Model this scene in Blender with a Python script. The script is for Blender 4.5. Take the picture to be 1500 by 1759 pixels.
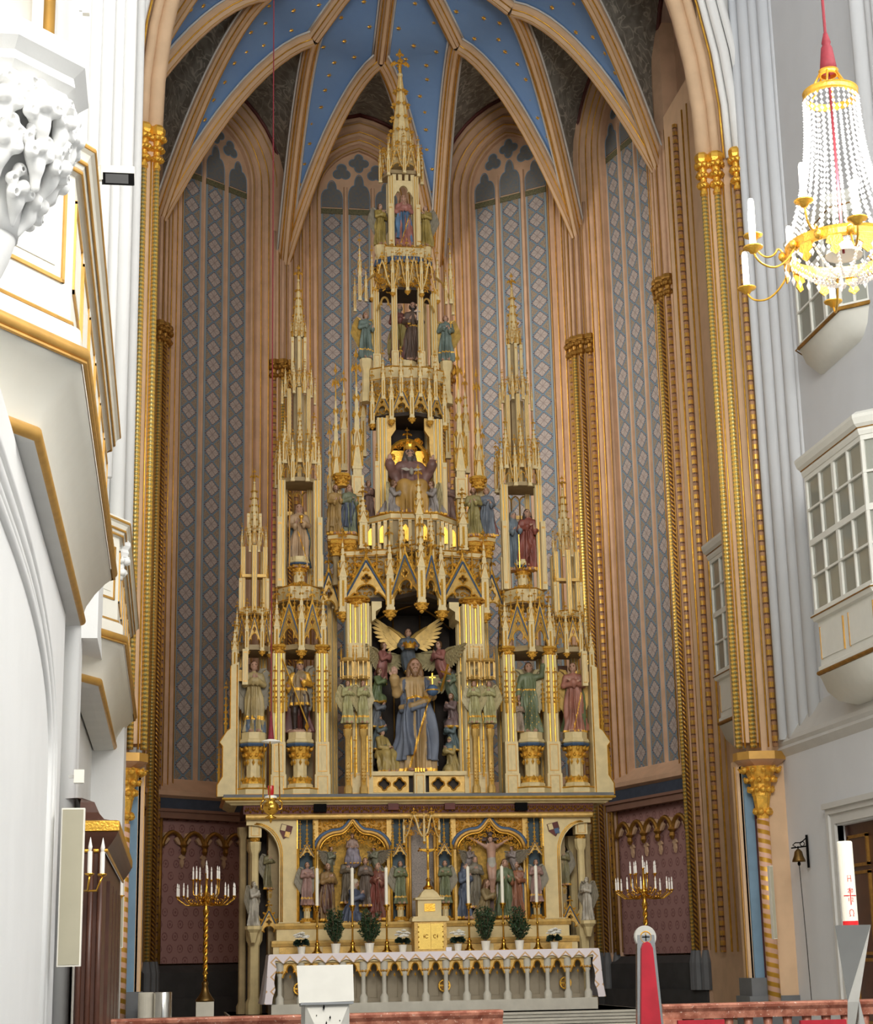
import bpy, math, random
import numpy as np
from mathutils import Matrix, Vector
from mathutils.geometry import tessellate_polygon

for o in list(bpy.data.objects):
    bpy.data.objects.remove(o)
SC = bpy.context.scene
COL = SC.collection
PI = math.pi
random.seed(7)

# ---------------------------------------------------------------- camera
# focal length and attitude found from the vanishing points of the photograph (1500 x 1759)
FPX, PCX, PCY = 2990.0, 750.0, 879.5
def _n(v):
    v = np.array(v, float); return v/np.linalg.norm(v)
_Y = _n((-464, 780, FPX)); _Z = _n((-246, -11180, FPX)); _Z = _n(_Z-_Y*(_Z@_Y)); _X = _n(np.cross(_Y, _Z))
if _X[0] < 0: _X = -_X
RCW = np.stack([_X, _Y, _Z], 1)            # camera(x right, y down, z forward) = RCW @ world
CAM = np.array([-4.79, 0.0, 1.65])
def ray(px, py): return RCW.T@np.array([px-PCX, py-PCY, FPX])
def atY(px, py, y):
    d = ray(px, py); return CAM+d*((y-CAM[1])/d[1])
def atX(px, py, x):
    d = ray(px, py); return CAM+d*((x-CAM[0])/d[0])
def atZ(px, py, z):
    d = ray(px, py); return CAM+d*((z-CAM[2])/d[2])
cd = bpy.data.cameras.new('camera'); cam = bpy.data.objects.new('camera', cd); COL.objects.link(cam)
cd.sensor_fit = 'HORIZONTAL'; cd.sensor_width = 36.0; cd.lens = 36.0*FPX/1500.0
cd.clip_start = 0.05; cd.clip_end = 300
mw = Matrix.Identity(4)
for i in range(3):
    mw[i][0] = RCW[0][i]; mw[i][1] = -RCW[1][i]; mw[i][2] = -RCW[2][i]; mw[i][3] = CAM[i]
cam.matrix_world = mw
SC.camera = cam

# ---------------------------------------------------------------- light
w = bpy.data.worlds.new('world'); SC.world = w; w.use_nodes = True
bg = w.node_tree.nodes['Background']
bg.inputs[0].default_value = (0.90, 0.95, 1.0, 1); bg.inputs[1].default_value = 0.52
def area(name, loc, target, sx, sy, power, col):
    l = bpy.data.lights.new(name, 'AREA'); l.shape = 'RECTANGLE'; l.size = sx; l.size_y = sy; l.energy = power; l.color = col
    o = bpy.data.objects.new(name, l); COL.objects.link(o); o.location = loc
    o.rotation_euler = (Vector(target)-Vector(loc)).to_track_quat('-Z', 'Y').to_euler()
    return o
# daylight: tall nave windows out of frame on both sides, and an added unseen light, narrowed to brighten the right of the apse
area('nave_window_light', (-5.6, 1.0, 13.5), (6.0, 31.0, 9.0), 12, 8, 5200, (1.0, 0.96, 0.89))
area('nave_window_light', (6.0, 12.0, 13.0), (-5.5, 19.0, 7.0), 13, 7, 1750, (1.0, 0.98, 0.94))
cw = area('choir_fill_light', (-6.1, 37.0, 13.5), (6.0, 41.0, 11.0), 3.0, 14, 430, (1.0, 0.95, 0.87)); cw.data.spread = math.radians(92)
SC.view_settings.view_transform = 'Standard'
SC.view_settings.look = 'None'
SC.view_settings.exposure = 0.22
SC.view_settings.gamma = 1.0
SC.view_settings.use_curve_mapping = False
SC.cycles.max_bounces = 8

# ---------------------------------------------------------------- materials
def lin(c):
    return tuple(((x/255.0)/12.92 if x/255.0 <= 0.04045 else ((x/255.0+0.055)/1.055)**2.4) for x in c)
MATS = {}
class NT:
    """tiny node-graph helper"""
    def __init__(s, name):
        s.m = bpy.data.materials.new(name); s.m.use_nodes = True
        s.t = s.m.node_tree; s.b = s.t.nodes['Principled BSDF']; MATS[name] = s.m
        s.tc = s.t.nodes.new('ShaderNodeTexCoord')
    def new(s, typ, **kw):
        n = s.t.nodes.new(typ)
        for k, v in kw.items(): setattr(n, k, v)
        return n
    def link(s, a, b): s.t.links.new(a, b)
    def setin(s, sock, v):
        if isinstance(v, (int, float)): sock.default_value = v
        elif isinstance(v, tuple): sock.default_value = v if len(v) == len(sock.default_value) else v+(1,)
        else: s.link(v, sock)
    def math(s, op, a, b=None, c=None, clamp=False):
        n = s.new('ShaderNodeMath', operation=op); n.use_clamp = clamp
        s.setin(n.inputs[0], a)
        if b is not None: s.setin(n.inputs[1], b)
        if c is not None: s.setin(n.inputs[2], c)
        return n.outputs[0]
    def mix(s, f, a, b):
        n = s.new('ShaderNodeMix', data_type='RGBA')
        s.setin(n.inputs[0], f); s.setin(n.inputs[6], a); s.setin(n.inputs[7], b)
        return n.outputs[2]
    def noise(s, scale, detail=3, co=None):
        n = s.new('ShaderNodeTexNoise'); n.inputs['Scale'].default_value = scale; n.inputs['Detail'].default_value = detail
        s.link(co if co else s.tc.outputs['Object'], n.inputs['Vector']); return n.outputs['Fac']
    def xyz(s, co=None):
        n = s.new('ShaderNodeSeparateXYZ'); s.link(co if co else s.tc.outputs['Object'], n.inputs[0]); return n.outputs
    def bump(s, h, strength=0.3, dist=0.02):
        n = s.new('ShaderNodeBump'); n.inputs['Strength'].default_value = strength; n.inputs['Distance'].default_value = dist
        s.link(h, n.inputs['Height']); s.link(n.outputs[0], s.b.inputs['Normal'])
    def step(s, v, t, soft=0.02):
        n = s.new('ShaderNodeMapRange'); n.interpolation_type = 'SMOOTHSTEP'
        s.setin(n.inputs[0], v); s.setin(n.inputs[1], t-soft); s.setin(n.inputs[2], t+soft); return n.outputs[0]
    def out(s, col=None, rough=None, metal=None):
        if col is not None: s.setin(s.b.inputs['Base Color'], col)
        if rough is not None: s.setin(s.b.inputs['Roughness'], rough)
        if metal is not None: s.setin(s.b.inputs['Metallic'], metal)
        return s.m
def M(name, rgb, rough=0.6, metal=0.0, var=0.12, scale=6.0, bump=0.0, bscale=30.0, rgb2=None, spec=None):
    t = NT(name); a = lin(rgb)
    b = lin(rgb2) if rgb2 else tuple(x*(1-var) for x in a)
    f = t.noise(scale, 4)
    t.out(t.mix(t.step(f, 0.5, 0.18), b, a), rough, metal)
    if bump: t.bump(t.noise(bscale, 3), bump, 0.02)
    if spec is not None: t.b.inputs['Specular IOR Level'].default_value = spec
    return t.m

# ---------------------------------------------------------------- mesh building
class MB:
    def __init__(s): s.v = []; s.f = []; s.m = []; s.n = 0
    def add(s, v, f, mi=0):
        v = np.asarray(v, float).reshape(-1, 3); s.v.append(v)
        for q in f: s.f.append(tuple(int(i)+s.n for i in q)); s.m.append(mi)
        s.n += len(v); return s
    def merge(s, o, mat=None, mi=None):
        v = o.verts()
        if mat is not None:
            mt = np.array(mat); v = v@mt[:3, :3].T+mt[:3, 3]
        s.v.append(v)
        for q, k in zip(o.f, o.m): s.f.append(tuple(i+s.n for i in q)); s.m.append(k if mi is None else mi)
        s.n += len(v); return s
    def verts(s): return np.concatenate(s.v) if s.v else np.zeros((0, 3))
    def box(s, x0, y0, z0, x1, y1, z1, mi=0):
        v = [(x0,y0,z0),(x1,y0,z0),(x1,y1,z0),(x0,y1,z0),(x0,y0,z1),(x1,y0,z1),(x1,y1,z1),(x0,y1,z1)]
        return s.add(v, [(0,3,2,1),(4,5,6,7),(0,1,5,4),(1,2,6,5),(2,3,7,6),(3,0,4,7)], mi)
    def lathe(s, prof, seg=12, c=(0,0,0), mi=0, ph=0.0, sx=1.0, sy=1.0):
        """prof = [(r, z)...] bottom to top about the z axis"""
        a = np.arange(seg)*2*PI/seg+ph
        v = []
        for r, z in prof:
            v.append(np.stack([c[0]+sx*r*np.cos(a), c[1]+sy*r*np.sin(a), np.full(seg, c[2]+z)], 1))
        v = np.concatenate(v); f = []
        for k in range(len(prof)-1):
            for i in range(seg):
                j = (i+1) % seg; f.append((k*seg+i, k*seg+j, (k+1)*seg+j, (k+1)*seg+i))
        if prof[0][0] > 1e-4: f.append(tuple(range(seg))[::-1])
        if prof[-1][0] > 1e-4: f.append(tuple((len(prof)-1)*seg+i for i in range(seg)))
        return s.add(v, f, mi)
    def tube(s, pts, r, seg=6, mi=0, closed=False, ph=0.0, flat=1.0, up=(0,0,1)):
        p = np.asarray(pts, float); n = len(p)
        rr = np.broadcast_to(np.asarray(r, float), (n,))
        if closed: t = np.roll(p, -1, 0)-np.roll(p, 1, 0)
        else:
            t = np.gradient(p, axis=0)
        t /= np.maximum(np.linalg.norm(t, axis=1, keepdims=True), 1e-9)
        u = np.array(up, float)
        if abs(t[0]@u) > 0.95: u = np.array((1.0, 0.0, 0.0)) if abs(t[0][0]) < 0.9 else np.array((0, 1.0, 0))
        v = []; a = np.arange(seg)*2*PI/seg+ph
        for k in range(n):
            b = np.cross(t[k], u); bl = np.linalg.norm(b)
            if bl < 1e-6: b = np.array((1.0, 0, 0)); bl = 1
            b /= bl; c = np.cross(b, t[k]); u = c
            v.append(p[k]+rr[k]*(np.outer(np.cos(a), b)+flat*np.outer(np.sin(a), c)))
        v = np.concatenate(v); f = []
        m = n if closed else n-1
        for k in range(m):
            k2 = (k+1) % n
            for i in range(seg):
                j = (i+1) % seg; f.append((k*seg+i, k*seg+j, k2*seg+j, k2*seg+i))
        if not closed:
            f.append(tuple(range(seg))[::-1]); f.append(tuple((n-1)*seg+i for i in range(seg)))
        return s.add(v, f, mi)
    def sweep(s, prof, frames, mi=0, closed=False, cap=False):
        """prof = 2D points; frames = list of (origin, ex, ey)"""
        pr = np.asarray(prof, float); m = len(pr); v = []
        for o, ex, ey in frames:
            v.append(np.asarray(o)+np.outer(pr[:, 0], ex)+np.outer(pr[:, 1], ey))
        f = []
        n = len(frames)
        for k in range(n-1):
            for i in range(m if closed else m-1):
                j = (i+1) % m; f.append((k*m+i, k*m+j, (k+1)*m+j, (k+1)*m+i))
        if cap and closed: f.append(tuple(range(m))[::-1]); f.append(tuple((n-1)*m+i for i in range(m)))
        return s.add(np.concatenate(v), f, mi)
    def plate(s, outer, holes=(), t=0.02, mi=0, y0=0.0, org=(0,0,0), ex=(1,0,0), ez=(0,0,1), ey=(0,1,0)):
        """flat plate in the x-z plane (thickness along +y) with holes"""
        loops = [list(outer)]+[list(h) for h in holes]
        tri = tessellate_polygon([[Vector((a, b, 0)) for a, b in l] for l in loops])
        flat = np.array([p for l in loops for p in l], float); n = len(flat)
        o = np.asarray(org, float); ex = np.asarray(ex, float); ez = np.asarray(ez, float); ey = np.asarray(ey, float)
        base = o+np.outer(flat[:, 0], ex)+np.outer(flat[:, 1], ez)+ey*y0
        v = np.concatenate([base, base+ey*t]); f = []
        for a, b, c in tri:
            f.append((a, b, c)); f.append((c+n, b+n, a+n))
        k = 0
        for l in loops:
            m = len(l)
            for i in range(m):
                j = (i+1) % m; f.append((k+i, k+j, k+j+n, k+i+n))
            k += m
        return s.add(v, f, mi)
    def grid(s, pts, mi=0):
        p = np.asarray(pts, float); a, b = p.shape[:2]
        f = [(i*b+j, i*b+j+1, (i+1)*b+j+1, (i+1)*b+j) for i in range(a-1) for j in range(b-1)]
        return s.add(p.reshape(-1, 3), f, mi)
    def blob(s, c, r, mi=0, n=1):
        """rough ellipsoid (octahedron, once subdivided when n=1)"""
        v = _OCT[n][0]*np.asarray(r, float)+np.asarray(c, float)
        return s.add(v, _OCT[n][1], mi)
    def mesh(s, name):
        me = bpy.data.meshes.new(name)
        me.from_pydata(s.verts().tolist(), [], s.f)
        return me
def _oct():
    v = np.array([(1,0,0),(-1,0,0),(0,1,0),(0,-1,0),(0,0,1),(0,0,-1)], float)
    f = [(0,2,4),(2,1,4),(1,3,4),(3,0,4),(2,0,5),(1,2,5),(3,1,5),(0,3,5)]
    out = [(v, f)]
    for _ in range(2):
        vv = list(map(tuple, v)); ff = []; mid = {}
        def mp(a, b):
            k = (min(a, b), max(a, b))
            if k not in mid:
                m = np.array(vv[a])+np.array(vv[b]); m /= np.linalg.norm(m); vv.append(tuple(m)); mid[k] = len(vv)-1
            return mid[k]
        for a, b, c in f:
            d, e, g = mp(a, b), mp(b, c), mp(c, a)
            ff += [(a, d, g), (d, b, e), (g, e, c), (d, e, g)]
        v = np.array(vv); f = ff; out.append((v, f))
    return out
_OCT = _oct()

def link(name, data, parent=None, loc=None):
    o = bpy.data.objects.new(name, data); COL.objects.link(o)
    if parent is not None: o.parent = parent
    if loc is not None: o.location = loc
    return o
def obj(name, mb, mats, parent=None, loc=None, smooth=False, auto=None):
    me = mb.mesh(name) if isinstance(mb, MB) else mb
    if isinstance(mb, MB):
        ml = mats if isinstance(mats, (list, tuple)) else [mats]
        for m in ml: me.materials.append(MATS[m] if isinstance(m, str) else m)
        if len(ml) > 1: me.polygons.foreach_set('material_index', mb.m)
        if smooth: me.polygons.foreach_set('use_smooth', [True]*len(me.polygons))
        if auto is not None:
            me.polygons.foreach_set('use_smooth', [True]*len(me.polygons)); me.set_sharp_from_angle(angle=math.radians(auto))
    return link(name, me, parent, loc)
def tag(o, label=None, cat=None, group=None, kind=None):
    if label: o['label'] = label
    if cat: o['category'] = cat
    if group: o['group'] = group
    if kind: o['kind'] = kind
    return o
def thing(name, label, cat, loc=(0,0,0), rz=0.0, group=None):
    o = link(name, None, None, loc); o.rotation_euler = (0, 0, rz)
    o.empty_display_size = 0.2
    return tag(o, label, cat, group)
def struct(name, mb, mats, **kw):
    return tag(obj(name, mb, mats, **kw), kind='structure')
def copy_tree(o, parent=None):
    c = o.copy(); COL.objects.link(c); c.parent = parent
    for ch in o.children: copy_tree(ch, c)
    return c
def arch_pts(w, zs, c, n=10, half=None):
    """pointed arch outline points from (-w,zs) over the apex to (w,zs); arcs centred (+-c, zs)"""
    R = w+c; ta = math.acos(c/R) if R > 0 else 0
    left = [(c-R*math.cos(t), zs+R*math.sin(t)) for t in np.linspace(0, ta, n)]
    right = [(-x, z) for x, z in left[::-1]][1:]
    return left+right
def circ(cx, cz, r, n=12, ph=0.0): return [(cx+r*math.cos(ph+2*PI*i/n), cz+r*math.sin(ph+2*PI*i/n)) for i in range(n)]
def foil(cx, cz, r, k=4, n=24, ph=0.0, d=0.42):
    """k-foil outline (lobed rosette)"""
    out = []
    for i in range(n):
        a = 2*PI*i/n+ph
        out.append((cx+r*(1-d+d*abs(math.cos(k*(a-ph)/2)))*math.cos(a), cz+r*(1-d+d*abs(math.cos(k*(a-ph)/2)))*math.sin(a)))
    return out
# ---------------------------------------------------------------- the place's materials
M('pink', (210,172,140), 0.75, var=0.14, scale=2.5, bump=0.15, bscale=60)
M('pink_light', (216,182,146), 0.7, var=0.10, scale=2.5)
M('pink_dark', (142,106,88), 0.75, var=0.12, scale=2.5)
M('plaster_dim', (214,217,221), 0.8, var=0.035, scale=1.3, bump=0.05, bscale=40)  # plaster toned down for the right wall, its weaker light put into the colour
M('plaster', (236,236,234), 0.8, var=0.035, scale=1.3, bump=0.06, bscale=40)
M('plaster_warm', (238,234,222), 0.7, var=0.03, scale=1.3)
M('plaster_grey', (205,204,200), 0.8, var=0.05, scale=2)  # slightly greyer plaster for ledges, soffits, borders and frames
M('gold', (246,190,76), 0.30, 0.75, var=0.22, scale=9, bump=0.25, bscale=45)
M('gold_leaf', (246,190,76), 0.36, 0.55, var=0.30, scale=12, bump=0.5, bscale=70)
M('gold_paint', (206,158,78), 0.45, 0.35, var=0.15, scale=6)
M('gold_dull', (176,130,58), 0.45, 0.7, var=0.3, scale=10, bump=0.4, bscale=60)
M('brass', (222,170,70), 0.2, 1.0, var=0.15, scale=14)
M('bronze_dark', (120,92,50), 0.35, 0.9, var=0.3, scale=12)
M('cream', (224,203,150), 0.55, var=0.14, scale=5, bump=0.1, bscale=50)
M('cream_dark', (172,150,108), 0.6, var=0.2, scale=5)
M('cream_gold', (216,176,98), 0.42, 0.35, var=0.25, scale=9, bump=0.3, bscale=60)
M('blue_line', (70,96,128), 0.55, var=0.2, scale=8)
M('blue_strip', (120,150,172), 0.7, var=0.12, scale=3)
M('dark_red', (96,40,32), 0.6, var=0.25, scale=8)
M('grey_stone', (108,110,112), 0.7, var=0.15, scale=3, bump=0.1)
M('grey_dark', (66,66,66), 0.75, var=0.2, scale=4)
M('pale_stone', (206,200,184), 0.7, var=0.12, scale=4, bump=0.1)
M('black', (10,9,9), 0.8, var=0.2, spec=0.1)
M('dark_band', (62,72,88), 0.7, var=0.2)
M('brown_wood', (86,52,38), 0.35, var=0.25, scale=4)
M('niche_shadow', (52,40,30), 0.7, var=0.3, scale=6)  # near-black brown paints in the shadow inside niches and under canopies
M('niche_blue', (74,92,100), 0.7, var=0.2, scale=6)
M('green_band', (112,108,76), 0.7, var=0.5, scale=30)
M('head_blue', (98,108,116), 0.75, var=0.3, scale=14, rgb2=(120,112,100))

def vault_blue():
    t = NT('vault_blue'); f = t.noise(0.8, 4)
    t.out(t.mix(f, lin((104,140,192)), lin((128,164,208))), 0.75)
    t.bump(t.noise(60, 2), 0.1)
vault_blue()
def ornament(name, base, light, scale=1.6, dark=None):
    t = NT(name)
    n = t.new('ShaderNodeTexNoise'); n.inputs['Scale'].default_value = scale; n.inputs['Detail'].default_value = 1.5; n.inputs['Distortion'].default_value = 2.2
    t.link(t.tc.outputs['Object'], n.inputs['Vector'])
    d = t.math('ABSOLUTE', t.math('SUBTRACT', n.outputs['Fac'], 0.5))
    a = t.math('SUBTRACT', 1.0, t.step(d, 0.022, 0.015))
    n2 = t.noise(scale*2.2, 2)
    col = t.mix(t.step(n2, 0.5, 0.1), lin(base), lin(dark or tuple(int(x*0.85) for x in base)))
    t.out(t.mix(t.math('MULTIPLY', a, 0.8), col, lin(light)), 0.75)
ornament('spandrel_grey', (150,150,142), (196,194,184))
def diaper():
    """painted strip: ogee lattice with flowered medallions; object x across, z up"""
    t = NT('diaper'); X, Y, Z = t.xyz()[:3]
    u = t.math('ABSOLUTE', t.math('DIVIDE', X, 0.225))
    v = t.math('ABSOLUTE', t.math('SUBTRACT', t.math('MULTIPLY', t.math('FRACT', t.math('DIVIDE', Z, 0.46)), 2.0), 1.0))
    d = t.math('ADD', t.math('MULTIPLY', u, 0.86), v)
    # ogee wobble
    wob = t.math('MULTIPLY', t.math('SINE', t.math('MULTIPLY', t.math('SUBTRACT', u, v), 3.14)), 0.0)
    sc = t.math('MULTIPLY', t.math('MULTIPLY', t.math('SINE', t.math('MULTIPLY', u, 15.0)), t.math('SINE', t.math('MULTIPLY', v, 15.0))), 0.16)
    dm = t.math('ADD', d, sc)
    ground = lin((118,128,136)); lattice = lin((112,144,162)); maroon = lin((84,50,52)); pale = lin((172,160,152)); tan = lin((164,142,112))
    nz = t.noise(60, 2)
    corner = t.mix(t.step(nz, 0.5, 0.05), tan, lin((116,112,108)))
    col = t.mix(t.step(d, 1.17, 0.02), ground, corner)
    for lo, hi, c_ in ((1.0, 1.06, lattice), (1.12, 1.18, lattice), (1.06, 1.12, lin((92,104,116)))):
        col = t.mix(t.math('SUBTRACT', t.step(d, lo, 0.015), t.step(d, hi, 0.015)), col, c_)
    med = t.math('SUBTRACT', 1.0, t.step(dm, 0.97, 0.02)); col = t.mix(med, col, maroon)
    pal = t.math('SUBTRACT', 1.0, t.step(dm, 0.82, 0.02)); col = t.mix(pal, col, pale)
    cross = t.math('MULTIPLY', pal, t.math('SUBTRACT', 1.0, t.step(t.math('ABSOLUTE', t.math('SUBTRACT', u, v)), 0.07, 0.03)))
    col = t.mix(t.math('MULTIPLY', cross, 0.45), col, lin((96,76,74)))
    axis = t.math('MULTIPLY', pal, t.math('SUBTRACT', 1.0, t.step(t.math('MINIMUM', u, v), 0.05, 0.02)))
    col = t.mix(t.math('MULTIPLY', axis, 0.45), col, lin((132,122,118)))
    # edge bars of the strip
    e = t.step(t.math('ABSOLUTE', X), 0.245, 0.004); col = t.mix(e, col, lin((138,152,158)))
    e2 = t.math('SUBTRACT', t.step(t.math('ABSOLUTE', X), 0.238, 0.003), t.step(t.math('ABSOLUTE', X), 0.248, 0.003)); col = t.mix(e2, col, lin((84,100,114)))
    t.out(col, 0.75)
diaper()
def plum():
    t = NT('plum'); X, Y, Z = t.xyz()[:3]
    r = t.math('FLOOR', t.math('DIVIDE', Z, 0.27))
    off = t.math('MULTIPLY', t.math('FRACT', t.math('MULTIPLY', r, 0.5)), 1.0)
    u = t.math('SUBTRACT', t.math('FRACT', t.math('ADD', t.math('DIVIDE', X, 0.30), off)), 0.5)
    v = t.math('SUBTRACT', t.math('FRACT', t.math('DIVIDE', Z, 0.27)), 0.5)
    d = t.math('SQRT', t.math('ADD', t.math('MULTIPLY', u, t.math('MULTIPLY', u, 1.6)), t.math('MULTIPLY', v, v)))
    ring = t.math('SUBTRACT', t.step(d, 0.24, 0.03), t.step(d, 0.36, 0.03))
    dot = t.math('SUBTRACT', 1.0, t.step(d, 0.12, 0.04))
    a = t.math('ADD', ring, dot, clamp=True)
    nz = t.noise(18, 2)
    t.out(t.mix(t.math('MULTIPLY', a, t.step(nz, 0.4, 0.15)), lin((172,132,126)), lin((136,94,92))), 0.8)
plum()
def shaft_mat(name, kind):
    """turned patterns of the painted wall shafts, about each shaft's own axis"""
    t = NT(name); X, Y, Z = t.xyz()[:3]
    ang = t.math('ARCTAN2', Y, X)
    if kind == 'rope':          # gold and grey-green diapered twist
        p = t.math('MULTIPLY', t.math('SINE', t.math('ADD', t.math('MULTIPLY', Z, 40.0), t.math('MULTIPLY', ang, 2.0))), t.math('SINE', t.math('SUBTRACT', t.math('MULTIPLY', Z, 40.0), t.math('MULTIPLY', ang, 2.0))))
        f = t.step(p, 0.05, 0.25); a, b = lin((252,204,96)), lin((184,172,116)); ma = 0.75
    elif kind == 'dentil':      # gold squares on tan, with a dark shadow painted under each
        p = t.math('FRACT', t.math('MULTIPLY', Z, 5.2)); q = t.math('FRACT', t.math('MULTIPLY', ang, 1.6))
        f = t.math('MULTIPLY', t.step(p, 0.52, 0.04), t.step(q, 0.2, 0.05)); sq_shadow = t.math('MULTIPLY', t.math('SUBTRACT', t.step(p, 0.34, 0.04), t.step(p, 0.50, 0.04)), t.step(q, 0.2, 0.05)); a, b = lin((176,132,96)), lin((240,190,84)); ma = 0.0
    elif kind == 'spiral':      # broad pink, gold and blue bands
        p = t.math('FRACT', t.math('ADD', t.math('MULTIPLY', Z, 6.2), t.math('DIVIDE', ang, 2*PI)))
        f = t.step(p, 0.52, 0.03); a, b = lin((222,176,150)), lin((226,172,70)); ma = 0.0
    elif kind == 'braid':
        p = t.math('SINE', t.math('ADD', t.math('MULTIPLY', Z, 62.0), t.math('MULTIPLY', ang, 3.0)))
        f = t.step(p, 0.1, 0.3); a, b = lin((110,72,42)), lin((214,160,68)); ma = 0.2
    cc = t.mix(f, a, b)
    if kind == 'dentil': cc = t.mix(sq_shadow, cc, lin((84,50,34)))
    t.out(cc, 0.4, 0.0)
    t.setin(t.b.inputs['Metallic'], t.math('ADD', ma*0.7, t.math('MULTIPLY', f, (0.7-ma*0.7))))
    t.bump(p, 0.4, 0.02)
for k in ('rope', 'dentil', 'spiral', 'braid'): shaft_mat('shaft_'+k, k)
def marble():
    t = NT('red_marble'); n = t.noise(9, 6); n2 = t.noise(38, 3)
    c = t.mix(t.step(n, 0.5, 0.15), lin((150,86,66)), lin((196,132,108)))
    c = t.mix(t.step(n2, 0.68, 0.05), c, lin((232,206,190)))
    t.out(c, 0.35)
marble()
# ---------------------------------------------------------------- the apse and choir
CR = [(2.05, 43.0), (5.32, 40.45), (6.39, 36.44), (6.5, 30.6)]
CORN = [(-x, y) for x, y in CR[::-1]]+CR                 # left to right
SPR, ZS, AC = 19.6, 21.6, 0.40
SILL, ZCAP = 5.55, 16.6
def moulding_path(w, r, y, sill=SILL, zs=ZS, c=AC, n=9):
    ww = w+r; R = ww+c; ta = math.acos(c/R)
    left = [(-ww, y, sill), (-ww, y, (sill+zs)/2), (-ww, y, zs)]+[(c-R*math.cos(t), y, zs+R*math.sin(t)) for t in np.linspace(0, ta, n)[1:]]
    right = [(-a, b, d) for a, b, d in left[::-1]][1:]
    return left+right
WPROF = [(0,.36),(0,.24),(.05,.19),(.11,.21),(.15,.24),(.17,.17),(.24,.13),(.31,.15),(.34,.18),(.37,.11),(.45,.07),(.53,.09),(.56,.12),(.60,.04),(.68,.0),(.76,.02),(.8,.06),(.84,.02),(.95,.02)]
def trefoil_head(w, z0, z1, n=7):
    """outline of a strip's trefoil head: stepped cusped arch"""
    h = z1-z0; pts = [(-w, z0)]
    for t in np.linspace(0, 1, n): pts.append((-w+w*0.52*(1-math.cos(t*PI/2)), z0+h*0.34+h*0.34*math.sin(t*PI/2)))
    for t in np.linspace(0, 1, n): pts.append((-w*0.42*math.cos(t*PI/2)*(1 if t > .0 else 1.0), z0+h*0.70+h*0.30*math.sin(t*PI/2)))
    return pts+[(-x, z) for x, z in pts[::-1]][1:]
def apse_wall(name, p0, p1, window=True, top=25.2):
    p0 = np.array(p0); p1 = np.array(p1); d = p1-p0; L = np.linalg.norm(d); m = (p0+p1)/2
    rz = math.atan2(d[1], d[0])
    mb = MB(); mb.box(-L/2-.35, .36, 0.3, L/2+.35, .7, top)
    W = struct(name, mb, 'pink', loc=(m[0], m[1], 0)); W.rotation_euler = (0, 0, rz)
    if not window: return W, L
    wi = min(L/2-0.93, 1.16)
    k = (L/2-wi)/0.95
    mb = MB(); mb.grid([moulding_path(wi, r*k, y) for r, y in WPROF]); obj('window_moulding', mb, 'pink', W, auto=40)
    for r, y in ((.03, .175), (.24, .11), (.45, .05), (.68, -.02)):
        g = MB(); g.tube(moulding_path(wi, r*k, y), 0.017, 4); obj('gilded_line', g, 'gold_paint' if r > .5 or r < .1 else 'gold', W, smooth=True)
    wk = wi/1.12; hw = 0.29*wk; pitch = 0.74*wk
    for i in (-1, 0, 1):
        g = MB(); g.box(-hw, -.02, SILL+.12, hw, 0, 21.2); o = obj('painted_panel', g, 'diaper', W, (i*pitch, .36, 0)); 
        g = MB(); g.box(-hw-.005, -.03, 21.2, hw+.005, 0, 21.36); obj('painted_band', g, 'green_band', W, (i*pitch, .36, 0))
        zt = 22.35 if i == 0 else 22.15
        g = MB(); g.plate(trefoil_head(hw*.94, 21.40, zt), t=.02); obj('painted_head', g, 'head_blue', W, (i*pitch, .335, 0))
        fr = trefoil_head(hw, 21.36, zt+.03)
        g = MB(); g.tube([(x, 0, z) for x, z in fr], .012, 4); obj('head_outline', g, 'blue_strip', W, (i*pitch, .335, 0))
    for x, z, r, kf in ((0, 22.72, .26, 4), (-.47*wk, 22.43, .24, 3), (.47*wk, 22.43, .24, 3)):
        g = MB(); g.plate(foil(x, z, r, kf, 36, PI/2), t=.02); o = obj('painted_foil', g, 'head_blue', W, (0, .335, 0))
        g = MB(); g.tube([(a, 0, b) for a, b in foil(x, z, r*1.04, kf, 36, PI/2)], .012, 4, closed=True); obj('head_outline', g, 'blue_strip', W, (0, .335, 0))
    for s in (-1, 1):        # mullions stand a little proud of the painted strips
        g = MB(); g.sweep([(-.055*wk, 0), (-.03, -.06), (.03, -.06), (.055*wk, 0)], [((s*pitch/2, .36, SILL), (1,0,0), (0,1,0)), ((s*pitch/2, .36, 22.0), (1,0,0), (0,1,0))]); obj('mullion', g, 'pink', W)
    # sill and lower zone
    g = MB(); xs = L/2-.12
    g.sweep([(.36, SILL+.35), (-.10, SILL), (-.10, SILL-.10), (.0, SILL-.16)], [((-xs, 0, 0), (0,1,0), (0,0,1)), ((xs, 0, 0), (0,1,0), (0,0,1))]); obj('window_sill', g, 'pink', W)
    g = MB(); g.box(-xs, -.02, SILL-.40, xs, .1, SILL-.16); obj('sill_band', g, 'dark_band', W)
    g = MB(); g.box(-xs, -.06, SILL-.62, xs, .1, SILL-.40); g.box(-xs, -.1, SILL-.47, xs, .1, SILL-.43); obj('frame_rail', g, 'pink_dark', W)
    for s in (-1, 1):
        g = MB(); g.box(s*xs-.14, -.05, 1.7, s*xs+.14, .3, SILL-.16); obj('frame_stile', g, 'blue_strip', W)
        for q in (.17, .32):
            g = MB(); g.tube([(s*(xs-q), -.0, 1.7), (s*(xs-q), -.0, SILL-.62)], .045, 6); obj('gilded_line', g, 'gold_dull', W, smooth=True)
    g = MB(); g.box(-xs, .16, 1.7, xs, .3, SILL-.5); obj('damask_panel', g, 'plum', W)
    na = 5; aw = (2*xs-.8)/na                                # cusped blind arcade
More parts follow.
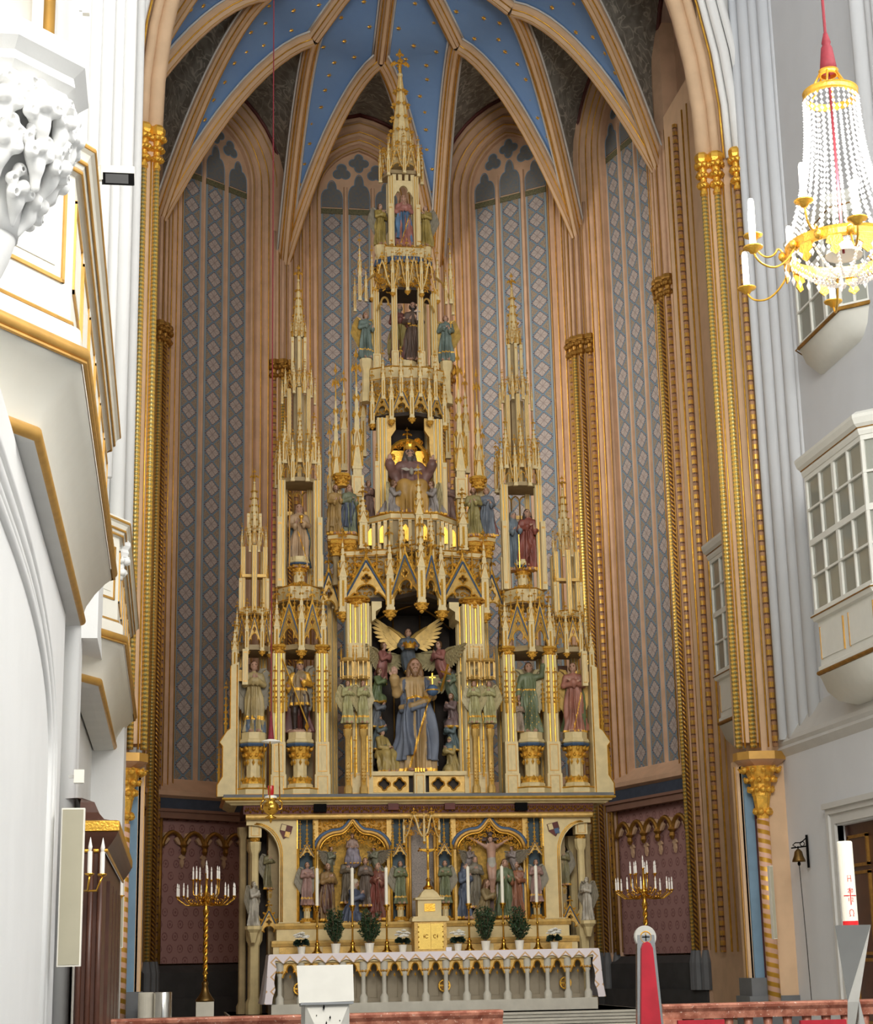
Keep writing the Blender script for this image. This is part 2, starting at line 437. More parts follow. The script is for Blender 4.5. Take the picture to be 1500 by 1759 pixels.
    for i in range(na):
        cx = -xs+.4+aw*(i+.5)
        pts = [(cx+x, 0, z) for x, z in arch_pts(aw/2-.02, SILL-1.25, 0.05, 6)]
        g = MB(); g.tube(pts, .05, 5); obj('arcade_arch', g, 'gold_dull', W, (0, .05, 0), smooth=True)
        for s in (-1, 1):
            g = MB(); g.plate([(0,0),(s*.10,.03),(s*.2,.14),(s*.12,.20),(s*.16,.30),(s*.03,.28)], t=.06); obj('cusp', g, 'pink_light', W, (cx-s*(aw/2-.04), .06, SILL-1.22))
        if i:
            g = MB(); g.lathe([(.03,-.28),(.07,-.2),(.05,-.12),(.1,-.06),(.06,.0),(.02,.1)], 8); obj('arcade_pendant', g, 'gold_dull', W, (cx-aw/2, .04, SILL-1.15))
            g = MB(); g.plate([(-.05,-.2),(0,-.3),(.05,-.2),(.03,-.1),(.09,-.07),(.03,0),(-.03,0),(-.09,-.07),(-.03,-.1)], t=.05); obj('cusp', g, 'pink_light', W, (cx-aw/2, .08, SILL-1.42))
    g = MB(); g.box(-L/2-.3, -.12, .3, L/2+.3, .3, 1.5); g.box(-L/2-.3, -.2, .3, L/2+.3, .3, .95); g.sweep([(-.12,1.5),(.1,1.66)], [((-L/2, 0, 0), (0,1,0), (0,0,1)), ((L/2, 0, 0), (0,1,0), (0,0,1))]); obj('plinth', g, 'grey_dark', W)
    return W, L
WNAMES = ['wall_left', 'wall_front_left', 'wall_back_left', 'wall_back', 'wall_back_right', 'wall_front_right', 'wall_right']
for i in range(7):
    apse_wall(WNAMES[i] if i in (1, 2, 3, 4, 5) else WNAMES[i]+'_choir', CORN[i], CORN[i+1], window=(1 <= i <= 5))

def foliate_cap(mb, r0, r1, z0, z1, n=9, rows=2, mi=0, blob=1.0, seed=0):
    """leafy capital: flaring bell with curled leaf knobs"""
    rnd = random.Random(seed)
    mb.lathe([(r0, z0), (r0*1.05, z0+(z1-z0)*.4), (r1*.82, z1)], 12, mi=mi)
    for k in range(rows):
        t = (k+.6)/rows; rr = r0+(r1-r0)*t**1.4; zz = z0+(z1-z0)*t
        for i in range(n):
            a = 2*PI*(i+.5*k)/n
            s = (z1-z0)/rows*.30*blob*rnd.uniform(.85, 1.15)
            mb.blob((rr*math.cos(a), rr*math.sin(a), zz), (s*1.15, s*1.15, s), mi, 1)
            mb.blob((rr*1.14*math.cos(a), rr*1.14*math.sin(a), zz+s*.75), (s*.7, s*.7, s*.55), mi, 0)
def shaft(parent, x, y, z0, z1, r, mat, seg=10, name='shaft'):
    g = MB(); g.lathe([(r, z0), (r, z1)], seg); return obj(name, g, mat, parent, (x, y, 0), smooth=True)
# corner piers with painted shafts and gilt capitals
def corner_pier(i):
    x, y = CORN[i]; n = np.array([-x, 36.0-y]); n = n/np.linalg.norm(n); t = np.array([-n[1], n[0]])
    g = MB(); q = [np.array([x, y])+n*a+t*b for a, b in ((-.5,-.5),(.02,-.42),(.16,-.2),(.16,.2),(.02,.42),(-.5,.5))]
    v = [(p[0], p[1], z) for z in (0.3, 23.2) for p in q]; k = len(q)
    g.add(v, [tuple(range(k, 2*k))]+[(j, (j+1) % k, k+(j+1) % k, k+j) for j in range(k)])
    P = struct('trim_%d' % (i+1), g, 'pink')
    for b, a, mat, r in ((-.30, .10, 'shaft_dentil', .06), (-.10, .20, 'shaft_rope', .06), (.10, .20, 'shaft_braid', .055), (.30, .10, 'shaft_dentil', .06)):
        c = np.array([x, y])+n*a+t*b
        shaft(P, c[0], c[1], 1.75, ZCAP-.35, r, mat)
        shaft(P, c[0], c[1], ZCAP+.15, SPR+.8, r*.75, 'pink', name='upper_shaft')
        g = MB(); foliate_cap(g, r*.95, r*2.1, ZCAP-.36, ZCAP+.08, 7, 2, seed=i); g.lathe([(r*2.3, ZCAP+.08), (r*2.6, ZCAP+.12), (r*2.3, ZCAP+.2)], 8); obj('shaft_capital', g, 'gold_dull', P, (c[0], c[1], 0))
        g = MB(); g.lathe([(r*2, .95), (r*2, 1.5), (r*1.6, 1.62), (r*1.2, 1.75)], 8); obj('shaft_base', g, 'grey_stone', P, (c[0], c[1], 0))
    for b, a in ((-.2, .185), (0, .205), (.2, .185), (-.42, .03), (.42, .03)):
        c = np.array([x, y])+n*a+t*b; shaft(P, c[0], c[1], 1.75, 20.4, .016, 'gold_paint', 4, 'gilded_line')
for i in range(1, 7): corner_pier(i)

# vault: keys, ribs, blue cells with gilt stars, grey ornamented lunettes
KZ = 23.45
KEYS = [None, (-2.85,36.1), (-1.65,38.02), (.08,38.9), (1.84,37.93), (2.87,36.15), None]
KEYS[0] = (-3.1, 33.3); KEYS[6] = (3.1, 33.3)
BOSS = np.array([0.05, 35.3, 24.6])
def rib_curve(c, k, n=13):
    t = np.linspace(0, 1, n); f = 1-(1-t)**1.8
    c = np.array(c); k = np.array(k)
    return np.stack([c[0]+(k[0]-c[0])*t, c[1]+(k[1]-c[1])*t, SPR+(KZ-SPR)*f], 1)
def top_curve(k, n=7):
    t = np.linspace(0, 1, n)[:, None]; k = np.array([k[0], k[1], KZ]); p = k+(BOSS-k)*t; p[:, 2] += .15*np.sin(PI*t[:, 0]); return p
ceil = MB()
V = struct('ceiling', MB().box(-8, 29.2, 27.0, 8, 45, 27.2), 'pink_dark')
RIBP = [(-.17,.10),(-.17,-.06),(-.10,-.12),(-.08,-.20),(-.03,-.25),(.03,-.25),(.08,-.20),(.10,-.12),(.17,-.06),(.17,.10)]
def rib(pts, name='rib'):
    p = np.asarray(pts); tg = np.gradient(p, axis=0); tg /= np.linalg.norm(tg, axis=1, keepdims=True)
    fr = []
    hd = p[-1]-p[0]; side0 = np.cross(hd/np.linalg.norm(hd), (0,0,1)); side0 /= np.linalg.norm(side0)
    for k in range(len(p)):
        up = np.cross(side0, tg[k]); up /= np.linalg.norm(up); fr.append((p[k], side0, up))
    g = MB(); g.sweep(RIBP, fr); r = obj(name, g, 'pink_light', V, auto=35)
    for sx, sy, rr, m in ((-.115, -.135, .018, 'gold'), (.115, -.135, .018, 'gold'), (-.055, -.235, .012, 'gold_paint'), (.055, -.235, .012, 'gold_paint')):
        q = [o+ex*sx+ey*sy for o, ex, ey in fr]
        g = MB(); g.tube(q, rr, 4); obj('gilding', g, m, r, smooth=True)
    for s in (-1, 1):
        q = [o+ex*s*.20+ey*.03 for o, ex, ey in fr]
        g = MB(); g.tube(q, .03, 4); obj('border', g, 'plaster_grey', r, smooth=True)
    return r
RC = {}
for i in range(8):
    for k in (i-1, i):
        if 0 <= k < 7:
            RC[(i, k)] = rib_curve(CORN[i], KEYS[k]); rib(RC[(i, k)])
for k in range(7): rib(top_curve(KEYS[k]), 'ridge_rib')
stars = MB()
def star(c, nrm, s):
    nrm = nrm/np.linalg.norm(nrm); a = np.cross(nrm, (0,1,.1)); a /= np.linalg.norm(a); b = np.cross(nrm, a)
    v = [c+nrm*s*.45]
    for i in range(12):
        r = s if i % 2 == 0 else s*.45
        v.append(c+r*(a*math.cos(PI*i/6)+b*math.sin(PI*i/6))+nrm*.01)
    stars.add(v, [(0, i+1, (i+1) % 12+1) for i in range(12)])
rnd = random.Random(3)
for i in range(1, 7):                                     # kites
    A = np.concatenate([RC[(i, i-1)], top_curve(KEYS[i-1])[1:]]); B = np.concatenate([RC[(i, i)], top_curve(KEYS[i])[1:]])
    s = np.linspace(0, 1, 7)
    G = A[:, None, :]*(1-s)[None, :, None]+B[:, None, :]*s[None, :, None]
    G[:, :, 2] += .06+.10*np.sin(PI*s)[None, :]
    g = MB(); g.grid(G); obj('blue_cell', g, 'vault_blue', V, smooth=True)
    for r_ in range(3, len(A)-1, 1):
        wd = np.linalg.norm(A[r_]-B[r_]); nn = max(1, int(wd/.8)) if r_ % 2 else max(1, int(wd/.8)-1)
        for q in range(nn):
            f = (q+.5)/nn+rnd.uniform(-.06, .06); f = min(.85, max(.15, f)); c = A[r_]*(1-f)+B[r_]*f; c[2] += .05+.10*math.sin(PI*f)
            c = c+np.array((rnd.uniform(-.05,.05), rnd.uniform(-.05,.05), 0))
            star(c, np.array((CAM[0]*0-c[0]*.2, -.5, -1.0)), .075)
tag(obj('gilt_stars', stars, 'gold', V), kind='stuff')
for k in range(7):                                        # lunette cells between the ribs and each wall head
    p0 = np.array(CORN[k]); p1 = np.array(CORN[k+1]); L = np.linalg.norm(p1-p0); ex = (p1-p0)/L; m = (p0+p1)/2
    ap = math.sqrt((L/2+AC)**2-AC**2); R = L/2+AC; ta = math.acos(AC/R)
    for side in (0, 1):
        rc = RC[(k+side, k)]; n = len(rc); wl = []
        for t in np.linspace(0, 1, n):
            if t < .3: x, z = -L/2, SPR+(ZS-SPR)*t/.3
            else:
                a = ta*(t-.3)/.7; x, z = AC-R*math.cos(a), ZS+R*math.sin(a)
            if side: x = -x
            q = m+ex*x; wl.append((q[0], q[1], z+.02))
        wl = np.array(wl); s = np.linspace(0, 1, 6)
        G = rc[:, None, :]*(1-s)[None, :, None]+wl[:, None, :]*s[None, :, None]
        G[:, :, 2] += .07*(1-s)[None, :]
        g = MB(); g.grid(G); obj('lunette_cell', g, 'spandrel_grey', V, smooth=True)
        e = MB(); e.tube(wl+np.array((0,0,-.03)), .07, 4); obj('lunette_border', e, 'dark_red', V, smooth=True)

# choir side walls: gilt lines and a dentil shaft between the last pier and the chancel arch
for s in (-1, 1):
    W = bpy.data.objects['wall_right_choir' if s > 0 else 'wall_left_choir']
    for x, y, r, m, nm in ((6.20, 34.6, .06, 'shaft_dentil', 'shaft'), (6.16, 33.9, .022, 'gold', 'gilded_line'), (6.18, 33.6, .02, 'gold_paint', 'gilded_line'), (6.24, 35.2, .022, 'gold', 'gilded_line')):
        o = shaft(W, 0, 0, 1.7, 19.8, r, m, 8, nm); o.matrix_world = Matrix.Translation((s*x, y, 0))
        o.parent = W; o.matrix_parent_inverse = (Matrix.Translation(W.location)@Matrix.Rotation(W.rotation_euler.z, 4, 'Z')).inverted(); o.matrix_basis = Matrix.Translation((s*x, y, 0))
    g = MB(); a, c = sorted((s*6.26, s*6.8)); g.box(a, 33.0, .5, c, 35.6, 20.5); o = obj('wall_pilaster', g, 'pink_light', W); o.matrix_parent_inverse = (Matrix.Translation(W.location)@Matrix.Rotation(W.rotation_euler.z, 4, 'Z')).inverted()
# ---------------------------------------------------------------- floor, chancel arch, nave walls
floor = struct('floor', MB().box(-9, -8, -.2, 9, 45, 0.0), 'grey_stone')
g = MB(); g.box(-6.4, 20.6, 0, 6.4, 45, .33); obj('chancel_floor', g, 'pale_stone', floor)
g = MB(); g.box(-5.9, 30.2, .33, 5.9, 44, .45); obj('step', g, 'pale_stone', floor)
for k, (x, y, z) in enumerate(((4.4, 30.35, .55), (4.0, 30.7, .65), (3.62, 31.05, .75))):
    g = MB(); g.box(-x, y, z-.12, x, 36, z); g.box(-x-.03, y-.03, z-.04, x+.03, 36, z); obj('step', g, 'pale_stone', floor)

def offset_poly(poly, off):
    """mitred outward offset; outward = right-hand side when walking the polyline"""
    p = np.array(poly, float); n = len(p); out = []
    d = [(p[i+1]-p[i])/np.linalg.norm(p[i+1]-p[i]) for i in range(n-1)]
    nr = [np.array((q[1], -q[0])) for q in d]
    for i in range(n):
        if i == 0: m = nr[0]; s = 1
        elif i == n-1: m = nr[-1]; s = 1
        else:
            m = nr[i-1]+nr[i]; m /= np.linalg.norm(m); s = 1/max(.3, m@nr[i])
        out.append(p[i]+m*off*s)
    return out
def sweep_poly(mb, prof, poly, mi=0):
    rows = [[(q[0], q[1], z) for q in offset_poly(poly, o)] for o, z in prof]
    return mb.grid(rows, mi)
def half_round(o, z, r, n=6):
    return [(o+r*math.sin(PI*i/n), z-r*math.cos(PI*i/n)) for i in range(n+1)]

# --- chancel arch: gilt shafts, capitals, corbels and the pointed band
def chancel_pier(s):
    P = struct('trim_%d' % (8 if s < 0 else 9), MB().box(min(s*5.62, s*7.2), 29.85, .3, max(s*5.62, s*7.2), 30.7, 27), 'pink_light')
    zc = 15.95
    for x, y, mat, r in ((5.24, 29.95, 'shaft_rope', .062), (5.475, 29.85, 'shaft_rope', .066), (5.80, 29.62, 'shaft_dentil', .055)):
        z0 = 5.2
        shaft(P, s*x, y, z0, zc, r, mat, 12)
        g = MB(); foliate_cap(g, r*1.0, r*2.0, zc, zc+.62, 8, 3, seed=int(x*10)); g.lathe([(r*2.1, zc+.6), (r*2.5, zc+.66), (r*2.5, zc+.74), (r*1.9, zc+.80)], 8); g.lathe([(r*1.3, zc-.06), (r*1.3, zc)], 10); obj('shaft_capital', g, 'gold', P, (s*x, y, 0))
    for x, y in ((5.33, 29.88), (5.57, 29.78), (5.70, 29.70)):
        shaft(P, s*x, y, 5.2, zc+.1, .016, 'gold', 6, 'gilded_line')
    g = MB(); g.box(min(s*5.22, s*5.9), 30.13, .5, max(s*5.22, s*5.9), 30.4, 5.0); obj('pier_lower', g, 'pink_light', P)
    g = MB(); g.box(min(s*5.3, s*5.9), 29.9, 5.3, max(s*5.3, s*5.9), 30.4, 26); obj('pier_core', g, 'pink_light', P)
    g = MB(); q = [(5.16, 30.1), (5.16, 29.85), (5.30, 29.62), (5.75, 29.55), (6.0, 29.7), (6.0, 30.3)]
    v = [(s*a, b, z) for z in (4.98, 5.05, 5.12) for a, b in q]; n = len(q)
    g.add(v, [tuple(range(n)), tuple(range(2*n, 3*n))]+[(k*n+j, k*n+(j+1) % n, (k+1)*n+(j+1) % n, (k+1)*n+j) for k in range(2) for j in range(n)]); obj('corbel_slab', g, 'gold_paint', P)
    g = MB(); v = []; c = np.array((5.7, 30.05))
    for z, f in ((4.86, .55), (4.98, .98)):
        v += [(s*(c[0]+(a-c[0])*f), c[1]+(b-c[1])*f, z) for a, b in q]
    g.add(v, [(j, (j+1) % n, n+(j+1) % n, n+j) for j in range(n)]); obj('corbel_cove', g, 'pink', P)
    g = MB(); foliate_cap(g, .17, .36, 4.35, 4.86, 11, 3, seed=5); obj('corbel_leaves', g, 'gold_leaf', P, (s*5.55, 29.82, 0))
    g = MB(); g.lathe([(.10, 3.95), (.12, 4.1), (.17, 4.4)], 10); foliate_cap(g, .1, .15, 3.95, 4.15, 6, 1); obj('corbel_neck', g, 'gold_leaf', P, (s*5.55, 29.82, 0))
    shaft(P, s*5.54, 29.80, .75, 3.95, .11, 'shaft_spiral', 16)
    # flat painted strips beside the lower shaft (towards the choir)
    for x, y, r, mat in ((5.40, 30.10, .085, 'blue_strip'), (5.29, 30.16, .016, 'gold'), (5.22, 30.22, .012, 'gold_paint'), (5.49, 30.0, .02, 'dark_red'), (5.53, 29.95, .014, 'gold')):
        g = MB(); g.box(-r, -.03, .75, r, .03, 4.9); obj('painted_strip', g, mat, P, (s*x, y, 0))
    g = MB(); g.box(-.45, -.25, .33, .45, .5, .95); g.box(-.38, -.18, .95, .38, .5, 1.25); obj('pier_base', g, 'grey_stone', P, (s*5.55, 30.05, 0))
    # arch band rising from the capitals
    RR = 14.6; cz = 16.7; n = 9
    def arc(x0, y, r):
        return [(s*(x0-RR+math.sqrt(max(0, RR*RR-(z-cz)**2))), y, z) for z in np.linspace(cz-.1, 25.5, n)]
    for x, y, r, m, nm in ((5.30, 30.0, .16, 'pink_light', 'arch_roll'), (5.50, 29.88, .10, 'pink_light', 'arch_roll'), (5.45, 30.25, .22, 'pink', 'arch_roll'), (5.20, 29.93, .02, 'gold', 'gilded_line'), (5.62, 29.75, .02, 'gold', 'gilded_line'), (5.72, 29.72, .07, 'plaster', 'arch_roll'), (5.86, 29.6, .10, 'plaster', 'arch_roll'), (6.02, 29.5, .08, 'plaster', 'arch_roll')):
        g = MB(); g.tube(arc(x, y, r), r, 8); obj(nm, g, m, P, smooth=True)
    g = MB(); a = np.array(arc(5.75, 29.72, 0)); b = a+np.array((s*6.0, 0, 0)); g.grid([a, b]); obj('arch_wall', g, 'plaster', P)
    return P
chancel_pier(1); chancel_pier(-1)

# --- right nave wall
RW = struct('wall_right', MB().box(6.22, -8, 5.3, 6.7, 29.9, 24), 'plaster_dim')
g = MB(); g.box(6.0, 27.5, 0, 6.6, 29.9, 5.2); g.box(6.0, -8, 0, 6.6, 25.3, 5.2); g.box(6.0, 25.3, 3.65, 6.6, 27.5, 5.2); obj('lower_wall', g, 'plaster_dim', RW)
g = MB()
for ya, yb in ((-8, 29.85),):
    g.sweep([(6.22, 5.86), (5.92, 5.34), (5.90, 5.26), (5.94, 5.20), (5.90, 5.14), (6.0, 5.02)], [((0, ya, 0), (1,0,0), (0,0,1)), ((0, yb, 0), (1,0,0), (0,0,1))])
obj('ledge', g, 'plaster_grey', RW)
for x, y, r in ((5.93, 29.5, .10), (6.06, 29.2, .17), (6.12, 28.88, .13), (6.22, 28.55, .17), (6.25, 28.32, .07), (6.1, 24.0, .2), (6.12, 23.6, .14), (6.1, 23.2, .2)):
    g = MB(); z0 = 5.3 if y > 25 else 12.5; g.lathe([(r, z0), (r, 24)], 12); obj('wall_shaft', g, 'plaster_dim', RW, (x, y, 0), smooth=True)
# door with stepped frame
D = struct('door_1', MB().box(6.13, 25.2, .3, 6.2, 27.58, 3.75), 'brown_wood')
g = MB()
def ring(mb, y0, y1, zt, a, b, x0, x1):
    mb.box(x0, y1-0.0, 0, x1, y1+a, zt+a); mb.box(x0, y0-a, 0, x1, y0, zt+a); mb.box(x0, y0, zt, x1, y1, zt+a)
ring(g, 25.3, 27.5, 3.68, .16, 0, 5.95, 6.1); ring(g, 25.14, 27.66, 3.84, .10, 0, 5.91, 6.05); g.box(5.86, 24.9, 3.93, 6.05, 27.8, 4.02)
obj('door_frame', g, 'plaster_grey', D)
for yc in (26.95, 25.85):
    for z0, z1 in ((3.02, 3.42), (1.65, 2.85), (.6, 1.5)):
        g = MB(); g.box(6.10, yc-.36, z0, 6.16, yc+.36, z1); obj('door_panel', g, 'brown_wood', D)
        for a in ((6.085, yc-.40, z0-.04, 6.17, yc-.35, z1+.04), (6.085, yc+.35, z0-.04, 6.17, yc+.40, z1+.04), (6.085, yc-.40, z1, 6.17, yc+.40, z1+.05), (6.085, yc-.40, z0-.05, 6.17, yc+.40, z0)):
            g = MB(); g.box(*a); obj('panel_moulding', g, 'gold_dull', D)

# --- oriels
def glass():
    t = NT('oriel_glass'); t.out(lin((150,152,142)), 0.08, 0.0); t.b.inputs['Specular IOR Level'].default_value = 0.7  # pale grey-green base colour stands in for reflections on the panes
glass()
M('oriel_white', (226,226,218), 0.5, var=0.03)
def oriel_glazed(name, poly, label, dz=0.0, apron=True):
    O = link(name, None, None, (poly[1][0], poly[1][1], 5.4+dz)); tag(O, kind='structure')
    L0 = np.array((poly[1][0], poly[1][1])); pl = [(a-L0[0], b-L0[1]) for a, b in poly]; z = lambda q: q-5.4
    inner = offset_poly(pl, -.55)
    def closed(mb, prof): sweep_poly(mb, prof, pl)
    up = 0.0 if apron else 0.95; zt = 9.18 if apron else 8.55
    g = MB(); closed(g, [(-.62, z(5.42+up)), (-.45, z(5.44+up)), (-.25, z(5.5+up)), (-.1, z(5.66+up)), (-.03, z(5.86+up)), (.0, z(5.92+up))]); obj('cove', g, 'oriel_white', O, auto=50)
    g = MB(); closed(g, half_round(0.0, z(5.96+up), .035)); obj('bottom_moulding', g, 'gold_dull', O)
    if apron:
        g = MB(); closed(g, [(0, z(6.0)), (.0, z(6.06)), (-.04, z(6.08)), (-.04, z(6.78)), (.02, z(6.8)), (.05, z(6.86)), (.05, z(6.9)), (-.03, z(6.93))]); obj('apron', g, 'oriel_white', O)
    g = MB(); closed(g, [(-.03, z(zt)), (.02, z(zt+.02)), (.04, z(zt+.08)), (.04, z(zt+.12)), (.10, z(zt+.18)), (.13, z(zt+.27)), (.13, z(zt+.32)), (.05, z(zt+.38)), (-.6, z(zt+.44))]); obj('cornice', g, 'oriel_white', O)
    for zz, o in ((zt+.13, .045), (6.87, .055)):
        g = MB(); closed(g, half_round(o, z(zz), .012, 4)); obj('gilded_line', g, 'gold_dull', O)
    for k in range(len(pl)-1):
        a = np.array(pl[k]); b = np.array(pl[k+1]); Ls = np.linalg.norm(b-a)
        if Ls < .5: continue
        ex = (b-a)/Ls; nr = np.array((ex[1], -ex[0]))
        nc = max(2, int(round(Ls/.58)))
        def bar(s0, s1, z0, z1, d0, d1, nm, mat='oriel_white'):
            q = [a+ex*s0+nr*d0, a+ex*s1+nr*d0, a+ex*s1+nr*d1, a+ex*s0+nr*d1]
            v = [(p[0], p[1], zz) for zz in (z0, z1) for p in q]
            g = MB(); g.add(v, [(0,3,2,1),(4,5,6,7),(0,1,5,4),(1,2,6,5),(2,3,7,6),(3,0,4,7)]); return obj(nm, g, mat, O)
        for i in range(nc+1):
            s = Ls*i/nc; wd = .05 if i % 2 == 0 else .022
            bar(max(0, s-wd), min(Ls, s+wd), z(6.92), z(zt+.02), -.06, 0.0, 'mullion')
        for zz, wd in ((6.95, .03), (7.53, .018), (8.08, .05), (8.63, .018), (9.16, .04))[:5 if apron else 3]:
            bar(0, Ls, z(zz-wd), z(zz+wd), -.055, .004, 'glazing_bar')
        rows = [(6.98, 7.51), (7.55, 8.03), (8.13, 8.61), (8.65, 9.12)][:4 if apron else 3]
        for i in range(nc):
            for z0, z1 in rows: bar(Ls*i/nc, Ls*(i+1)/nc, z(z0), z(z1), -.045, -.035, 'pane', 'oriel_glass')
        for i in range(max(1, nc//2) if apron else 0):
            w_ = Ls/max(1, nc//2); s0 = i*w_+.12; s1 = (i+1)*w_-.12
            bar(s0, s1, z(6.18), z(6.68), -.06, -.025, 'apron_panel')
            bar(s0-.012, s0+.005, z(6.17), z(6.69), -.06, -.015, 'panel_edge', 'gold_paint'); bar(s1-.005, s1+.012, z(6.17), z(6.69), -.06, -.015, 'panel_edge', 'gold_paint')
    g = MB(); q = offset_poly(pl, -.5); sweep_poly(g, [(-.5, z(5.5)), (-.5, z(9.5))], pl); obj('oriel_back', g, 'plaster_grey', O)
    return O
oriel_glazed('window_1', [(6.3, 27.0), (5.42, 26.3), (5.42, 23.9), (6.3, 23.0)], 'white glazed oriel projecting from the right wall above the ledge')
oriel_glazed('window_2', [(6.6, 33.4), (5.72, 32.5), (5.72, 30.75), (6.4, 30.7)], 'grey oriel glimpsed behind the gilded shafts of the chancel arch', dz=.02)

oriel_glazed('window_3', [(6.24, 27.6), (5.85, 27.2), (5.85, 25.3), (6.24, 24.95)], '', dz=4.88, apron=False)
# --- left nave wall: shafts, blind arch, two balcony fronts
LW = struct('wall_left', MB().box(-6.6, -8, 0, -6.02, 29.9, 24), 'plaster')
def px_on_left(px, py, x): return atX(px, py, x)
for px, x, r in ((148, -5.62, .055), (170, -5.62, .07), (190, -5.56, .06), (208, -5.54, .10), (228, -5.50, .07), (243, -5.46, .08), (255, -5.42, .06)):
    c = atX(px, 600, x)
    g = MB(); g.lathe([(r, 7.05 if c[1] < 28.75 else 5.3), (r, 24)], 14); obj('wall_shaft', g, 'plaster', LW, (x, c[1], 0), smooth=True)
g = MB(); g.box(-6.02, 17.9, 0, -5.82, 20.3, 24); g.box(-6.02, 28.2, 0, -5.52, 29.75, 24); g.box(-6.02, 20.0, 5.3, -5.64, 29.7, 24); obj('wall_pier', g, 'plaster', LW)
# blind arch
g = MB(); g.box(-6.02, -8, 0, -5.82, 16.95, 4.97); obj('lower_wall', g, 'plaster', LW)
def depressed(a, b_, n=22):
    t = np.linspace(0, PI, n); return [(10.8+a*math.copysign(abs(math.cos(q))**.8, math.cos(q)), 3.2+b_*math.sin(q)**.8) for q in t]
for d, r, x in ((0, .05, -5.83), (.22, .035, -5.83), (.42, .06, -5.84), (.75, .03, -5.82)):
    p_ = depressed(4.5+d, 1.1+d*.45); pts = [(x, p_[0][0], 0.0)]+[(x, y, z) for y, z in p_]+[(x, p_[-1][0], 0.0)]
    g = MB(); g.tube(pts, r, 8, up=(1,0,0)); obj('arch_moulding', g, 'plaster', LW, smooth=True)
M('oriel_cream', (240,237,224), 0.45, var=0.02)
def balcony(poly, label):
    O = thing('balcony', label, 'balcony', (poly[1][0], poly[1][1], 5.0))
    L0 = np.array(poly[1]); pl = [(a-L0[0], b-L0[1]) for a, b in poly]; z = lambda q: q-5.0
    g = MB(); sweep_poly(g, [(-.62, z(4.98)), (-.44, z(4.98)), (-.31, z(5.0))], pl); obj('soffit', g, 'plaster_grey', O)
    g = MB(); sweep_poly(g, half_round(-.31, z(5.05), .05, 8), pl); obj('lower_moulding', g, 'gold_paint', O, auto=60)
    g = MB(); sweep_poly(g, [(-.30, z(5.08)), (-.26, z(5.2)), (-.18, z(5.33)), (-.08, z(5.45)), (-.02, z(5.5)), (-.02, z(5.53))], pl); obj('cove', g, 'oriel_cream', O, auto=60)
    g = MB(); sweep_poly(g, half_round(-.01, z(5.57), .05, 8), pl); g2 = g; sweep_poly(g2, [(.0, z(5.5)), (.02, z(5.505)), (.02, z(5.52)), (0, z(5.525))], pl); obj('bottom_moulding', g, 'gold_paint', O, auto=60)
    g = MB(); sweep_poly(g, [(-.03, z(5.6)), (-.03, z(5.74)), (-.05, z(5.76)), (-.10, z(5.79)), (-.10, z(6.86)), (-.05, z(6.90)), (.0, z(7.0)), (.03, z(7.02)), (.03, z(7.07)), (-.3, z(7.09))], pl); obj('parapet', g, 'oriel_cream', O)
    for o, zz, r in ((-.09, 5.80, .012), (-.065, 5.75, .008), (-.06, 6.88, .014), (-.03, 6.94, .016), (.02, 7.035, .02)):
        g = MB(); sweep_poly(g, half_round(o, z(zz), r, 4), pl); obj('gilded_line', g, 'gold_paint', O)
    for k in range(len(pl)-1):
        a = np.array(pl[k]); b = np.array(pl[k+1]); Ls = np.linalg.norm(b-a); ex = (b-a)/Ls; nr = np.array((ex[1], -ex[0]))
        npan = max(1, int(Ls/1.1))
        for i in range(npan):
            s0 = Ls*i/npan+.12; s1 = Ls*(i+1)/npan-.12
            def bar(s0, s1, z0, z1, d0, d1, nm, mat):
                q = [a+ex*s0+nr*d0, a+ex*s1+nr*d0, a+ex*s1+nr*d1, a+ex*s0+nr*d1]
                v = [(p[0], p[1], zz) for zz in (z0, z1) for p in q]
                g = MB(); g.add(v, [(0,3,2,1),(4,5,6,7),(0,1,5,4),(1,2,6,5),(2,3,7,6),(3,0,4,7)]); obj(nm, g, mat, O)
            if s1-s0 < .1: continue
            for t in ((s0, s0+.025, z(6.05), z(6.72)), (s1-.025, s1, z(6.05), z(6.72)), (s0, s1, z(6.05), z(6.075)), (s0, s1, z(6.70), z(6.725))):
                bar(*t, -.12, -.085, 'panel_frame', 'gold_paint')
            bar(s0+.09, s1-.09, z(6.15), z(6.62), -.12, -.092, 'parapet_panel', 'oriel_cream')
    return O
balcony([(-6.05, 10.2), (-5.88, 10.44), (-5.40, 11.09), (-5.40, 17.78), (-6.0, 18.4)][::1], 'white and gold balcony front nearest the camera on the left wall')
balcony([(-6.05, 20.4), (-5.86, 20.68), (-5.37, 21.56), (-5.37, 28.55), (-5.9, 29.1)], 'farther white and gold balcony front beside the gilded chancel pier')

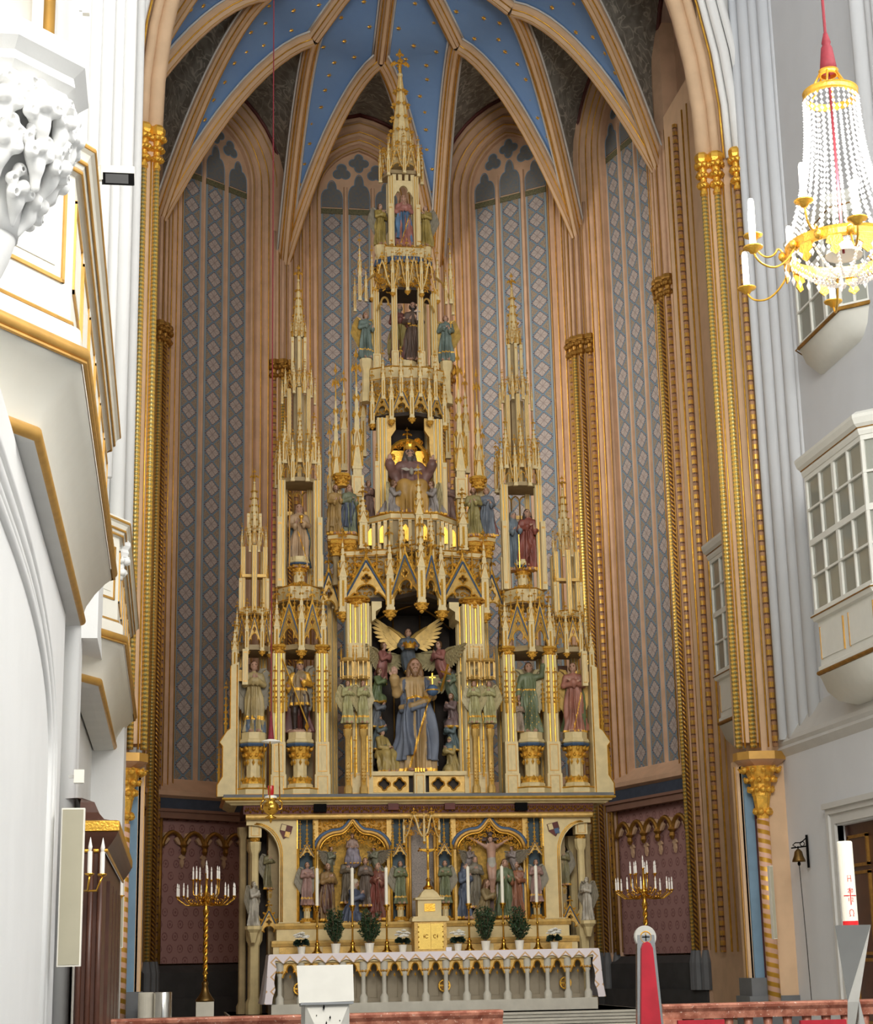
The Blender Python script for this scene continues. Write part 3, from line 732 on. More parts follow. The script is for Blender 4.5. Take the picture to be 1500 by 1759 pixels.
# small respond capitals between the balconies
for px, py, X, r in ((203, 952, -5.50, .10), (236, 1188, -5.44, .10)):
    c = atX(px, py, X); g = MB(); foliate_cap(g, r*.7, r*1.3, -.34, -.04, 8, 2, seed=px); obj('respond_leaves', g, 'plaster', LW, (X, c[1], c[2]), smooth=True)
    g = MB(); g.lathe([(r*1.2,-.05),(r*1.5,0),(r*1.35,.04),(r*1.7,.09),(r*1.7,.13),(r,.2)], 8, ph=PI/8); obj('respond_abacus', g, 'plaster', LW, (X, c[1], c[2]))
c = atY(128, 1064, 17.7); zt = atY(128, 1005, 17.7)[2]
g = MB(); g.lathe([(.085,0),(.085,c[2]-.03),(.11,c[2]),(.085,c[2]+.03)], 16); obj('respond_shaft', g, 'plaster', LW, (c[0]-.02, 17.7, 0), smooth=True)
g = MB(); g.lathe([(.07,c[2]+.03),(.10,c[2]+.2),(.15,zt-.02),(.17,zt),(.17,zt+.06)], 8, ph=PI/8); obj('respond_capital', g, 'plaster', LW, (c[0]-.02, 17.7, 0))
# ---------------------------------------------------------------- carved figures (signed distance fields -> one continuous skin)
def surface_nets(vol, org, h):
    nx, ny, nz = vol.shape; ins = vol < 0
    c = [ins[i:nx-1+i, j:ny-1+j, k:nz-1+k] for i in (0,1) for j in (0,1) for k in (0,1)]
    s = sum(a.astype(np.int8) for a in c); act = (s > 0) & (s < 8)
    idx = -np.ones(act.shape, np.int64); ii = np.argwhere(act); idx[act] = np.arange(len(ii))
    acc = np.zeros((len(ii), 3)); cnt = np.zeros(len(ii))
    I, J, K = ii.T
    for ax in range(3):
        o = [0, 0, 0]
        for a in (0, 1):
            for b in (0, 1):
                oth = [q for q in range(3) if q != ax]; o0 = [0,0,0]; o0[oth[0]] = a; o0[oth[1]] = b; o1 = list(o0); o1[ax] = 1
                v0 = vol[I+o0[0], J+o0[1], K+o0[2]]; v1 = vol[I+o1[0], J+o1[1], K+o1[2]]
                m = (v0 < 0) != (v1 < 0)
                t = np.where(m, v0/np.where(m, v0-v1, 1), 0)
                p = np.stack([I, J, K], 1).astype(float)+np.array(o0); p[:, ax] += t
                acc[m] += p[m]; cnt[m] += 1
    pos = acc/np.maximum(cnt, 1)[:, None]*h+np.array(org)
    faces = []
    for ax in range(3):
        b, c2 = [(1,2),(2,0),(0,1)][ax]
        sl0 = [slice(1, n-1) for n in vol.shape]; sl0[ax] = slice(0, vol.shape[ax]-1); sl1 = list(sl0); sl1[ax] = slice(1, vol.shape[ax])
        a0 = ins[tuple(sl0)]; a1 = ins[tuple(sl1)]; e = np.argwhere(a0 != a1)
        if not len(e): continue
        off = np.array([1,1,1]); off[ax] = 0; e = e+off
        fl = ins[e[:,0], e[:,1], e[:,2]]
        q = []
        for db, dc in ((-1,-1),(0,-1),(0,0),(-1,0)):
            d = np.zeros(3, int); d[b] = db; d[c2] = dc; w_ = e+d; q.append(idx[w_[:,0], w_[:,1], w_[:,2]])
        q = np.stack(q, 1); q[~fl] = q[~fl][:, ::-1]
        faces.append(q)
    return pos, np.concatenate(faces), ii
class Fig:
    """prims: functions of (x,y,z); groups: 0 robe 1 skin 2 hair 3 cloak 4 trim"""
    def __init__(s): s.p = []
    def cap(s, a, b, ra, rb, g=0, k=.02):
        a = np.array(a, np.float32); b = np.array(b, np.float32); d = b-a; dd = float(d@d)+1e-9
        def f(x, y, z):
            t = np.clip(((x-a[0])*d[0]+(y-a[1])*d[1]+(z-a[2])*d[2])/dd, 0, 1)
            return np.sqrt((x-a[0]-t*d[0])**2+(y-a[1]-t*d[1])**2+(z-a[2]-t*d[2])**2)-(ra+(rb-ra)*t)
        s.p.append((f, g, k)); return s
    def ell(s, c, r, g=0, k=.015, sub=False):
        def f(x, y, z):
            X, Y_, Z_ = (x-c[0])/r[0], (y-c[1])/r[1], (z-c[2])/r[2]
            k0 = np.sqrt(X*X+Y_*Y_+Z_*Z_)+1e-6; k1 = np.sqrt((X/r[0])**2+(Y_/r[1])**2+(Z_/r[2])**2)+1e-6
            return k0*(k0-1)/k1
        s.p.append((f, g, -k if sub else k)); return s
    def robe(s, prof, g=0, k=.02, nf=9, seed=0, mask=None, zr=None, amp=1.0):
        """prof rows: z, rx, ry, cx, cy, fold"""
        P = np.array(prof, float); r_ = random.Random(seed); ph = [r_.uniform(0, 6.28) for _ in range(4)]
        z0, z1 = zr if zr else (P[0,0], P[-1,0])
        def f(x, y, z):
            rx = np.interp(z, P[:,0], P[:,1]); ry = np.interp(z, P[:,0], P[:,2]); cx = np.interp(z, P[:,0], P[:,3]); cy = np.interp(z, P[:,0], P[:,4]); fa = np.interp(z, P[:,0], P[:,5])*amp
            X = x-cx; Y_ = y-cy; th = np.arctan2(Y_, X)
            fold = 1.7*fa*(np.sin(nf*th+ph[0]+3*z)+.6*np.sin((nf*2-3)*th+ph[1]-5*z)+.4*np.sin((nf+4)*th+ph[2]+9*z))
            d = (np.sqrt((X/rx)**2+(Y_/ry)**2)-1)*np.minimum(rx, ry)-fold
            d = np.maximum(d*.8, np.maximum(z0-z, z-z1))
            if mask is not None: d = np.maximum(d, mask(x, y, z))
            return d
        s.p.append((f, g, k)); return s
    def mesh(s, name, lo, hi, h, mats, trim=None):
        lo = np.array(lo, float)-2*h; n = np.ceil((np.array(hi)-lo)/h).astype(int)+3
        ax = [np.float32(lo[i])+np.arange(n[i], dtype=np.float32)*np.float32(h) for i in range(3)]
        x, y, z = np.meshgrid(*ax, indexing='ij')
        D = np.full(x.shape, 9.0, np.float32); R = D.copy(); G = np.zeros(x.shape, np.int8)
        for f, g, k in s.p:
            d = f(x, y, z).astype(np.float32)
            if k < 0: D = np.maximum(D, -d); continue
            m = d < R; G[m] = g; R = np.minimum(R, d)
            hh = np.clip(.5+.5*(d-D)/k, 0, 1); D = d*(1-hh)+D*hh-k*hh*(1-hh)
        D[0], D[-1], D[:, 0], D[:, -1], D[:, :, 0], D[:, :, -1] = (9.0,)*6
        v, q, ii = surface_nets(D, lo, h)
        gi = G[ii[:,0], ii[:,1], ii[:,2]][q[:,0]].astype(np.int32)
        if trim is not None:
            zc = v[q[:,0]]; gi[trim(zc[:,0], zc[:,1], zc[:,2]) & ((gi == 0) | (gi == 3))] = 4
        me = bpy.data.meshes.new(name)
        me.vertices.add(len(v)); me.vertices.foreach_set('co', v.astype(np.float32).ravel())
        me.loops.add(q.size); me.loops.foreach_set('vertex_index', q.astype(np.int32).ravel())
        me.polygons.add(len(q)); me.polygons.foreach_set('loop_start', np.arange(0, q.size, 4, dtype=np.int32))
        me.polygons.foreach_set('use_smooth', np.ones(len(q), bool))
        for m in mats: me.materials.append(pm(m))
        me.polygons.foreach_set('material_index', gi)
        me.update(calc_edges=True); me.validate()
        return me
def pm(c):
    if isinstance(c, str): return MATS[c]
    nm = 'paint_%d_%d_%d' % tuple(c)
    if nm not in MATS:
        g_ = sum(c)/3.0; cc = tuple(int((g_+(x-g_)*.82)*.92) for x in c); M(nm, cc, 0.5, var=0.35, scale=5, bump=0.1, bscale=40)
    return MATS[nm]
SKIN = (214,160,130); HAIR = (126,84,44); GILT = 'gold_leaf'
def head(F, x=0, y=0, z=.925, s=1.0, hair='short', beard=False, yaw=0.0, tilt=0.0, fine=False):
    c, sn = math.cos(yaw), math.sin(yaw)
    def P(a, b, d): return (x+s*(a*c-b*sn), y+s*(a*sn+b*c)-tilt*d*s, z+s*d+tilt*b*s)
    F.cap((x, y+.012, z-.12*s), (x, y+.005, z-.03*s), .030*s, .028*s, 1, .02)
    F.ell(P(0,0,0), (.044*s,.052*s,.064*s), 1, .01)
    F.ell(P(0,-.022,-.034), (.026*s,.028*s,.030*s), 1, .015)
    if fine:
        F.ell(P(-.0175,-.058,.008), (.012*s,.012*s,.008*s), 1, .004, sub=True); F.ell(P(.0175,-.058,.008), (.012*s,.012*s,.008*s), 1, .004, sub=True)
        F.ell(P(-.0175,-.047,.007), (.008*s,.009*s,.005*s), 2, .003); F.ell(P(.0175,-.047,.007), (.008*s,.009*s,.005*s), 2, .003)
        for q in (-1, 1): F.cap(P(q*.009,-.053,.019), P(q*.028,-.046,.019), .004*s, .003*s, 2, .003)
        F.cap(P(0,-.050,.014), P(0,-.066,-.010), .006*s, .009*s, 1, .006)
        F.ell(P(0,-.048,-.029), (.013*s,.010*s,.004*s), 1, .004)
    else:
        F.cap(P(0,-.048,.012), P(0,-.062,-.008), .007*s, .010*s, 1, .008)
        for q in (-1, 1):
            F.ell(P(q*.018,-.055,.010), (.011*s,.012*s,.008*s), 1, .004, sub=True); F.ell(P(q*.018,-.043,.010), (.010*s,.010*s,.007*s), 2, .003)
        F.ell(P(0,-.047,-.028), (.012*s,.009*s,.004*s), 1, .004)
    if hair == 'bald': pass
    else:
        F.ell(P(0,.018,.020), (.051*s,.055*s,.058*s), 2, .012)
        if hair == 'long':
            for sx in (-1, 1):
                F.cap(P(sx*.046,.006,.015), P(sx*.057,.008,-.06), .017*s, .023*s, 2, .012); F.cap(P(sx*.055,.005,-.06), P(sx*.062,-.012,-.125), .022*s, .014*s, 2, .015)
            F.cap(P(0,.03,0), P(0,.045,-.11), .048*s, .05*s, 2, .02)
        elif hair == 'veil':
            F.cap(P(0,.022,.0), P(0,.04,-.13), .056*s, .075*s, 3, .02); F.ell(P(0,.016,.02), (.057*s,.060*s,.064*s), 3, .01)
        else:
            for sx in (-1, 1): F.ell(P(sx*.042,.008,-.012), (.022*s,.034*s,.040*s), 2, .012)
            F.ell(P(0,.034,-.02), (.046*s,.034*s,.046*s), 2, .012)
    if beard:
        b = 1.0 if beard is True else beard
        F.ell(P(0,-.030,-.062-.012*b), (.027*s,.024*s,.030*s*b), 2, .008); F.cap(P(-.014,-.052,-.021), P(.014,-.052,-.021), .004*s, .004*s, 2, .004)
        for sx in (-1, 1): F.cap(P(sx*.036,-.018,-.01), P(sx*.022,-.03,-.05), .012*s, .014*s, 2, .01)
def hand(F, w, d, s=1.0, up=(0,0,1), fingers=False, spread=.0):
    w = np.array(w, float); d = np.array(d, float); d /= np.linalg.norm(d); u = np.array(up, float); u = u-d*(u@d)
    if np.linalg.norm(u) < .1: u = np.array((1.0, 0, 0))
    u /= np.linalg.norm(u); sd = np.cross(d, u)
    L = .09*s
    if not fingers:
        F.cap(w, w+d*L*.55, .016*s, .018*s, 1, .01); F.cap(w+d*L*.5, w+d*L*1.0, .017*s, .009*s, 1, .01)
        F.cap(w+d*L*.2+u*.012*s, w+d*L*.6+u*.03*s, .008*s, .006*s, 1, .006); return
    F.cap(w, w+d*L*.45, .017*s, .021*s, 1, .008)
    for i, (o, l) in enumerate(((-.021,.50),(-.007,.60),(.007,.56),(.021,.42))):
        b = w+d*L*.45+u*o*s; m = b+d*L*l*.55+u*o*spread; F.cap(b, m, .0085*s, .0075*s, 1, .004); F.cap(m, m+d*L*l*.5+sd*.006*s, .0075*s, .006*s, 1, .004)
    b = w+d*L*.12-u*.016*s; m = b+d*L*.25-u*.022*s; F.cap(b, m, .010*s, .008*s, 1, .006); F.cap(m, m+d*L*.26-u*.006*s, .008*s, .0065*s, 1, .005)
STD = [(0,.142,.116,0,0,.014),(.05,.134,.108,0,0,.014),(.28,.112,.088,0,0,.012),(.5,.106,.083,0,0,.009),(.61,.086,.068,0,0,.006),(.72,.098,.074,0,0,.004),(.79,.098,.062,0,.005,.001),(.835,.05,.045,0,.008,0)]
def arm(F, sh, el, wr, g=0, r=(.040,.036,.034,.042), hd=None, hs=1.0, fingers=False, up=(0,0,1), cuff=True, spread=0.0):
    F.cap(sh, el, r[0], r[1], g, .025); F.cap(el, wr, r[2], r[3], g, .02)
    if cuff:
        e = np.array(el); w_ = np.array(wr); F.cap(w_, w_+np.array((0,0,-.05)), r[3]*.9, r[3]*.5, g, .02)
    dr = np.array(hd if hd is not None else (np.array(wr)-np.array(el)), float); dr /= np.linalg.norm(dr)
    hand(F, np.array(wr)+dr*.012, dr, hs, up, fingers, spread)
def pose_arms(F, pose, g=0, fingers=False):
    S = (-.105, .0, .785), (.105, .0, .785)
    if pose == 'pray':
        for s, sh in zip((-1, 1), S): arm(F, sh, (s*.135,-.05,.655), (s*.028,-.125,.705), g, hd=(-s*.10,-.15,.9), fingers=fingers, up=(0,-1,0))
    elif pose == 'cross':
        for s, sh in zip((-1, 1), S): arm(F, sh, (s*.140,-.045,.66), (-s*.005,-.105,.70+s*.012), g, hd=(-s*.9,-.1,.45), fingers=fingers)
    elif pose == 'chest':
        arm(F, S[0], (-.145,-.03,.65), (-.02,-.11,.69), g, hd=(.9,-.1,.4)); arm(F, S[1], (.145,-.02,.64), (.10,-.12,.62), g, hd=(-.2,-.6,.6))
    elif pose == 'hold':
        arm(F, S[0], (-.145,-.03,.65), (-.07,-.13,.63), g, hd=(.3,-.5,.6)); arm(F, S[1], (.145,-.03,.65), (.06,-.135,.66), g, hd=(-.4,-.5,.6))
    elif pose == 'staff':
        arm(F, S[0], (-.15,-.02,.66), (-.155,-.10,.60), g, hd=(-.1,-.8,.3)); arm(F, S[1], (.145,-.03,.65), (.06,-.13,.67), g, hd=(-.5,-.5,.5))
    elif pose == 'bless':
        arm(F, S[0], (-.165,-.03,.68), (-.19,-.10,.80), g, hd=(0,-.1,1), fingers=True, up=(1,0,0)); arm(F, S[1], (.15,-.03,.66), (.10,-.14,.66), g, hd=(.1,-.8,.25), fingers=True)
    elif pose == 'raise':
        arm(F, S[0], (-.15,-.02,.65), (-.16,-.04,.54), g, hd=(0,-.2,-1)); arm(F, S[1], (.18,-.03,.80), (.20,-.06,.93), g, hd=(.05,-.1,1))
FIGM = {}
def standing(key, pose='pray', hair='short', beard=False, cols=None, h=1/84, cloak=None, seed=1, yaw=0, tilt=0.05, hem=.05, sway=0.0, fine=False, nf=9, zhem=0.0, extra=None, trimf=None):
    """unit-height robed figure facing -Y; cols = robe, skin, hair, cloak, trim"""
    if key in FIGM: return FIGM[key]
    F = Fig(); prof = [(z, a, b, cx+sway*math.sin(z*PI), cy, f) for z, a, b, cx, cy, f in STD]
    F.robe(prof, 0, .02, nf, seed)
    F.cap((-.085,.005,.785), (.085,.005,.785), .046, .046, 0, .03)
    if zhem == 0.0:
        for s in (-1, 1): F.ell((s*.055,-.115,.012), (.028,.045,.016), 1, .01)
    if cloak == 'back':
        cp = [(z, a*1.16+.012, b*1.2+.012, cx, cy+.012, f*1.2) for z, a, b, cx, cy, f in prof]
        F.robe(cp, 3, .01, nf+2, seed+5, mask=lambda x, y, z: -(y+.03-np.abs(x)*.25)*.8, zr=(.03, .82))
    elif cloak == 'front':
        cp = [(z, a*1.06+.014, b*1.06+.016, cx, cy-.004, f*1.5) for z, a, b, cx, cy, f in prof]
        F.robe(cp, 3, .01, nf-2, seed+5, mask=lambda x, y, z: np.maximum((x-.06-(z-.45)*.30), z-.66+np.abs(x)*.3)*.8, zr=(.14, .82))
        if fine:
            F.robe([(z, a*1.16+.016, b*1.10+.014, cx, cy, f*1.3) for z, a, b, cx, cy, f in prof], 3, .01, nf+1, seed+7, mask=lambda x, y, z: np.minimum(.088-x, .098+x)*.8, zr=(.10, .83))
            for pa, pb in (((-.125,-.03,.56), (-.04,-.105,.565)), ((-.04,-.105,.565), (.06,-.115,.60)), ((.06,-.115,.60), (.12,-.10,.66))): F.cap(pa, pb, .026, .024, 0, .015); F.cap((pa[0],pa[1]-.004,pa[2]-.03), (pb[0],pb[1]-.004,pb[2]-.034), .018, .016, 3, .012)
        F.robe([(z, a*1.12+.012, b*1.15+.012, cx, cy+.012, f) for z, a, b, cx, cy, f in prof], 3, .01, nf+2, seed+6, mask=lambda x, y, z: -(y+.02-np.abs(x)*.12)*.8, zr=(.06, .83))
    if callable(extra): extra(F)
    if pose: pose_arms(F, pose, 3 if cloak == 'sleeve' else 0, fine)
    head(F, sway*.2, -.008, .925, 1.0, hair, beard, yaw, tilt, fine)
    cols = cols or [(200,190,150), SKIN, HAIR, (90,110,140), GILT]
    tf = trimf or (lambda x, y, z: (z < hem))
    FIGM[key] = F.mesh(key, (-.28,-.26,-.005), (.28,.20,1.02), h, cols, tf)
    return FIGM[key]
def kneeling(key, cols, side=1, h=1/70, hair='short', beard=False, tilt=.25, pose='pray', seed=2):
    """kneeling in profile-ish, facing -Y, then turned by the object; height about .72"""
    if key in FIGM: return FIGM[key]
    F = Fig()
    F.robe([(0,.15,.22,0,.06,.012),(.06,.145,.21,0,.06,.012),(.2,.12,.13,0,.05,.008),(.34,.10,.085,0,.0,.004),(.46,.10,.07,0,-.02,.002),(.53,.06,.05,0,-.02,0)], 0, .02, 9, seed)
    F.cap((0,-.10,.07), (0,.22,.05), .10, .05, 0, .04); F.cap((-.05,.20,.03), (-.05,.30,.02), .03, .02, 1, .01); F.cap((.05,.20,.03), (.05,.30,.02), .03, .02, 1, .01)
    F.cap((-.08,-.015,.50), (.08,-.015,.50), .045, .045, 0, .03)
    sh = ((-.10,-.02,.495), (.10,-.02,.495))
    for s, q in zip((-1, 1), sh): arm(F, q, (s*.125,-.09,.38), (s*.025,-.17,.43), 0, hd=(-s*.1,-.2,.9))
    head(F, 0, -.045, .635, 1.0, hair, beard, 0, tilt)
    FIGM[key] = F.mesh(key, (-.24,-.28,-.005), (.24,.36,.74), h, cols, lambda x, y, z: z < .035)
    return FIGM[key]
def seated(key, cols, h=1/76, hair='long', beard=True, arms='open', seed=4, cloak=True):
    if key in FIGM: return FIGM[key]
    F = Fig()
    F.robe([(0,.19,.13,0,-.13,.020),(.15,.18,.125,0,-.13,.018),(.30,.165,.125,0,-.10,.010),(.38,.14,.13,0,-.05,.005)], 0, .03, 9, seed)
    F.cap((0,-.16,.30), (0,-.17,.04), .07, .085, 0, .05)
    for s in (-1, 1): F.cap((s*.07,.02,.33), (s*.09,-.18,.33), .085, .075, 0, .05); F.cap((s*.09,-.18,.33), (s*.085,-.17,.05), .075, .07, 0, .04); F.ell((s*.07,-.25,.015), (.03,.05,.018), 1, .01)
    F.robe([(.28,.14,.11,0,.03,.004),(.45,.105,.08,0,.03,.003),(.56,.115,.08,0,.03,.002),(.63,.10,.06,0,.03,0),(.67,.05,.04,0,.03,0)], 3 if cloak else 0, .04, 8, seed+1)
    F.cap((-.09,.03,.62), (.09,.03,.62), .05, .05, 3 if cloak else 0, .03)
    g = 3 if cloak else 0
    if arms == 'open':
        for s in (-1, 1): arm(F, (s*.115,.02,.615), (s*.20,-.03,.50), (s*.235,-.09,.60), g, (.045,.045,.045,.055), hd=(0,-.2,1), up=(-s,0,0), hs=1.1, fingers=True)
        F.cap((-.16,-.02,.50), (-.14,-.02,.18), .05, .04, g, .03); F.cap((.16,-.02,.50), (.14,-.02,.18), .05, .04, g, .03)
    else:
        for s in (-1, 1): arm(F, (s*.11,.01,.61), (s*.15,-.06,.46), (s*.06,-.16,.44), g, hd=(-s*.4,-.6,.2))
    head(F, 0, .015, .755, 1.05, hair, beard, 0, .03, True)
    FIGM[key] = F.mesh(key, (-.32,-.34,-.005), (.32,.20,.86), h, cols, lambda x, y, z: z < .03)
    return FIGM[key]
def flying(key, cols, h=1/64, pose='pray', seed=6, kneel=True):
    """hovering angel, body swept back (+Y up-left trail); faces -Y"""
    if key in FIGM: return FIGM[key]
    F = Fig()
    F.cap((0,0,.50), (0,.04,.30), .085, .095, 0, .04); F.cap((0,.04,.30), (.04,.10,.12), .10, .10, 0, .05); F.cap((.04,.10,.12), (.12,.20,.02), .095, .05, 0, .05)
    F.robe([(-.02,.12,.10,.10,.16,.02),(.1,.12,.11,.06,.12,.016),(.25,.11,.09,.01,.05,.008),(.4,.09,.07,0,.02,.004),(.54,.09,.06,0,.0,0)], 0, .04, 8, seed)
    F.cap((-.085,0,.53), (.085,0,.53), .045, .045, 0, .03)
    for s in (-1, 1):
        if pose == 'pray': arm(F, (s*.105,0,.53), (s*.135,-.06,.41), (s*.025,-.13,.46), 0, hd=(-s*.1,-.2,.9))
        else: arm(F, (s*.105,0,.53), (s*.16,-.05,.44), (s*.12,-.14,.40), 0, hd=(-s*.1,-.9,.1))
    head(F, 0, -.02, .665, 1.0, 'short', False, 0, .1)
    FIGM[key] = F.mesh(key, (-.24,-.26,-.06), (.26,.34,.76), h, cols, lambda x, y, z: z < .02)
    return FIGM[key]
WINGM = {}
def wing_mesh(kind='down', mat='wing'):
    """one angel wing in the x-z plane, root at the origin, spreading to +x"""
    if (kind, mat) in WINGM: return WINGM[(kind, mat)]
    mb = MB(); n = 9
    for row, (l0, l1, y) in enumerate(((1.0, .62, .0), (.62, .42, -.012), (.36, .25, -.024))):
        for i in range(n):
            t = i/(n-1)
            if kind == 'down': a = math.radians(-93+20*t); L = (.62-.22*t)*l0; root = np.array((.03+.12*t, 0, .10+.14*t))
            elif kind == 'up': a = math.radians(-70+118*t); L = (.30+.28*t)*l0; root = np.array((.03+.12*t, 0, .0+.04*t))
            else: a = math.radians(-58+62*t); L = (.34+.24*t)*l0; root = np.array((.03+.16*t, 0, .02+.04*t))
            d = np.array((math.cos(a), 0, math.sin(a))); u = np.array((-d[2], 0, d[0])); wd = .030
            p = [root, root+d*L*.5+u*wd, root+d*L*.9+u*wd*.8, root+d*L, root+d*L*.9-u*wd*.8, root+d*L*.5-u*wd]
            yo = y+.004*(i % 2); v = [(q[0], yo+.03*t*t, q[2]) for q in p]+[(q[0], yo+.012+.03*t*t, q[2]) for q in p]
            mb.add(v, [(0,1,2,3,4,5), (11,10,9,8,7,6)]+[(k, (k+1) % 6, (k+1) % 6+6, k+6) for k in range(6)])
    e = [(0,0,0), (.03,-.01,.12), (.09,-.01,.22), (.16,-.005,.24)] if kind == 'down' else ([(0,0,0), (.06,-.01,.07), (.14,-.01,.08), (.3,.0,.3)] if kind == 'up' else [(0,0,0), (.06,-.01,.06), (.2,-.01,.09), (.42,.0,.10)])
    mb.tube(e, [.035,.035,.028,.012], 6)
    me = mb.mesh('wing'); me.materials.append(pm(mat)); WINGM[(kind, mat)] = me
    return me
M('wing', (186,172,128), 0.5, var=0.25, scale=10); M('wing_gold', (206,170,92), 0.45, 0.3, var=0.25, scale=10); M('wing_grey', (150,142,124), 0.6, var=0.2, scale=10)
def statue(name, label, mesh, loc, H, rz=0.0, wings=None, wz=.70, wmat='wing', cat='statue', group=None, wy=.07):
    S = link(name, mesh, None, loc); S.scale = (H, H, H); S.rotation_euler = (0, 0, rz)
    tag(S, label, cat, group)
    if wings:
        for s in (-1, 1):
            w_ = link('wing', wing_mesh(wings, wmat), S, (s*.03, wy, wz)); w_.scale = (s*1.0, 1, 1)
            w_.rotation_euler = (0, 0, -s*.25)
    return S
def attach(S, name, mb, mat, loc=(0,0,0), smooth=False): return obj(name, mb, mat, S, loc, smooth=smooth)
# ---------------------------------------------------------------- Gothic joinery kit (unit prototypes, shared mesh data)
KIT = {}
def proto(key, mb, mat, smooth=False):
    me = mb.mesh(key); me.materials.append(MATS[mat])
    if smooth: me.polygons.foreach_set('use_smooth', [True]*len(me.polygons))
    KIT[key] = me; return me
def fleuron(mb, c, s, mi=0):
    """cross-flower finial about s tall"""
    x, y, z = c
    mb.lathe([(s*.07, 0), (s*.05, s*.45)], 5, (x, y, z))
    for i in range(4):
        a = PI/2*i
        mb.blob((x+s*.20*math.cos(a), y+s*.20*math.sin(a), z+s*.48), (s*.12, s*.12, s*.10), mi, 0)
        mb.blob((x+s*.29*math.cos(a), y+s*.29*math.sin(a), z+s*.42), (s*.07, s*.07, s*.08), mi, 0)
    mb.blob((x, y, z+s*.5), (s*.13, s*.13, s*.13), mi, 0); mb.blob((x, y, z+s*.82), (s*.08, s*.08, s*.20), mi, 0)
    for i in range(4):
        a = PI/2*i; mb.blob((x+s*.10*math.cos(a), y+s*.10*math.sin(a), z+s*.78), (s*.06, s*.06, s*.06), mi, 0)
# pinnacle: shaft, four gablets, crocketed spirelet (width 1, height 7)
b = MB(); b.box(-.5,-.5,0, .5,.5,.25); b.box(-.42,-.42,.25, .42,.42,3.3); b.box(-.5,-.5,3.0, .5,.5,3.15)
for i in range(4):
    a = PI/2*i; ex = (math.cos(a), math.sin(a), 0); ey = (math.sin(a), -math.cos(a), 0)
    b.plate([(-.48,3.1),(.48,3.1),(0,4.3)], t=.12, org=(ey[0]*-.0, ey[1]*-.0, 0), ex=ex, ey=ey, y0=.40)
b.lathe([(.56, 3.3), (.07, 6.3)], 4, ph=PI/4); proto('pin', b, 'cream')
b = MB()
for i in range(4):
    a = PI/4+PI/2*i
    for k in range(4):
        z = 3.75+k*.62; r = .56*(6.3-z)/3.0+.13; b.blob((r*math.cos(a), r*math.sin(a), z), (.19,.19,.14), 0, 0)
    a = PI/2*i
    b.tube([(.52*math.cos(a)-.48*math.sin(a), .52*math.sin(a)+.48*math.cos(a), 3.1), (.54*math.cos(a), .54*math.sin(a), 4.35), (.52*math.cos(a)+.48*math.sin(a), .52*math.sin(a)-.48*math.cos(a), 3.1)], .06, 4)
    b.box(.40*math.cos(a)-.12, .40*math.sin(a)-.12, .5, .40*math.cos(a)+.12, .40*math.sin(a)+.12, 2.7)
fleuron(b, (0,0,6.0), 1.5); proto('pin_gold', b, 'gold_leaf')
# slender gilt pinnacle used as applied ornament
b = MB(); b.box(-.26,-.26,0,.26,.26,1.6); b.box(-.4,-.4,1.45,.4,.4,1.7); b.lathe([(.34,1.6),(.06,5.2)], 4, ph=PI/4)
for i in range(4):
    a = PI/4+PI/2*i
    for k in range(4):
        z = 2.1+k*.78; r = .34*(5.2-z)/3.6+.2; b.blob((r*math.cos(a), r*math.sin(a), z), (.21,.21,.15), 0, 0)
fleuron(b, (0,0,5.0), 1.5); proto('spike', b, 'gold_leaf')
# gable: pierced tracery, gilt rakes with blue fillet, crockets (width 1, height 1.35)
def cusp_arch(w, h, n=5):
    pts = []
    for t in np.linspace(0, 1, n): pts.append((-w+w*.42*math.sin(t*PI/2)*.9, h*.5*math.sin(t*PI/2)**.8))
    pts.append((-w*.40, h*.40))
    for t in np.linspace(0.15, 1, n): pts.append((-w*.5*math.cos(t*PI/2), h*.5+h*.5*math.sin(t*PI/2)))
    return pts+[(-x, z) for x, z in pts[::-1]][1:]
ca = cusp_arch(.44, .40)
out = [(-.5,0), (-.5,.10), (0,1.05), (.5,.10), (.5,0)]+ca[::-1]
b = MB(); b.plate(out, [foil(0,.55,.10,4,16,0)], t=.06)
proto('gable', b, 'cream_gold')
b = MB()
for s in (-1, 1):
    b.tube([(s*.52,0,.08), (0,0,1.10)], .028, 4)
    for k in range(3):
        t = .25+.25*k; b.blob((s*.52*(1-t)+s*.045, 0, .08+1.02*t+.045), (.065,.055,.06), 0, 0); b.blob((s*.52*(1-t)+s*.10, 0, .08+1.02*t+.075), (.04,.04,.04), 0, 0)
    b.blob((s*.2,0,.17),(.035,.03,.05),0,0)
b.tube([(x,-.01,z) for x, z in ca], .018, 4); b.tube([(x,-.01,z) for x, z in foil(0,.55,.115,4,16,0)], .014, 4, closed=True)
b.blob((0,-.01,.78),(.05,.03,.05),0,0)
for s in (-1,1): b.blob((s*.05,-.01,.74),(.035,.03,.035),0,0)
fleuron(b, (0,0,1.03), .42); proto('gable_gold', b, 'gold_leaf')
b = MB()
for s in (-1, 1): b.tube([(s*.455,-.012,.10), (0,-.012,.99)], .022, 4)
proto('gable_blue', b, 'blue_line')
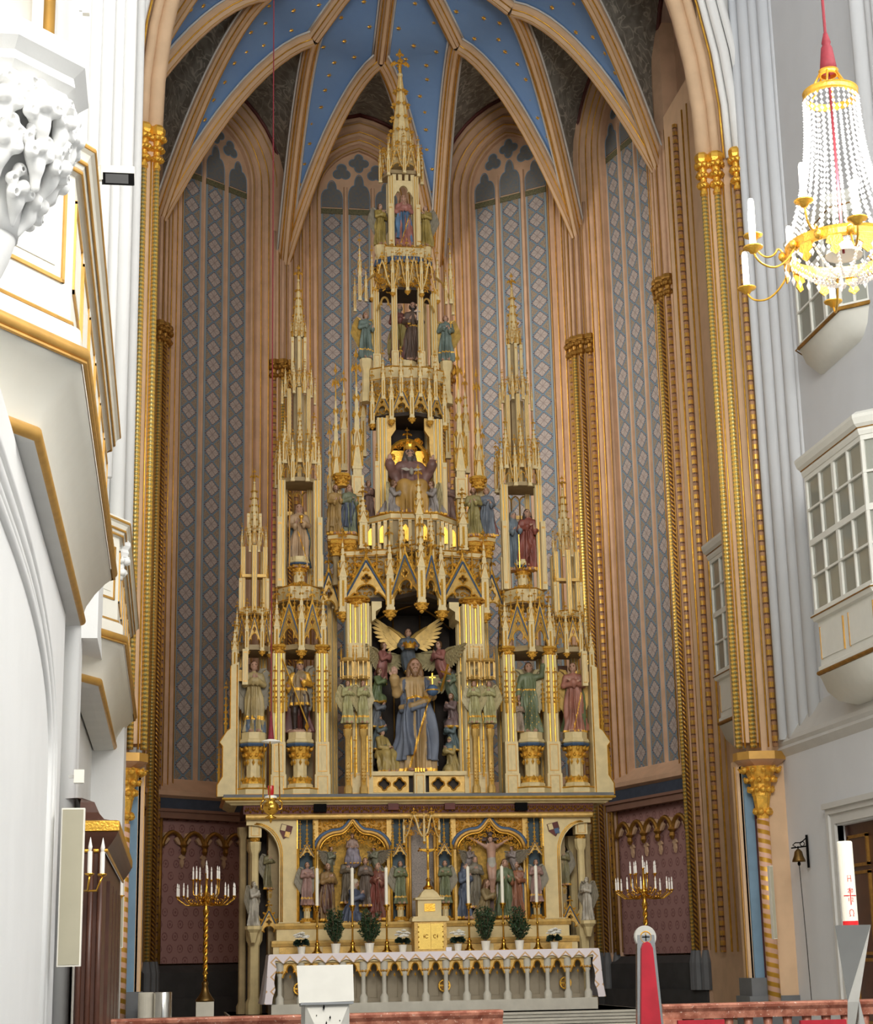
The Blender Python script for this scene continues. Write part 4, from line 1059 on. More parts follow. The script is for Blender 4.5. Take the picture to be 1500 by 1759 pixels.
# ogee gable (lighter, open)
b = MB(); bg_ = MB()
for s in (-1, 1):
    t = np.linspace(0, 1, 8); xs = s*.5*(1-t)**.75*(1-.25*np.sin(PI*t)); zs = 1.15*t**1.15
    b.tube([(x, 0, z) for x, z in zip(xs, zs)], .032, 4); bg_.tube([(x*.88, -.02, z*.95) for x, z in zip(xs, zs)], .016, 4)
    for k in (1, 3, 5, 6): bg_.blob((xs[k]+s*.06, 0, zs[k]+.05), (.075,.06,.07), 0, 0)
fleuron(bg_, (0,0,1.08), .46); bg_.tube([(x,0,z) for x, z in cusp_arch(.42,.36)], .02, 4)
proto('ogee', b, 'cream'); proto('ogee_gold', bg_, 'gold_leaf')
# octagonal crocketed spire (radius 1 at foot, height 8)
b = MB(); b.lathe([(1.0,0),(.12,6.6),(.2,6.65),(.2,6.8),(.08,6.9)], 8, ph=PI/8); proto('spire', b, 'cream')
b = MB()
for i in range(8):
    a = PI/8+PI/4*i
    for k in range(6):
        z = .5+k*1.0; r = 1.0-.88*z/6.6; b.blob(((r+.18)*math.cos(a), (r+.18)*math.sin(a), z), (.20,.20,.15), 0, 0)
    b.tube([(1.0*math.cos(a), 1.0*math.sin(a), 0), (.13*math.cos(a), .13*math.sin(a), 6.6)], .02, 3)
fleuron(b, (0,0,6.6), 2.1); proto('spire_gold', b, 'gold_leaf')
# pendant boss, small leafy capital, console
b = MB(); foliate_cap(b, .3, .5, .25, .7, 8, 2); b.lathe([(.03,0),(.16,.1),(.12,.2),(.3,.3)], 8); proto('pendant', b, 'gold_leaf')
b = MB(); foliate_cap(b, .36, .56, 0, .7, 9, 2); b.lathe([(.6,.7),(.66,.8),(.6,.95)], 8); b.lathe([(.42,-.1),(.42,0)], 8); proto('leafcap', b, 'gold_leaf')
# clustered pier (width 1, height 1) and its gilt edges
b = MB(); b.box(-.36,-.36,0,.36,.36,1)
for x, y in ((-.36,-.36),(.36,-.36),(-.36,.36),(.36,.36),(0,-.44)): b.lathe([(.14,0),(.14,1)], 6, (x, y, 0))
proto('pier', b, 'cream')
b = MB()
for x, y in ((-.19,-.40),(.19,-.40),(-.40,-.14),(.40,-.14)): b.box(x-.035,y-.035,0,x+.035,y+.035,1)
proto('pier_gold', b, 'gold')
# sunk panel block (width 1, depth 1, height 1)
b = MB(); b.box(-.5,-.5,0,.5,.5,1); proto('block', b, 'cream')
b = MB()
for x0, z0, x1, z1 in ((-.34,.08,-.28,.92),(.28,.08,.34,.92),(-.34,.08,.34,.11),(-.34,.89,.34,.92)): b.box(x0,-.53,z0,x1,-.5,z1)
proto('block_gold', b, 'gold_paint')
# statue pedestal (radius .5 at the leaf ring, height 1.6)
b = MB(); b.lathe([(.46,0),(.46,.12),(.40,.16),(.25,.3),(.24,.36),(.24,.75),(.27,.85),(.27,1.15),(.44,1.28),(.50,1.32),(.46,1.40),(.42,1.42),(.42,1.60)], 8, ph=PI/8); proto('ped', b, 'cream')
b = MB(); b.lathe([(.40,.16),(.38,.22),(.27,.34)], 8, ph=PI/8); foliate_cap(b, .28, .44, .85, 1.2, 10, 2)
for i in range(8):
    a = PI/4*i; b.blob((.34*math.cos(a), .34*math.sin(a), .28), (.08,.08,.1), 0, 0); b.blob((.27*math.cos(a), .27*math.sin(a), .76), (.05,.05,.09), 0, 0)
proto('ped_gold', b, 'gold_leaf')
b = MB(); b.lathe([(.45,1.2),(.50,1.25),(.45,1.30)], 8, ph=PI/8); proto('ped_blue', b, 'blue_line')

def K(name, key, parent, loc, sc, rz=0.0, subs=()):
    o = link(name, KIT[key], parent, loc); o.scale = sc if isinstance(sc, tuple) else (sc, sc, sc); o.rotation_euler = (0, 0, rz)
    for n_, k_ in subs: tag(link(n_, KIT[k_], o), kind='stuff')
    return o
def pinnacle(P, x, y, z, w, h, rz=0.0): return K('pinnacle', 'pin', P, (x, y, z), (w, w, h/7.0), rz, (('crockets', 'pin_gold'),))
def spike(P, x, y, z, w, h): return K('gilt_pinnacle', 'spike', P, (x, y, z), (w, w, h/6.4))
def gable(P, x, y, z, w, h, rz=0.0, kind='gable'):
    if kind == 'ogee': return K('ogee_gable', 'ogee', P, (x, y, z), (w, w, h/1.4), rz, (('crockets', 'ogee_gold'),))
    return K('gable', 'gable', P, (x, y, z), (w, w, h/1.35), rz, (('crockets', 'gable_gold'), ('fillet', 'gable_blue')))
def pendant(P, x, y, z, s): return K('pendant', 'pendant', P, (x, y, z), s)
def leafcap(P, x, y, z, s, h=None): return K('capital', 'leafcap', P, (x, y, z), (s, s, h or s))
def pier(P, x, y, z0, z1, w, rz=0.0): return K('pier', 'pier', P, (x, y, z0), (w, w, z1-z0), rz, (('gilding', 'pier_gold'),))
def block(P, x, y, z0, z1, wx, wy=None, name='block', rz=0.0): return K(name, 'block', P, (x, y, z0), (wx, wy or wx, z1-z0), rz, (('gilding', 'block_gold'),))
def spire(P, x, y, z, r, h): return K('spire', 'spire', P, (x, y, z), (r, r, h/8.2), 0, (('crockets', 'spire_gold'),))
def pedestal(P, x, y, z, w, h): return K('pedestal', 'ped', P, (x, y, z), (w, w, h/1.6), 0, (('leaf_ring', 'ped_gold'), ('fillet', 'ped_blue')))
def colonnette(P, x, y, z0, z1, r, mat='cream', name='colonnette'):
    g = MB(); g.lathe([(r*1.5,0),(r*1.5,r*2),(r,r*3),(r,z1-z0-r*3),(r*1.5,z1-z0-r*2),(r*1.6,z1-z0)], 8); return obj(name, g, mat, P, (x, y, z0), auto=40)
def canopy(P, pts, z, gh, pw, ph, kind='gable', drop=.12, pend=True, pz=None, ring=True, rw=.05):
    """gabled canopy along an open plan polyline (left to right, outward = towards the viewer)"""
    n = len(pts)
    for i in range(n-1):
        a = np.array(pts[i]); c = np.array(pts[i+1]); d = c-a; L = np.linalg.norm(d); m = (a+c)/2
        gable(P, m[0], m[1], z, L*.96, gh, math.atan2(d[1], d[0]), kind)
        for t in (.27, .73):
            q = a+d*t+np.array((0, .05)); spike(P, q[0], q[1], z+gh*.34, pw*.55, gh*.72)
    for i, (x, y) in enumerate(pts):
        pinnacle(P, x, y, z-drop, pw, ph if i not in (0, n-1) or pz is None else pz)
        if pend: pendant(P, x, y, z-drop-pw*1.2, pw*1.7)
def slab(P, pts, z0, z1, mat='cream', name='slab', back=None):
    """horizontal slab over a plan polygon"""
    n = len(pts); g = MB(); v = [(x, y, z) for z in (z0, z1) for x, y in pts]
    g.add(v, [tuple(range(n))[::-1], tuple(range(n, 2*n))]+[(j, (j+1) % n, n+(j+1) % n, n+j) for j in range(n)])
    o = obj(name, g, mat, P)
    if name in ('tower_floor', 'gallery_cap', 'gallery_floor', 'pedestal_step', 'console_slab', 'statue_step'):
        for zz, r in ((z1, .016), (z0+.02, .012)):
            e = MB(); e.tube([(x, y, zz) for x, y in pts], r, 4, closed=True); obj('gilding', e, 'gold', o)
    if name == 'canopy_core':
        e = MB(); rr = random.Random(int(z0*10)); n_ = len(pts)
        for j in range(n_):
            (xa, ya), (xb, yb) = pts[j], pts[(j+1) % n_]
            if min(ya, yb) > 34.95: continue
            L = math.hypot(xb-xa, yb-ya)
            for k in range(int(L/.11)):
                t = (k+.5)/int(L/.11)
                for zz in np.arange(z0+.1, z1-.05, .15): scroll(e, (xa+(xb-xa)*t, ya+(yb-ya)*t-.02, zz+rr.uniform(-.02, .02)), .06, rr.uniform(0, 6), 1.0, rr.choice((-1, 1)))
        tag(obj('gilt_tracery', e, 'gold_leaf', o), kind='stuff')
    return o
def scroll(mb, c, s, a0, turns=1.2, flip=1, plane='xz', r=.25):
    """gilt leaf scroll: a spiral stem with knobs"""
    pts = []
    for t in np.linspace(0, 1, 9):
        a = a0+flip*turns*2*PI*t; rr = s*(1-.8*t); pts.append((c[0]+rr*math.cos(a), c[1], c[2]+rr*math.sin(a)))
    mb.tube(pts, [s*r*(1-.5*t) for t in np.linspace(0, 1, 9)], 4)
    mb.blob((c[0], c[1]-s*.1, c[2]), (s*.3,)*3, 0, 0)
    mb.blob((c[0]+s*1.15*math.cos(a0), c[1]-s*.05, c[2]+s*1.15*math.sin(a0)), (s*.35,s*.2,s*.3), 0, 0)
# ---------------------------------------------------------------- the high altar retable
RET = thing('altar_retable', 'towering carved Gothic altar retable in cream and gold with crocketed spires', 'altar', (0, 34.2, .75))
def rbox(name, x0, y0, z0, x1, y1, z1, mat='cream'):
    cx, cy = (x0+x1)/2, (y0+y1)/2
    return obj(name, MB().box(x0-cx, y0-cy, 0, x1-cx, y1-cy, z1-z0), mat, RET, (cx, cy, z0))
def hmould(name, x0, x1, y, prof, mat):
    """horizontal moulding along x; prof = (y offset, z)"""
    g = MB(); g.sweep(prof, [((x0, y, 0), (0,1,0), (0,0,1)), ((x1, y, 0), (0,1,0), (0,0,1))]); return obj(name, g, mat, RET)
# --- base, gradines
rbox('core', -2.9, 33.95, .75, 2.9, 35.2, 4.3, 'cream_dark')
rbox('gradine', -2.86, 33.0, .75, 2.86, 33.95, 2.06); rbox('gradine', -2.78, 33.3, 2.06, 2.78, 33.95, 2.34)
for z, y, x in ((1.98, 32.97, 2.89), (2.30, 33.27, 2.81)):
    hmould('gradine_moulding', -x, x, y, [(.1, z-.05), (0, z-.03), (-.02, z+.03), (0, z+.07), (.1, z+.08)], 'cream_gold')
for s in (-1, 1):
    for x0, x1 in ((.45, 1.15), (1.2, 2.0), (2.05, 2.8)):
        g = MB(); a, c = sorted((s*x0, s*x1)); 
        for q in ((a+.04, 2.0, c-.04, 2.01), ):
            pass
        g.box(a+.05, 32.985, 1.80, c-.05, 33.0, 1.94); obj('gradine_panel', g, 'cream_gold', RET)
# --- relief zone
def ogee(x0, x1, z0, z1, n=12):
    w_ = (x1-x0)/2; cx = (x0+x1)/2; pts = []
    for t in np.linspace(0, 1, n):
        if t < .55: a = t/.55; x = -w_+w_*.62*(1-math.cos(a*PI/2)); z = z0+(z1-z0)*.58*math.sin(a*PI/2)
        else: a = (t-.55)/.45; x = -w_*.38*(1-a)**1.0; z = z0+(z1-z0)*(.58+.42*a**1.8)
        pts.append((cx+x, z))
    return pts+[(2*cx-x, z) for x, z in pts[::-1]][1:]
M('relief_gold', (222,176,86), 0.42, 0.55, var=0.3, scale=18, bump=0.7, bscale=90)
M('silver_damask', (150,138,128), 0.5, 0.2, var=0.4, scale=40)
for s in (-1, 1):
    a, c = sorted((s*.62, s*2.03))
    rbox('relief_ground', a, 33.78, 2.34, c, 33.95, 4.3, 'relief_gold')
    for x in (a, c):
        g = MB(); g.box(-.05, -.06, 2.34, .05, .3, 4.3); obj('relief_jamb', g, 'cream_gold', RET, (x, 33.6, 0))
        shaft(RET, x-.03 if x == a else x+.03, 33.52, 2.4, 3.8, .022, 'gold', 6, 'gilded_line')
    og = ogee(a+.03, c-.03, 3.72, 4.3)
    for d, r, m, y in ((0, .035, 'gold_paint', 33.52), (.05, .04, 'blue_line', 33.56), (-.05, .02, 'gold', 33.54)):
        g = MB(); cx = (a+c)/2; k = 1+d/.7
        g.tube([(cx+(x-cx)*k, y, 3.72+(z-3.72)*(1+d)+d*.5) for x, z in og], r, 6); obj('ogee_moulding', g, m, RET, smooth=True)
    out = [(a, 3.75), (a, 4.36), (c, 4.36), (c, 3.75)]+[(x, z+.03) for x, z in og[::-1]]
    g = MB(); g.plate(out, t=.05); obj('spandrel_plate', g, 'gold_dull', RET, (0, 33.6, 0))
    g = MB(); rr = random.Random(11+s)
    for q in range(13):
        t = q/12.; x = a+.08+(c-a-.16)*t; zt = np.interp(x, [p[0] for p in og], [p[1] for p in og]); hi = 4.33-zt
        if hi > .10:
            for zz in np.arange(zt+.09, 4.32, .13): scroll(g, (x, 33.58, zz), .055, rr.uniform(0, 6), 1.1, rr.choice((-1, 1)))
    for q in range(15):          # pierced cresting hanging inside the ogee
        t = q/14.; x = a+.10+(c-a-.2)*t; zt = np.interp(x, [p[0] for p in og], [p[1] for p in og])
        for j in range(2): scroll(g, (x, 33.56, zt-.10-.11*j-(0.02 if q % 2 else 0)), .052, rr.uniform(0, 6), 1.1, rr.choice((-1, 1)))
    tag(obj('gilt_scrollwork', g, 'gold_leaf', RET), kind='stuff')
    # angel niches either side of the relief
    for x in (.43, 2.20):
        X = s*x
        rbox('niche_back', X-.14, 33.72, 2.34, X+.14, 33.95, 4.3, 'niche_blue')
        for d in (-.16, .16): shaft(RET, X+d, 33.5, 2.36, 3.75, .025, 'gold', 6, 'gilded_line')
        for d, h_ in ((-.13, .55), (0, .66), (.13, .55)): spike(RET, X+d, 33.48, 3.72, .055, h_)
        gable(RET, X, 33.46, 3.58, .28, .34)
        K('pedestal', 'ped', RET, (X, 33.5, 2.34), (.26, .26, .36), 0, (('leaf_ring', 'ped_gold'),))
        for d in (-.1, .1): leafcap(RET, X+d, 33.42, 2.36, .07)
    # cream pilaster with shield and quarter arch to the outer column
    arc = [(2.72+.50*(1-math.cos(t)), 3.62+.58*math.sin(t)) for t in np.linspace(0, PI/2, 8)]
    out = [(s*x, z) for x, z in [(2.36, 2.36), (2.36, 4.34), (3.34, 4.34), (3.34, 4.20)]+arc[::-1]+[(2.72, 2.36)]]
    g = MB(); g.plate(out, t=.25); obj('pilaster_arch', g, 'cream', RET, (0, 33.55, 0))
    for off in (.03, .06):
        g = MB(); g.tube([(s*x, 33.54, z) for x, z in [(2.72-off, 2.4)]+[(x-off, z+off*.6) for x, z in arc]], .010, 4); obj('gilded_line', g, 'gold', RET, smooth=True)
    g = MB(); g.box(s*2.38-.01, 33.53, 2.4, s*2.38+.01, 33.56, 4.3); obj('gilded_line', g, 'gold', RET)
    g = MB(); sh = [(-.11,.12),(.11,.12),(.11,-.02),(0,-.15),(-.11,-.02)]; g.plate([(x*1.0, z) for x, z in sh], t=.03, mi=0); S_ = obj('shield', g, 'dark_red', RET, (s*2.60, 33.52, 4.08)); S_.rotation_euler = (0, s*-.25, 0)
    for q, m_ in (((-.10,.0,-.01,.11), 'cream'), ((.0,-.10,.09,.0), 'blue_line' if s > 0 else 'cream_gold')):
        g = MB(); g.box(q[0], -.008, q[1], q[2], .0, q[3]); obj('shield_field', g, m_, S_)
    block(RET, s*2.54, 33.55, 2.06, 2.4, .40, .3)
    # outer two-storey column, bracket and console
    colonnette(RET, s*3.17, 33.75, .75, 2.28, .10); leafcap(RET, s*3.17, 33.75, 2.15, .17, .15)
    colonnette(RET, s*3.17, 33.75, 2.34, 3.9, .075); leafcap(RET, s*3.17, 33.75, 3.85, .15, .15); block(RET, s*3.17, 33.75, 3.98, 4.3, .24)
    colonnette(RET, s*3.17, 34.5, .75, 4.0, .09); colonnette(RET, s*3.38, 34.1, .75, 4.2, .07, 'cream_dark')
    gb = gable(RET, s*2.90, 33.7, 2.16, .46, .62)
    colonnette(RET, s*2.86, 34.0, 2.6, 2.95, .04, 'cream_gold'); leafcap(RET, s*2.86, 34.0, 2.92, .10)
    # side panel of the retable base
    rbox('return_panel', *(sorted((s*2.9, s*3.3))[0:1]), 34.6, .75, sorted((s*2.9, s*3.3))[1], 34.8, 4.2, 'niche_shadow')
# central niche with projecting baldachin
rbox('niche_back', -.30, 33.7, 2.34, .30, 33.95, 4.3, 'silver_damask')
for s in (-1, 1):
    for x, y in ((.24, 33.45), (.30, 33.5)): shaft(RET, s*x, y, 2.36, 4.0, .028, 'gold_paint', 6, 'gilded_line')
canopy(RET, [(-.34, 33.5), (0, 33.15), (.34, 33.5)], 3.92, .52, .045, .62, 'ogee', drop=.08)
g = MB(); rr = random.Random(4)
for q in range(22): scroll(g, (rr.uniform(-.33, .33), 33.45, rr.uniform(3.98, 4.34)), .05, rr.uniform(0, 6))
tag(obj('gilt_scrollwork', g, 'gold_leaf', RET), kind='stuff')
# --- great cornice
hmould('cornice_moulding', -3.36, 3.36, 33.42, [(.5, 4.30), (.02, 4.30), (0, 4.33), (.0, 4.37), (.05, 4.40), (.5, 4.40)], 'cream_gold')
rbox('frieze', -3.4, 33.52, 4.40, 3.4, 35.2, 4.58, 'dark_red')
g = MB(); rr = random.Random(8)
for q in range(150):
    x = -3.38+6.76*(q+.5)/150; g.blob((x, 33.50, 4.47+.025*math.sin(q*2.4)), (.028, .03, .035), 0, 0); g.blob((x+.012, 33.48, 4.52), (.016, .02, .02), 0, 0)
tag(obj('frieze_leaves', g, 'gold_dull', RET), kind='stuff')
for s in (-1, 1): rbox('frieze_block', s*1.95-.12, 33.42, 4.43, s*1.95+.12, 33.55, 4.58, 'black')
for s in (-1, 1): rbox('frieze_block', s*.55-.10, 33.42, 4.46, s*.55+.10, 33.55, 4.58, 'dark_red')
def cshelf(name, prof, mat):
    rows = [[(q[0], q[1], z) for q in offset_poly([(-3.62, 35.1), (-3.62, 33.5), (3.62, 33.5), (3.62, 35.1)], -o if False else o)] for o, z in prof]
    g = MB(); g.grid(rows); return obj(name, g, mat, RET)
cshelf('cornice_moulding', [(-.1, 4.57), (.02, 4.57), (.06, 4.60), (.12, 4.62), (.14, 4.65)], 'cream')
cshelf('cornice_moulding', [(.13, 4.645), (.18, 4.655), (.195, 4.675), (.18, 4.70), (.13, 4.71)], 'gold')
rbox('shelf', -3.78, 33.34, 4.70, 3.78, 35.2, 4.76, 'grey_stone')
# --- upper storey, left and right wings
def statue_pier(x, y, z0, z1, w_, orn=True):
    pier(RET, x, y, z0, z1, w_); block(RET, x, y-.01, z0, z0+.42, w_*1.15); block(RET, x, y-.01, z0+.42, z0+1.05, w_*1.02)
    leafcap(RET, x, y, z1-.02, w_*1.05, w_*.8)
    if orn:
        for d in (-.3, .3): spike(RET, x+d*w_, y-w_*.55, z0+1.62, w_*.32, .92)
        spike(RET, x-w_*.6, y, z0+1.66, w_*.3, .8); spike(RET, x+w_*.6, y, z0+1.66, w_*.3, .8)
for s in (-1, 1):
    # outer buttress
    prof = [(3.50,4.76),(3.90,4.76),(3.90,4.98),(3.80,5.14),(3.80,5.72),(3.86,5.80),(3.72,6.02),(3.66,6.06),(3.66,7.28),(3.50,7.36)]
    g = MB(); g.plate([(s*x, z) for x, z in prof], t=.36); bt = obj('buttress', g, 'cream', RET, (0, 33.75, 0))
    g = MB(); g.tube([(s*x, 0, z) for x, z in [(3.53,4.8),(3.53,7.3)]], .012, 4); g.tube([(s*x, 0, z) for x, z in prof[1:9]], .012, 4); obj('gilding', g, 'gold', bt, (0, -.005, 0))
    pinnacle(RET, s*3.58, 33.9, 7.2, .12, .95); spike(RET, s*3.74, 33.9, 5.9, .09, 1.1); spike(RET, s*3.86, 33.9, 5.05, .09, .75)
    rbox('buttress_link', min(s*3.36, s*3.56), 33.85, 7.0, max(s*3.36, s*3.56), 33.95, 7.22, 'cream_gold'); block(RET, s*3.38, 33.7, 6.9, 7.6, .11)
    # piers
    statue_pier(s*2.72, 33.95, 4.76, 7.55, .26); statue_pier(s*1.87, 33.95, 4.76, 7.55, .26)
    for x, y in ((3.40, 34.7), (2.98, 34.75), (2.72, 34.8), (1.87, 34.8)): pier(RET, s*x, y, 4.76, 7.9, .16)
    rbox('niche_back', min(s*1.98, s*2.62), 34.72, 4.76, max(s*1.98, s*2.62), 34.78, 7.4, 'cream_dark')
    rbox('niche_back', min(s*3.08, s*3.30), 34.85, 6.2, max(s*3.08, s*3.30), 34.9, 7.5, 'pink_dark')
    for x in (3.20, 2.295):
        slab(RET, [(s*x-.34, 34.3), (s*x-.34, 33.8), (s*x-.16, 33.6), (s*x+.16, 33.6), (s*x+.34, 33.8), (s*x+.34, 34.3)], 4.76, 4.90, 'cream', 'pedestal_step')
        pedestal(RET, s*x, 34.0, 4.90, .58, 1.10)
    # canopy over the inner niche, with the tall statue tower above it
    X = s*2.295
    canopy(RET, [(X-.46, 33.95), (X, 33.58), (X+.46, 33.95)], 7.72, 1.08, .13, 1.42, drop=.16, pz=1.25)
    for d in (-.5, .5): gable(RET, X+d, 34.25, 7.72, .55, 1.0, PI/2 if d*1 > 0 else -PI/2)
    slab(RET, [(X-.45, 35.0), (X-.45, 34.0), (X, 33.65), (X+.45, 34.0), (X+.45, 35.0)], 7.62, 7.72, 'cream_dark', 'canopy_vault')
    slab(RET, [(X-.40, 34.9), (X-.42, 34.15), (X-.2, 33.85), (X+.2, 33.85), (X+.42, 34.15), (X+.40, 34.9)], 8.62, 8.92, 'cream', 'tower_floor')
    for d in (-.36, .36):
        pier(RET, X+d, 34.15, 8.92, 11.15, .16); block(RET, X+d*1.12, 34.0, 8.92, 10.35, .10); block(RET, X+d*1.2, 34.1, 8.92, 9.6, .09)
        spike(RET, X+d*1.2, 34.05, 9.6, .06, .3); pier(RET, X+d*.7, 34.75, 8.92, 11.2, .10)
    K('pedestal', 'ped', RET, (X, 34.25, 8.9), (.46, .46, .42), 0, (('leaf_ring', 'ped_gold'), ('fillet', 'ped_blue')))
    for d in (-.18, 0, .18):           # tracery screen behind the figure's head
        g = MB(); g.tube([(X+d+x, 34.75, z) for x, z in [(-.09, 10.62)]+arch_pts(.09, 10.95, .05, 5)+[(.09, 10.62)]], .018, 4); g.box(X+d-.1, 34.74, 10.58, X+d+.1, 34.77, 10.66); obj('tracery', g, 'cream_gold', RET)
    canopy(RET, [(X-.44, 34.5), (X-.40, 34.15), (X-.15, 33.92), (X+.15, 33.92), (X+.40, 34.15), (X+.44, 34.5)], 11.18, .80, .085, 1.05, 'ogee', drop=.10, pend=False)
    slab(RET, [(X-.40, 34.8), (X-.38, 34.2), (X-.15, 34.0), (X+.15, 34.0), (X+.38, 34.2), (X+.40, 34.8)], 11.12, 11.2, 'cream_dark', 'canopy_vault')
    for d, y, zt in ((-.30, 34.1, 12.55), (.30, 34.1, 12.55), (0, 34.0, 12.6)): pinnacle(RET, X+d, y, 11.5, .10, zt-11.5)
    for d, y in ((-.20, 34.25), (.20, 34.25), (-.17, 34.65), (.17, 34.65), (0, 34.15)): pier(RET, X+d, y, 11.2, 13.15, .085)
    g = MB(); g.box(-.1, -.1, 0, .1, .1, 1.9); obj('turret_core', g, 'cream_dark', RET, (X, 34.45, 11.2))
    canopy(RET, [(X-.27, 34.4), (X-.11, 34.12), (X+.11, 34.12), (X+.27, 34.4)], 13.12, .42, .06, .72, 'ogee', drop=.10, pend=False)
    for d in (-.34, .34): pinnacle(RET, X+d, 34.35, 12.85, .05, .6)
    for d, y in ((-.13, 34.3), (.13, 34.3), (0, 34.22)): block(RET, X+d, y, 13.2, 14.3, .06); spike(RET, X+d, y, 14.28, .05, .22)
    g = MB(); g.box(-.075, -.075, 0, .075, .075, 1.3); obj('turret_core', g, 'cream_dark', RET, (X, 34.42, 13.1))
    canopy(RET, [(X-.15, 34.4), (X-.06, 34.28), (X+.06, 34.28), (X+.15, 34.4)], 14.35, .36, .035, .42, 'ogee', drop=.04, pend=False)
    spire(RET, X, 34.42, 14.35, .14, 1.55)
    # canopy and turret over the outer niche
    X = s*3.20
    canopy(RET, [(X-.33, 34.1), (X-.15, 33.78), (X+.15, 33.78), (X+.33, 34.1)], 7.72, .72, .085, 1.0, drop=.14)
    slab(RET, [(X-.32, 34.8), (X-.32, 34.1), (X-.14, 33.84), (X+.14, 33.84), (X+.32, 34.1), (X+.32, 34.8)], 7.62, 7.72, 'cream_dark', 'canopy_vault')
    slab(RET, [(X-.28, 34.6), (X-.28, 34.15), (X, 33.95), (X+.28, 34.15), (X+.28, 34.6)], 8.35, 8.5, 'cream', 'tower_floor')
    for d, y in ((-.22, 34.15), (.22, 34.15), (0, 33.98), (-.2, 34.55), (.2, 34.55)): pier(RET, X+d, y, 8.4, 9.75, .10)
    for d in (-.27, .27): block(RET, X+d, 34.1, 8.4, 9.1, .06); spike(RET, X+d, 34.1, 9.1, .05, .28)
    g = MB(); g.box(-.24, -.05, 0, .24, .2, .06); obj('turret_rail', g, 'cream_gold', RET, (X, 34.1, 9.12))
    canopy(RET, [(X-.24, 34.25), (X-.09, 34.0), (X+.09, 34.0), (X+.24, 34.25)], 9.72, .42, .05, .62, 'ogee', drop=.10, pend=False)
    for d in (-.12, .12, 0): block(RET, X+d, 34.15-(.06 if d == 0 else 0), 9.8, 10.45, .055)
    spire(RET, X, 34.25, 10.1, .13, 1.25)
    # rods of the inner gap
    for x, y in ((1.62, 34.9), (1.50, 35.1)): pier(RET, s*x, y, 4.76, 9.0, .10)
    gable(RET, s*1.68, 34.4, 8.35, .62, 1.3); pinnacle(RET, s*1.98, 34.3, 8.4, .11, 1.3); pinnacle(RET, s*1.55, 34.6, 8.6, .10, 1.0)
    # --- great pillars beside the central niche
    for x, y, w_ in ((1.26, 33.9, .26), (1.05, 33.85, .24), (.96, 34.1, .2)): pier(RET, s*x, y, 4.76, 8.55, w_)
    block(RET, s*1.16, 33.85, 4.76, 5.2, .52, .3); block(RET, s*1.16, 33.82, 7.05, 7.75, .36, .16)
    g = MB(); g.sweep([(0,0),(.2,0),(.2,-.12),(.08,-.2),(.08,-.35),(0,-.4)], [((s*.88, 33.8, 8.6), (-s,0,0), (0,0,1)), ((s*.88, 34.6, 8.6), (-s,0,0), (0,0,1))], closed=True, cap=True); obj('niche_corbel', g, 'cream', RET)
    leafcap(RET, s*1.16, 33.9, 8.5, .42, .2)
    for x in (1.40, 1.10):               # colonnettes carrying small angels below baldachins
        colonnette(RET, s*x, 33.55, 4.78, 6.02, .055, 'cream_gold'); leafcap(RET, s*x, 33.55, 5.98, .12, .13)
        spike(RET, s*x, 33.52, 4.9, .09, .5); spike(RET, s*(x-.14), 33.6, 5.1, .06, .8)
        g = MB()
        for k in range(5): a = PI+PI*k/4; g.box(.13*math.cos(a)-.012, .13*math.sin(a)-.012, 0, .13*math.cos(a)+.012, .13*math.sin(a)+.012, .34)
        g.lathe([(.12, .0), (.15, .03), (.12, .06)], 8); g.lathe([(.12, .34), (.15, .37), (.10, .42)], 8); obj('baldachin', g, 'cream_gold', RET, (s*x, 33.58, 7.0))
        for d in (-.12, 0, .12): spike(RET, s*x+d, 33.55-(.05 if d == 0 else 0), 7.38, .04, .3)
    # inner reveal of the niche
    rbox('niche_reveal', min(s*.9, s*1.0), 34.2, 4.8, max(s*.9, s*1.0), 35.3, 8.6, 'niche_shadow')
rbox('niche_back', -1.0, 35.25, 4.8, 1.0, 35.35, 8.7, 'niche_shadow')
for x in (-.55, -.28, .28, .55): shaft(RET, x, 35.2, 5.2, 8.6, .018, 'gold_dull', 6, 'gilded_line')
rbox('niche_ceiling', -1.0, 34.0, 8.6, 1.0, 35.3, 8.7, 'niche_shadow')
for s in (-1, 1):
    g = MB(); g.tube([(0, 34.2, 8.62)]+[(s*.95*t, 34.2+.9*t, 8.6-.35*t*t) for t in (.4, .7, 1)], .02, 4); obj('vault_rib', g, 'gold_dull', RET)
# parapet below Christ
rbox('parapet_base', -1.0, 33.75, 4.76, 1.0, 34.9, 4.82); rbox('parapet_cap', -1.0, 33.68, 5.14, 1.0, 35.2, 5.22)
for s in (-1, 1):
    out = [(s*.20, 4.82), (s*.94, 4.82), (s*.94, 5.14), (s*.20, 5.14)]
    g = MB(); g.plate(out, [foil(s*.38, 4.98, .11, 4, 20, 0), foil(s*.68, 4.98, .11, 4, 20, 0)], t=.06); obj('quatrefoil_parapet', g, 'cream_gold', RET, (0, 33.74, 0))
    for x in (.38, .68):
        g = MB(); g.tube([(a, 0, b_) for a, b_ in foil(s*x, 4.98, .125, 4, 20, 0)], .012, 4, closed=True); obj('gilded_line', g, 'gold', RET, (0, 33.73, 0))
rbox('parapet_back', -.95, 33.85, 4.8, .95, 33.9, 5.14, 'niche_shadow')
block(RET, 0, 33.70, 4.70, 5.18, .22, .2); g = MB()
for d in (-.08, -.03, .03, .08): g.box(d-.014, 33.58, 5.2, d+.014, 33.64, 5.27)
obj('battlement', g, 'gold', RET)
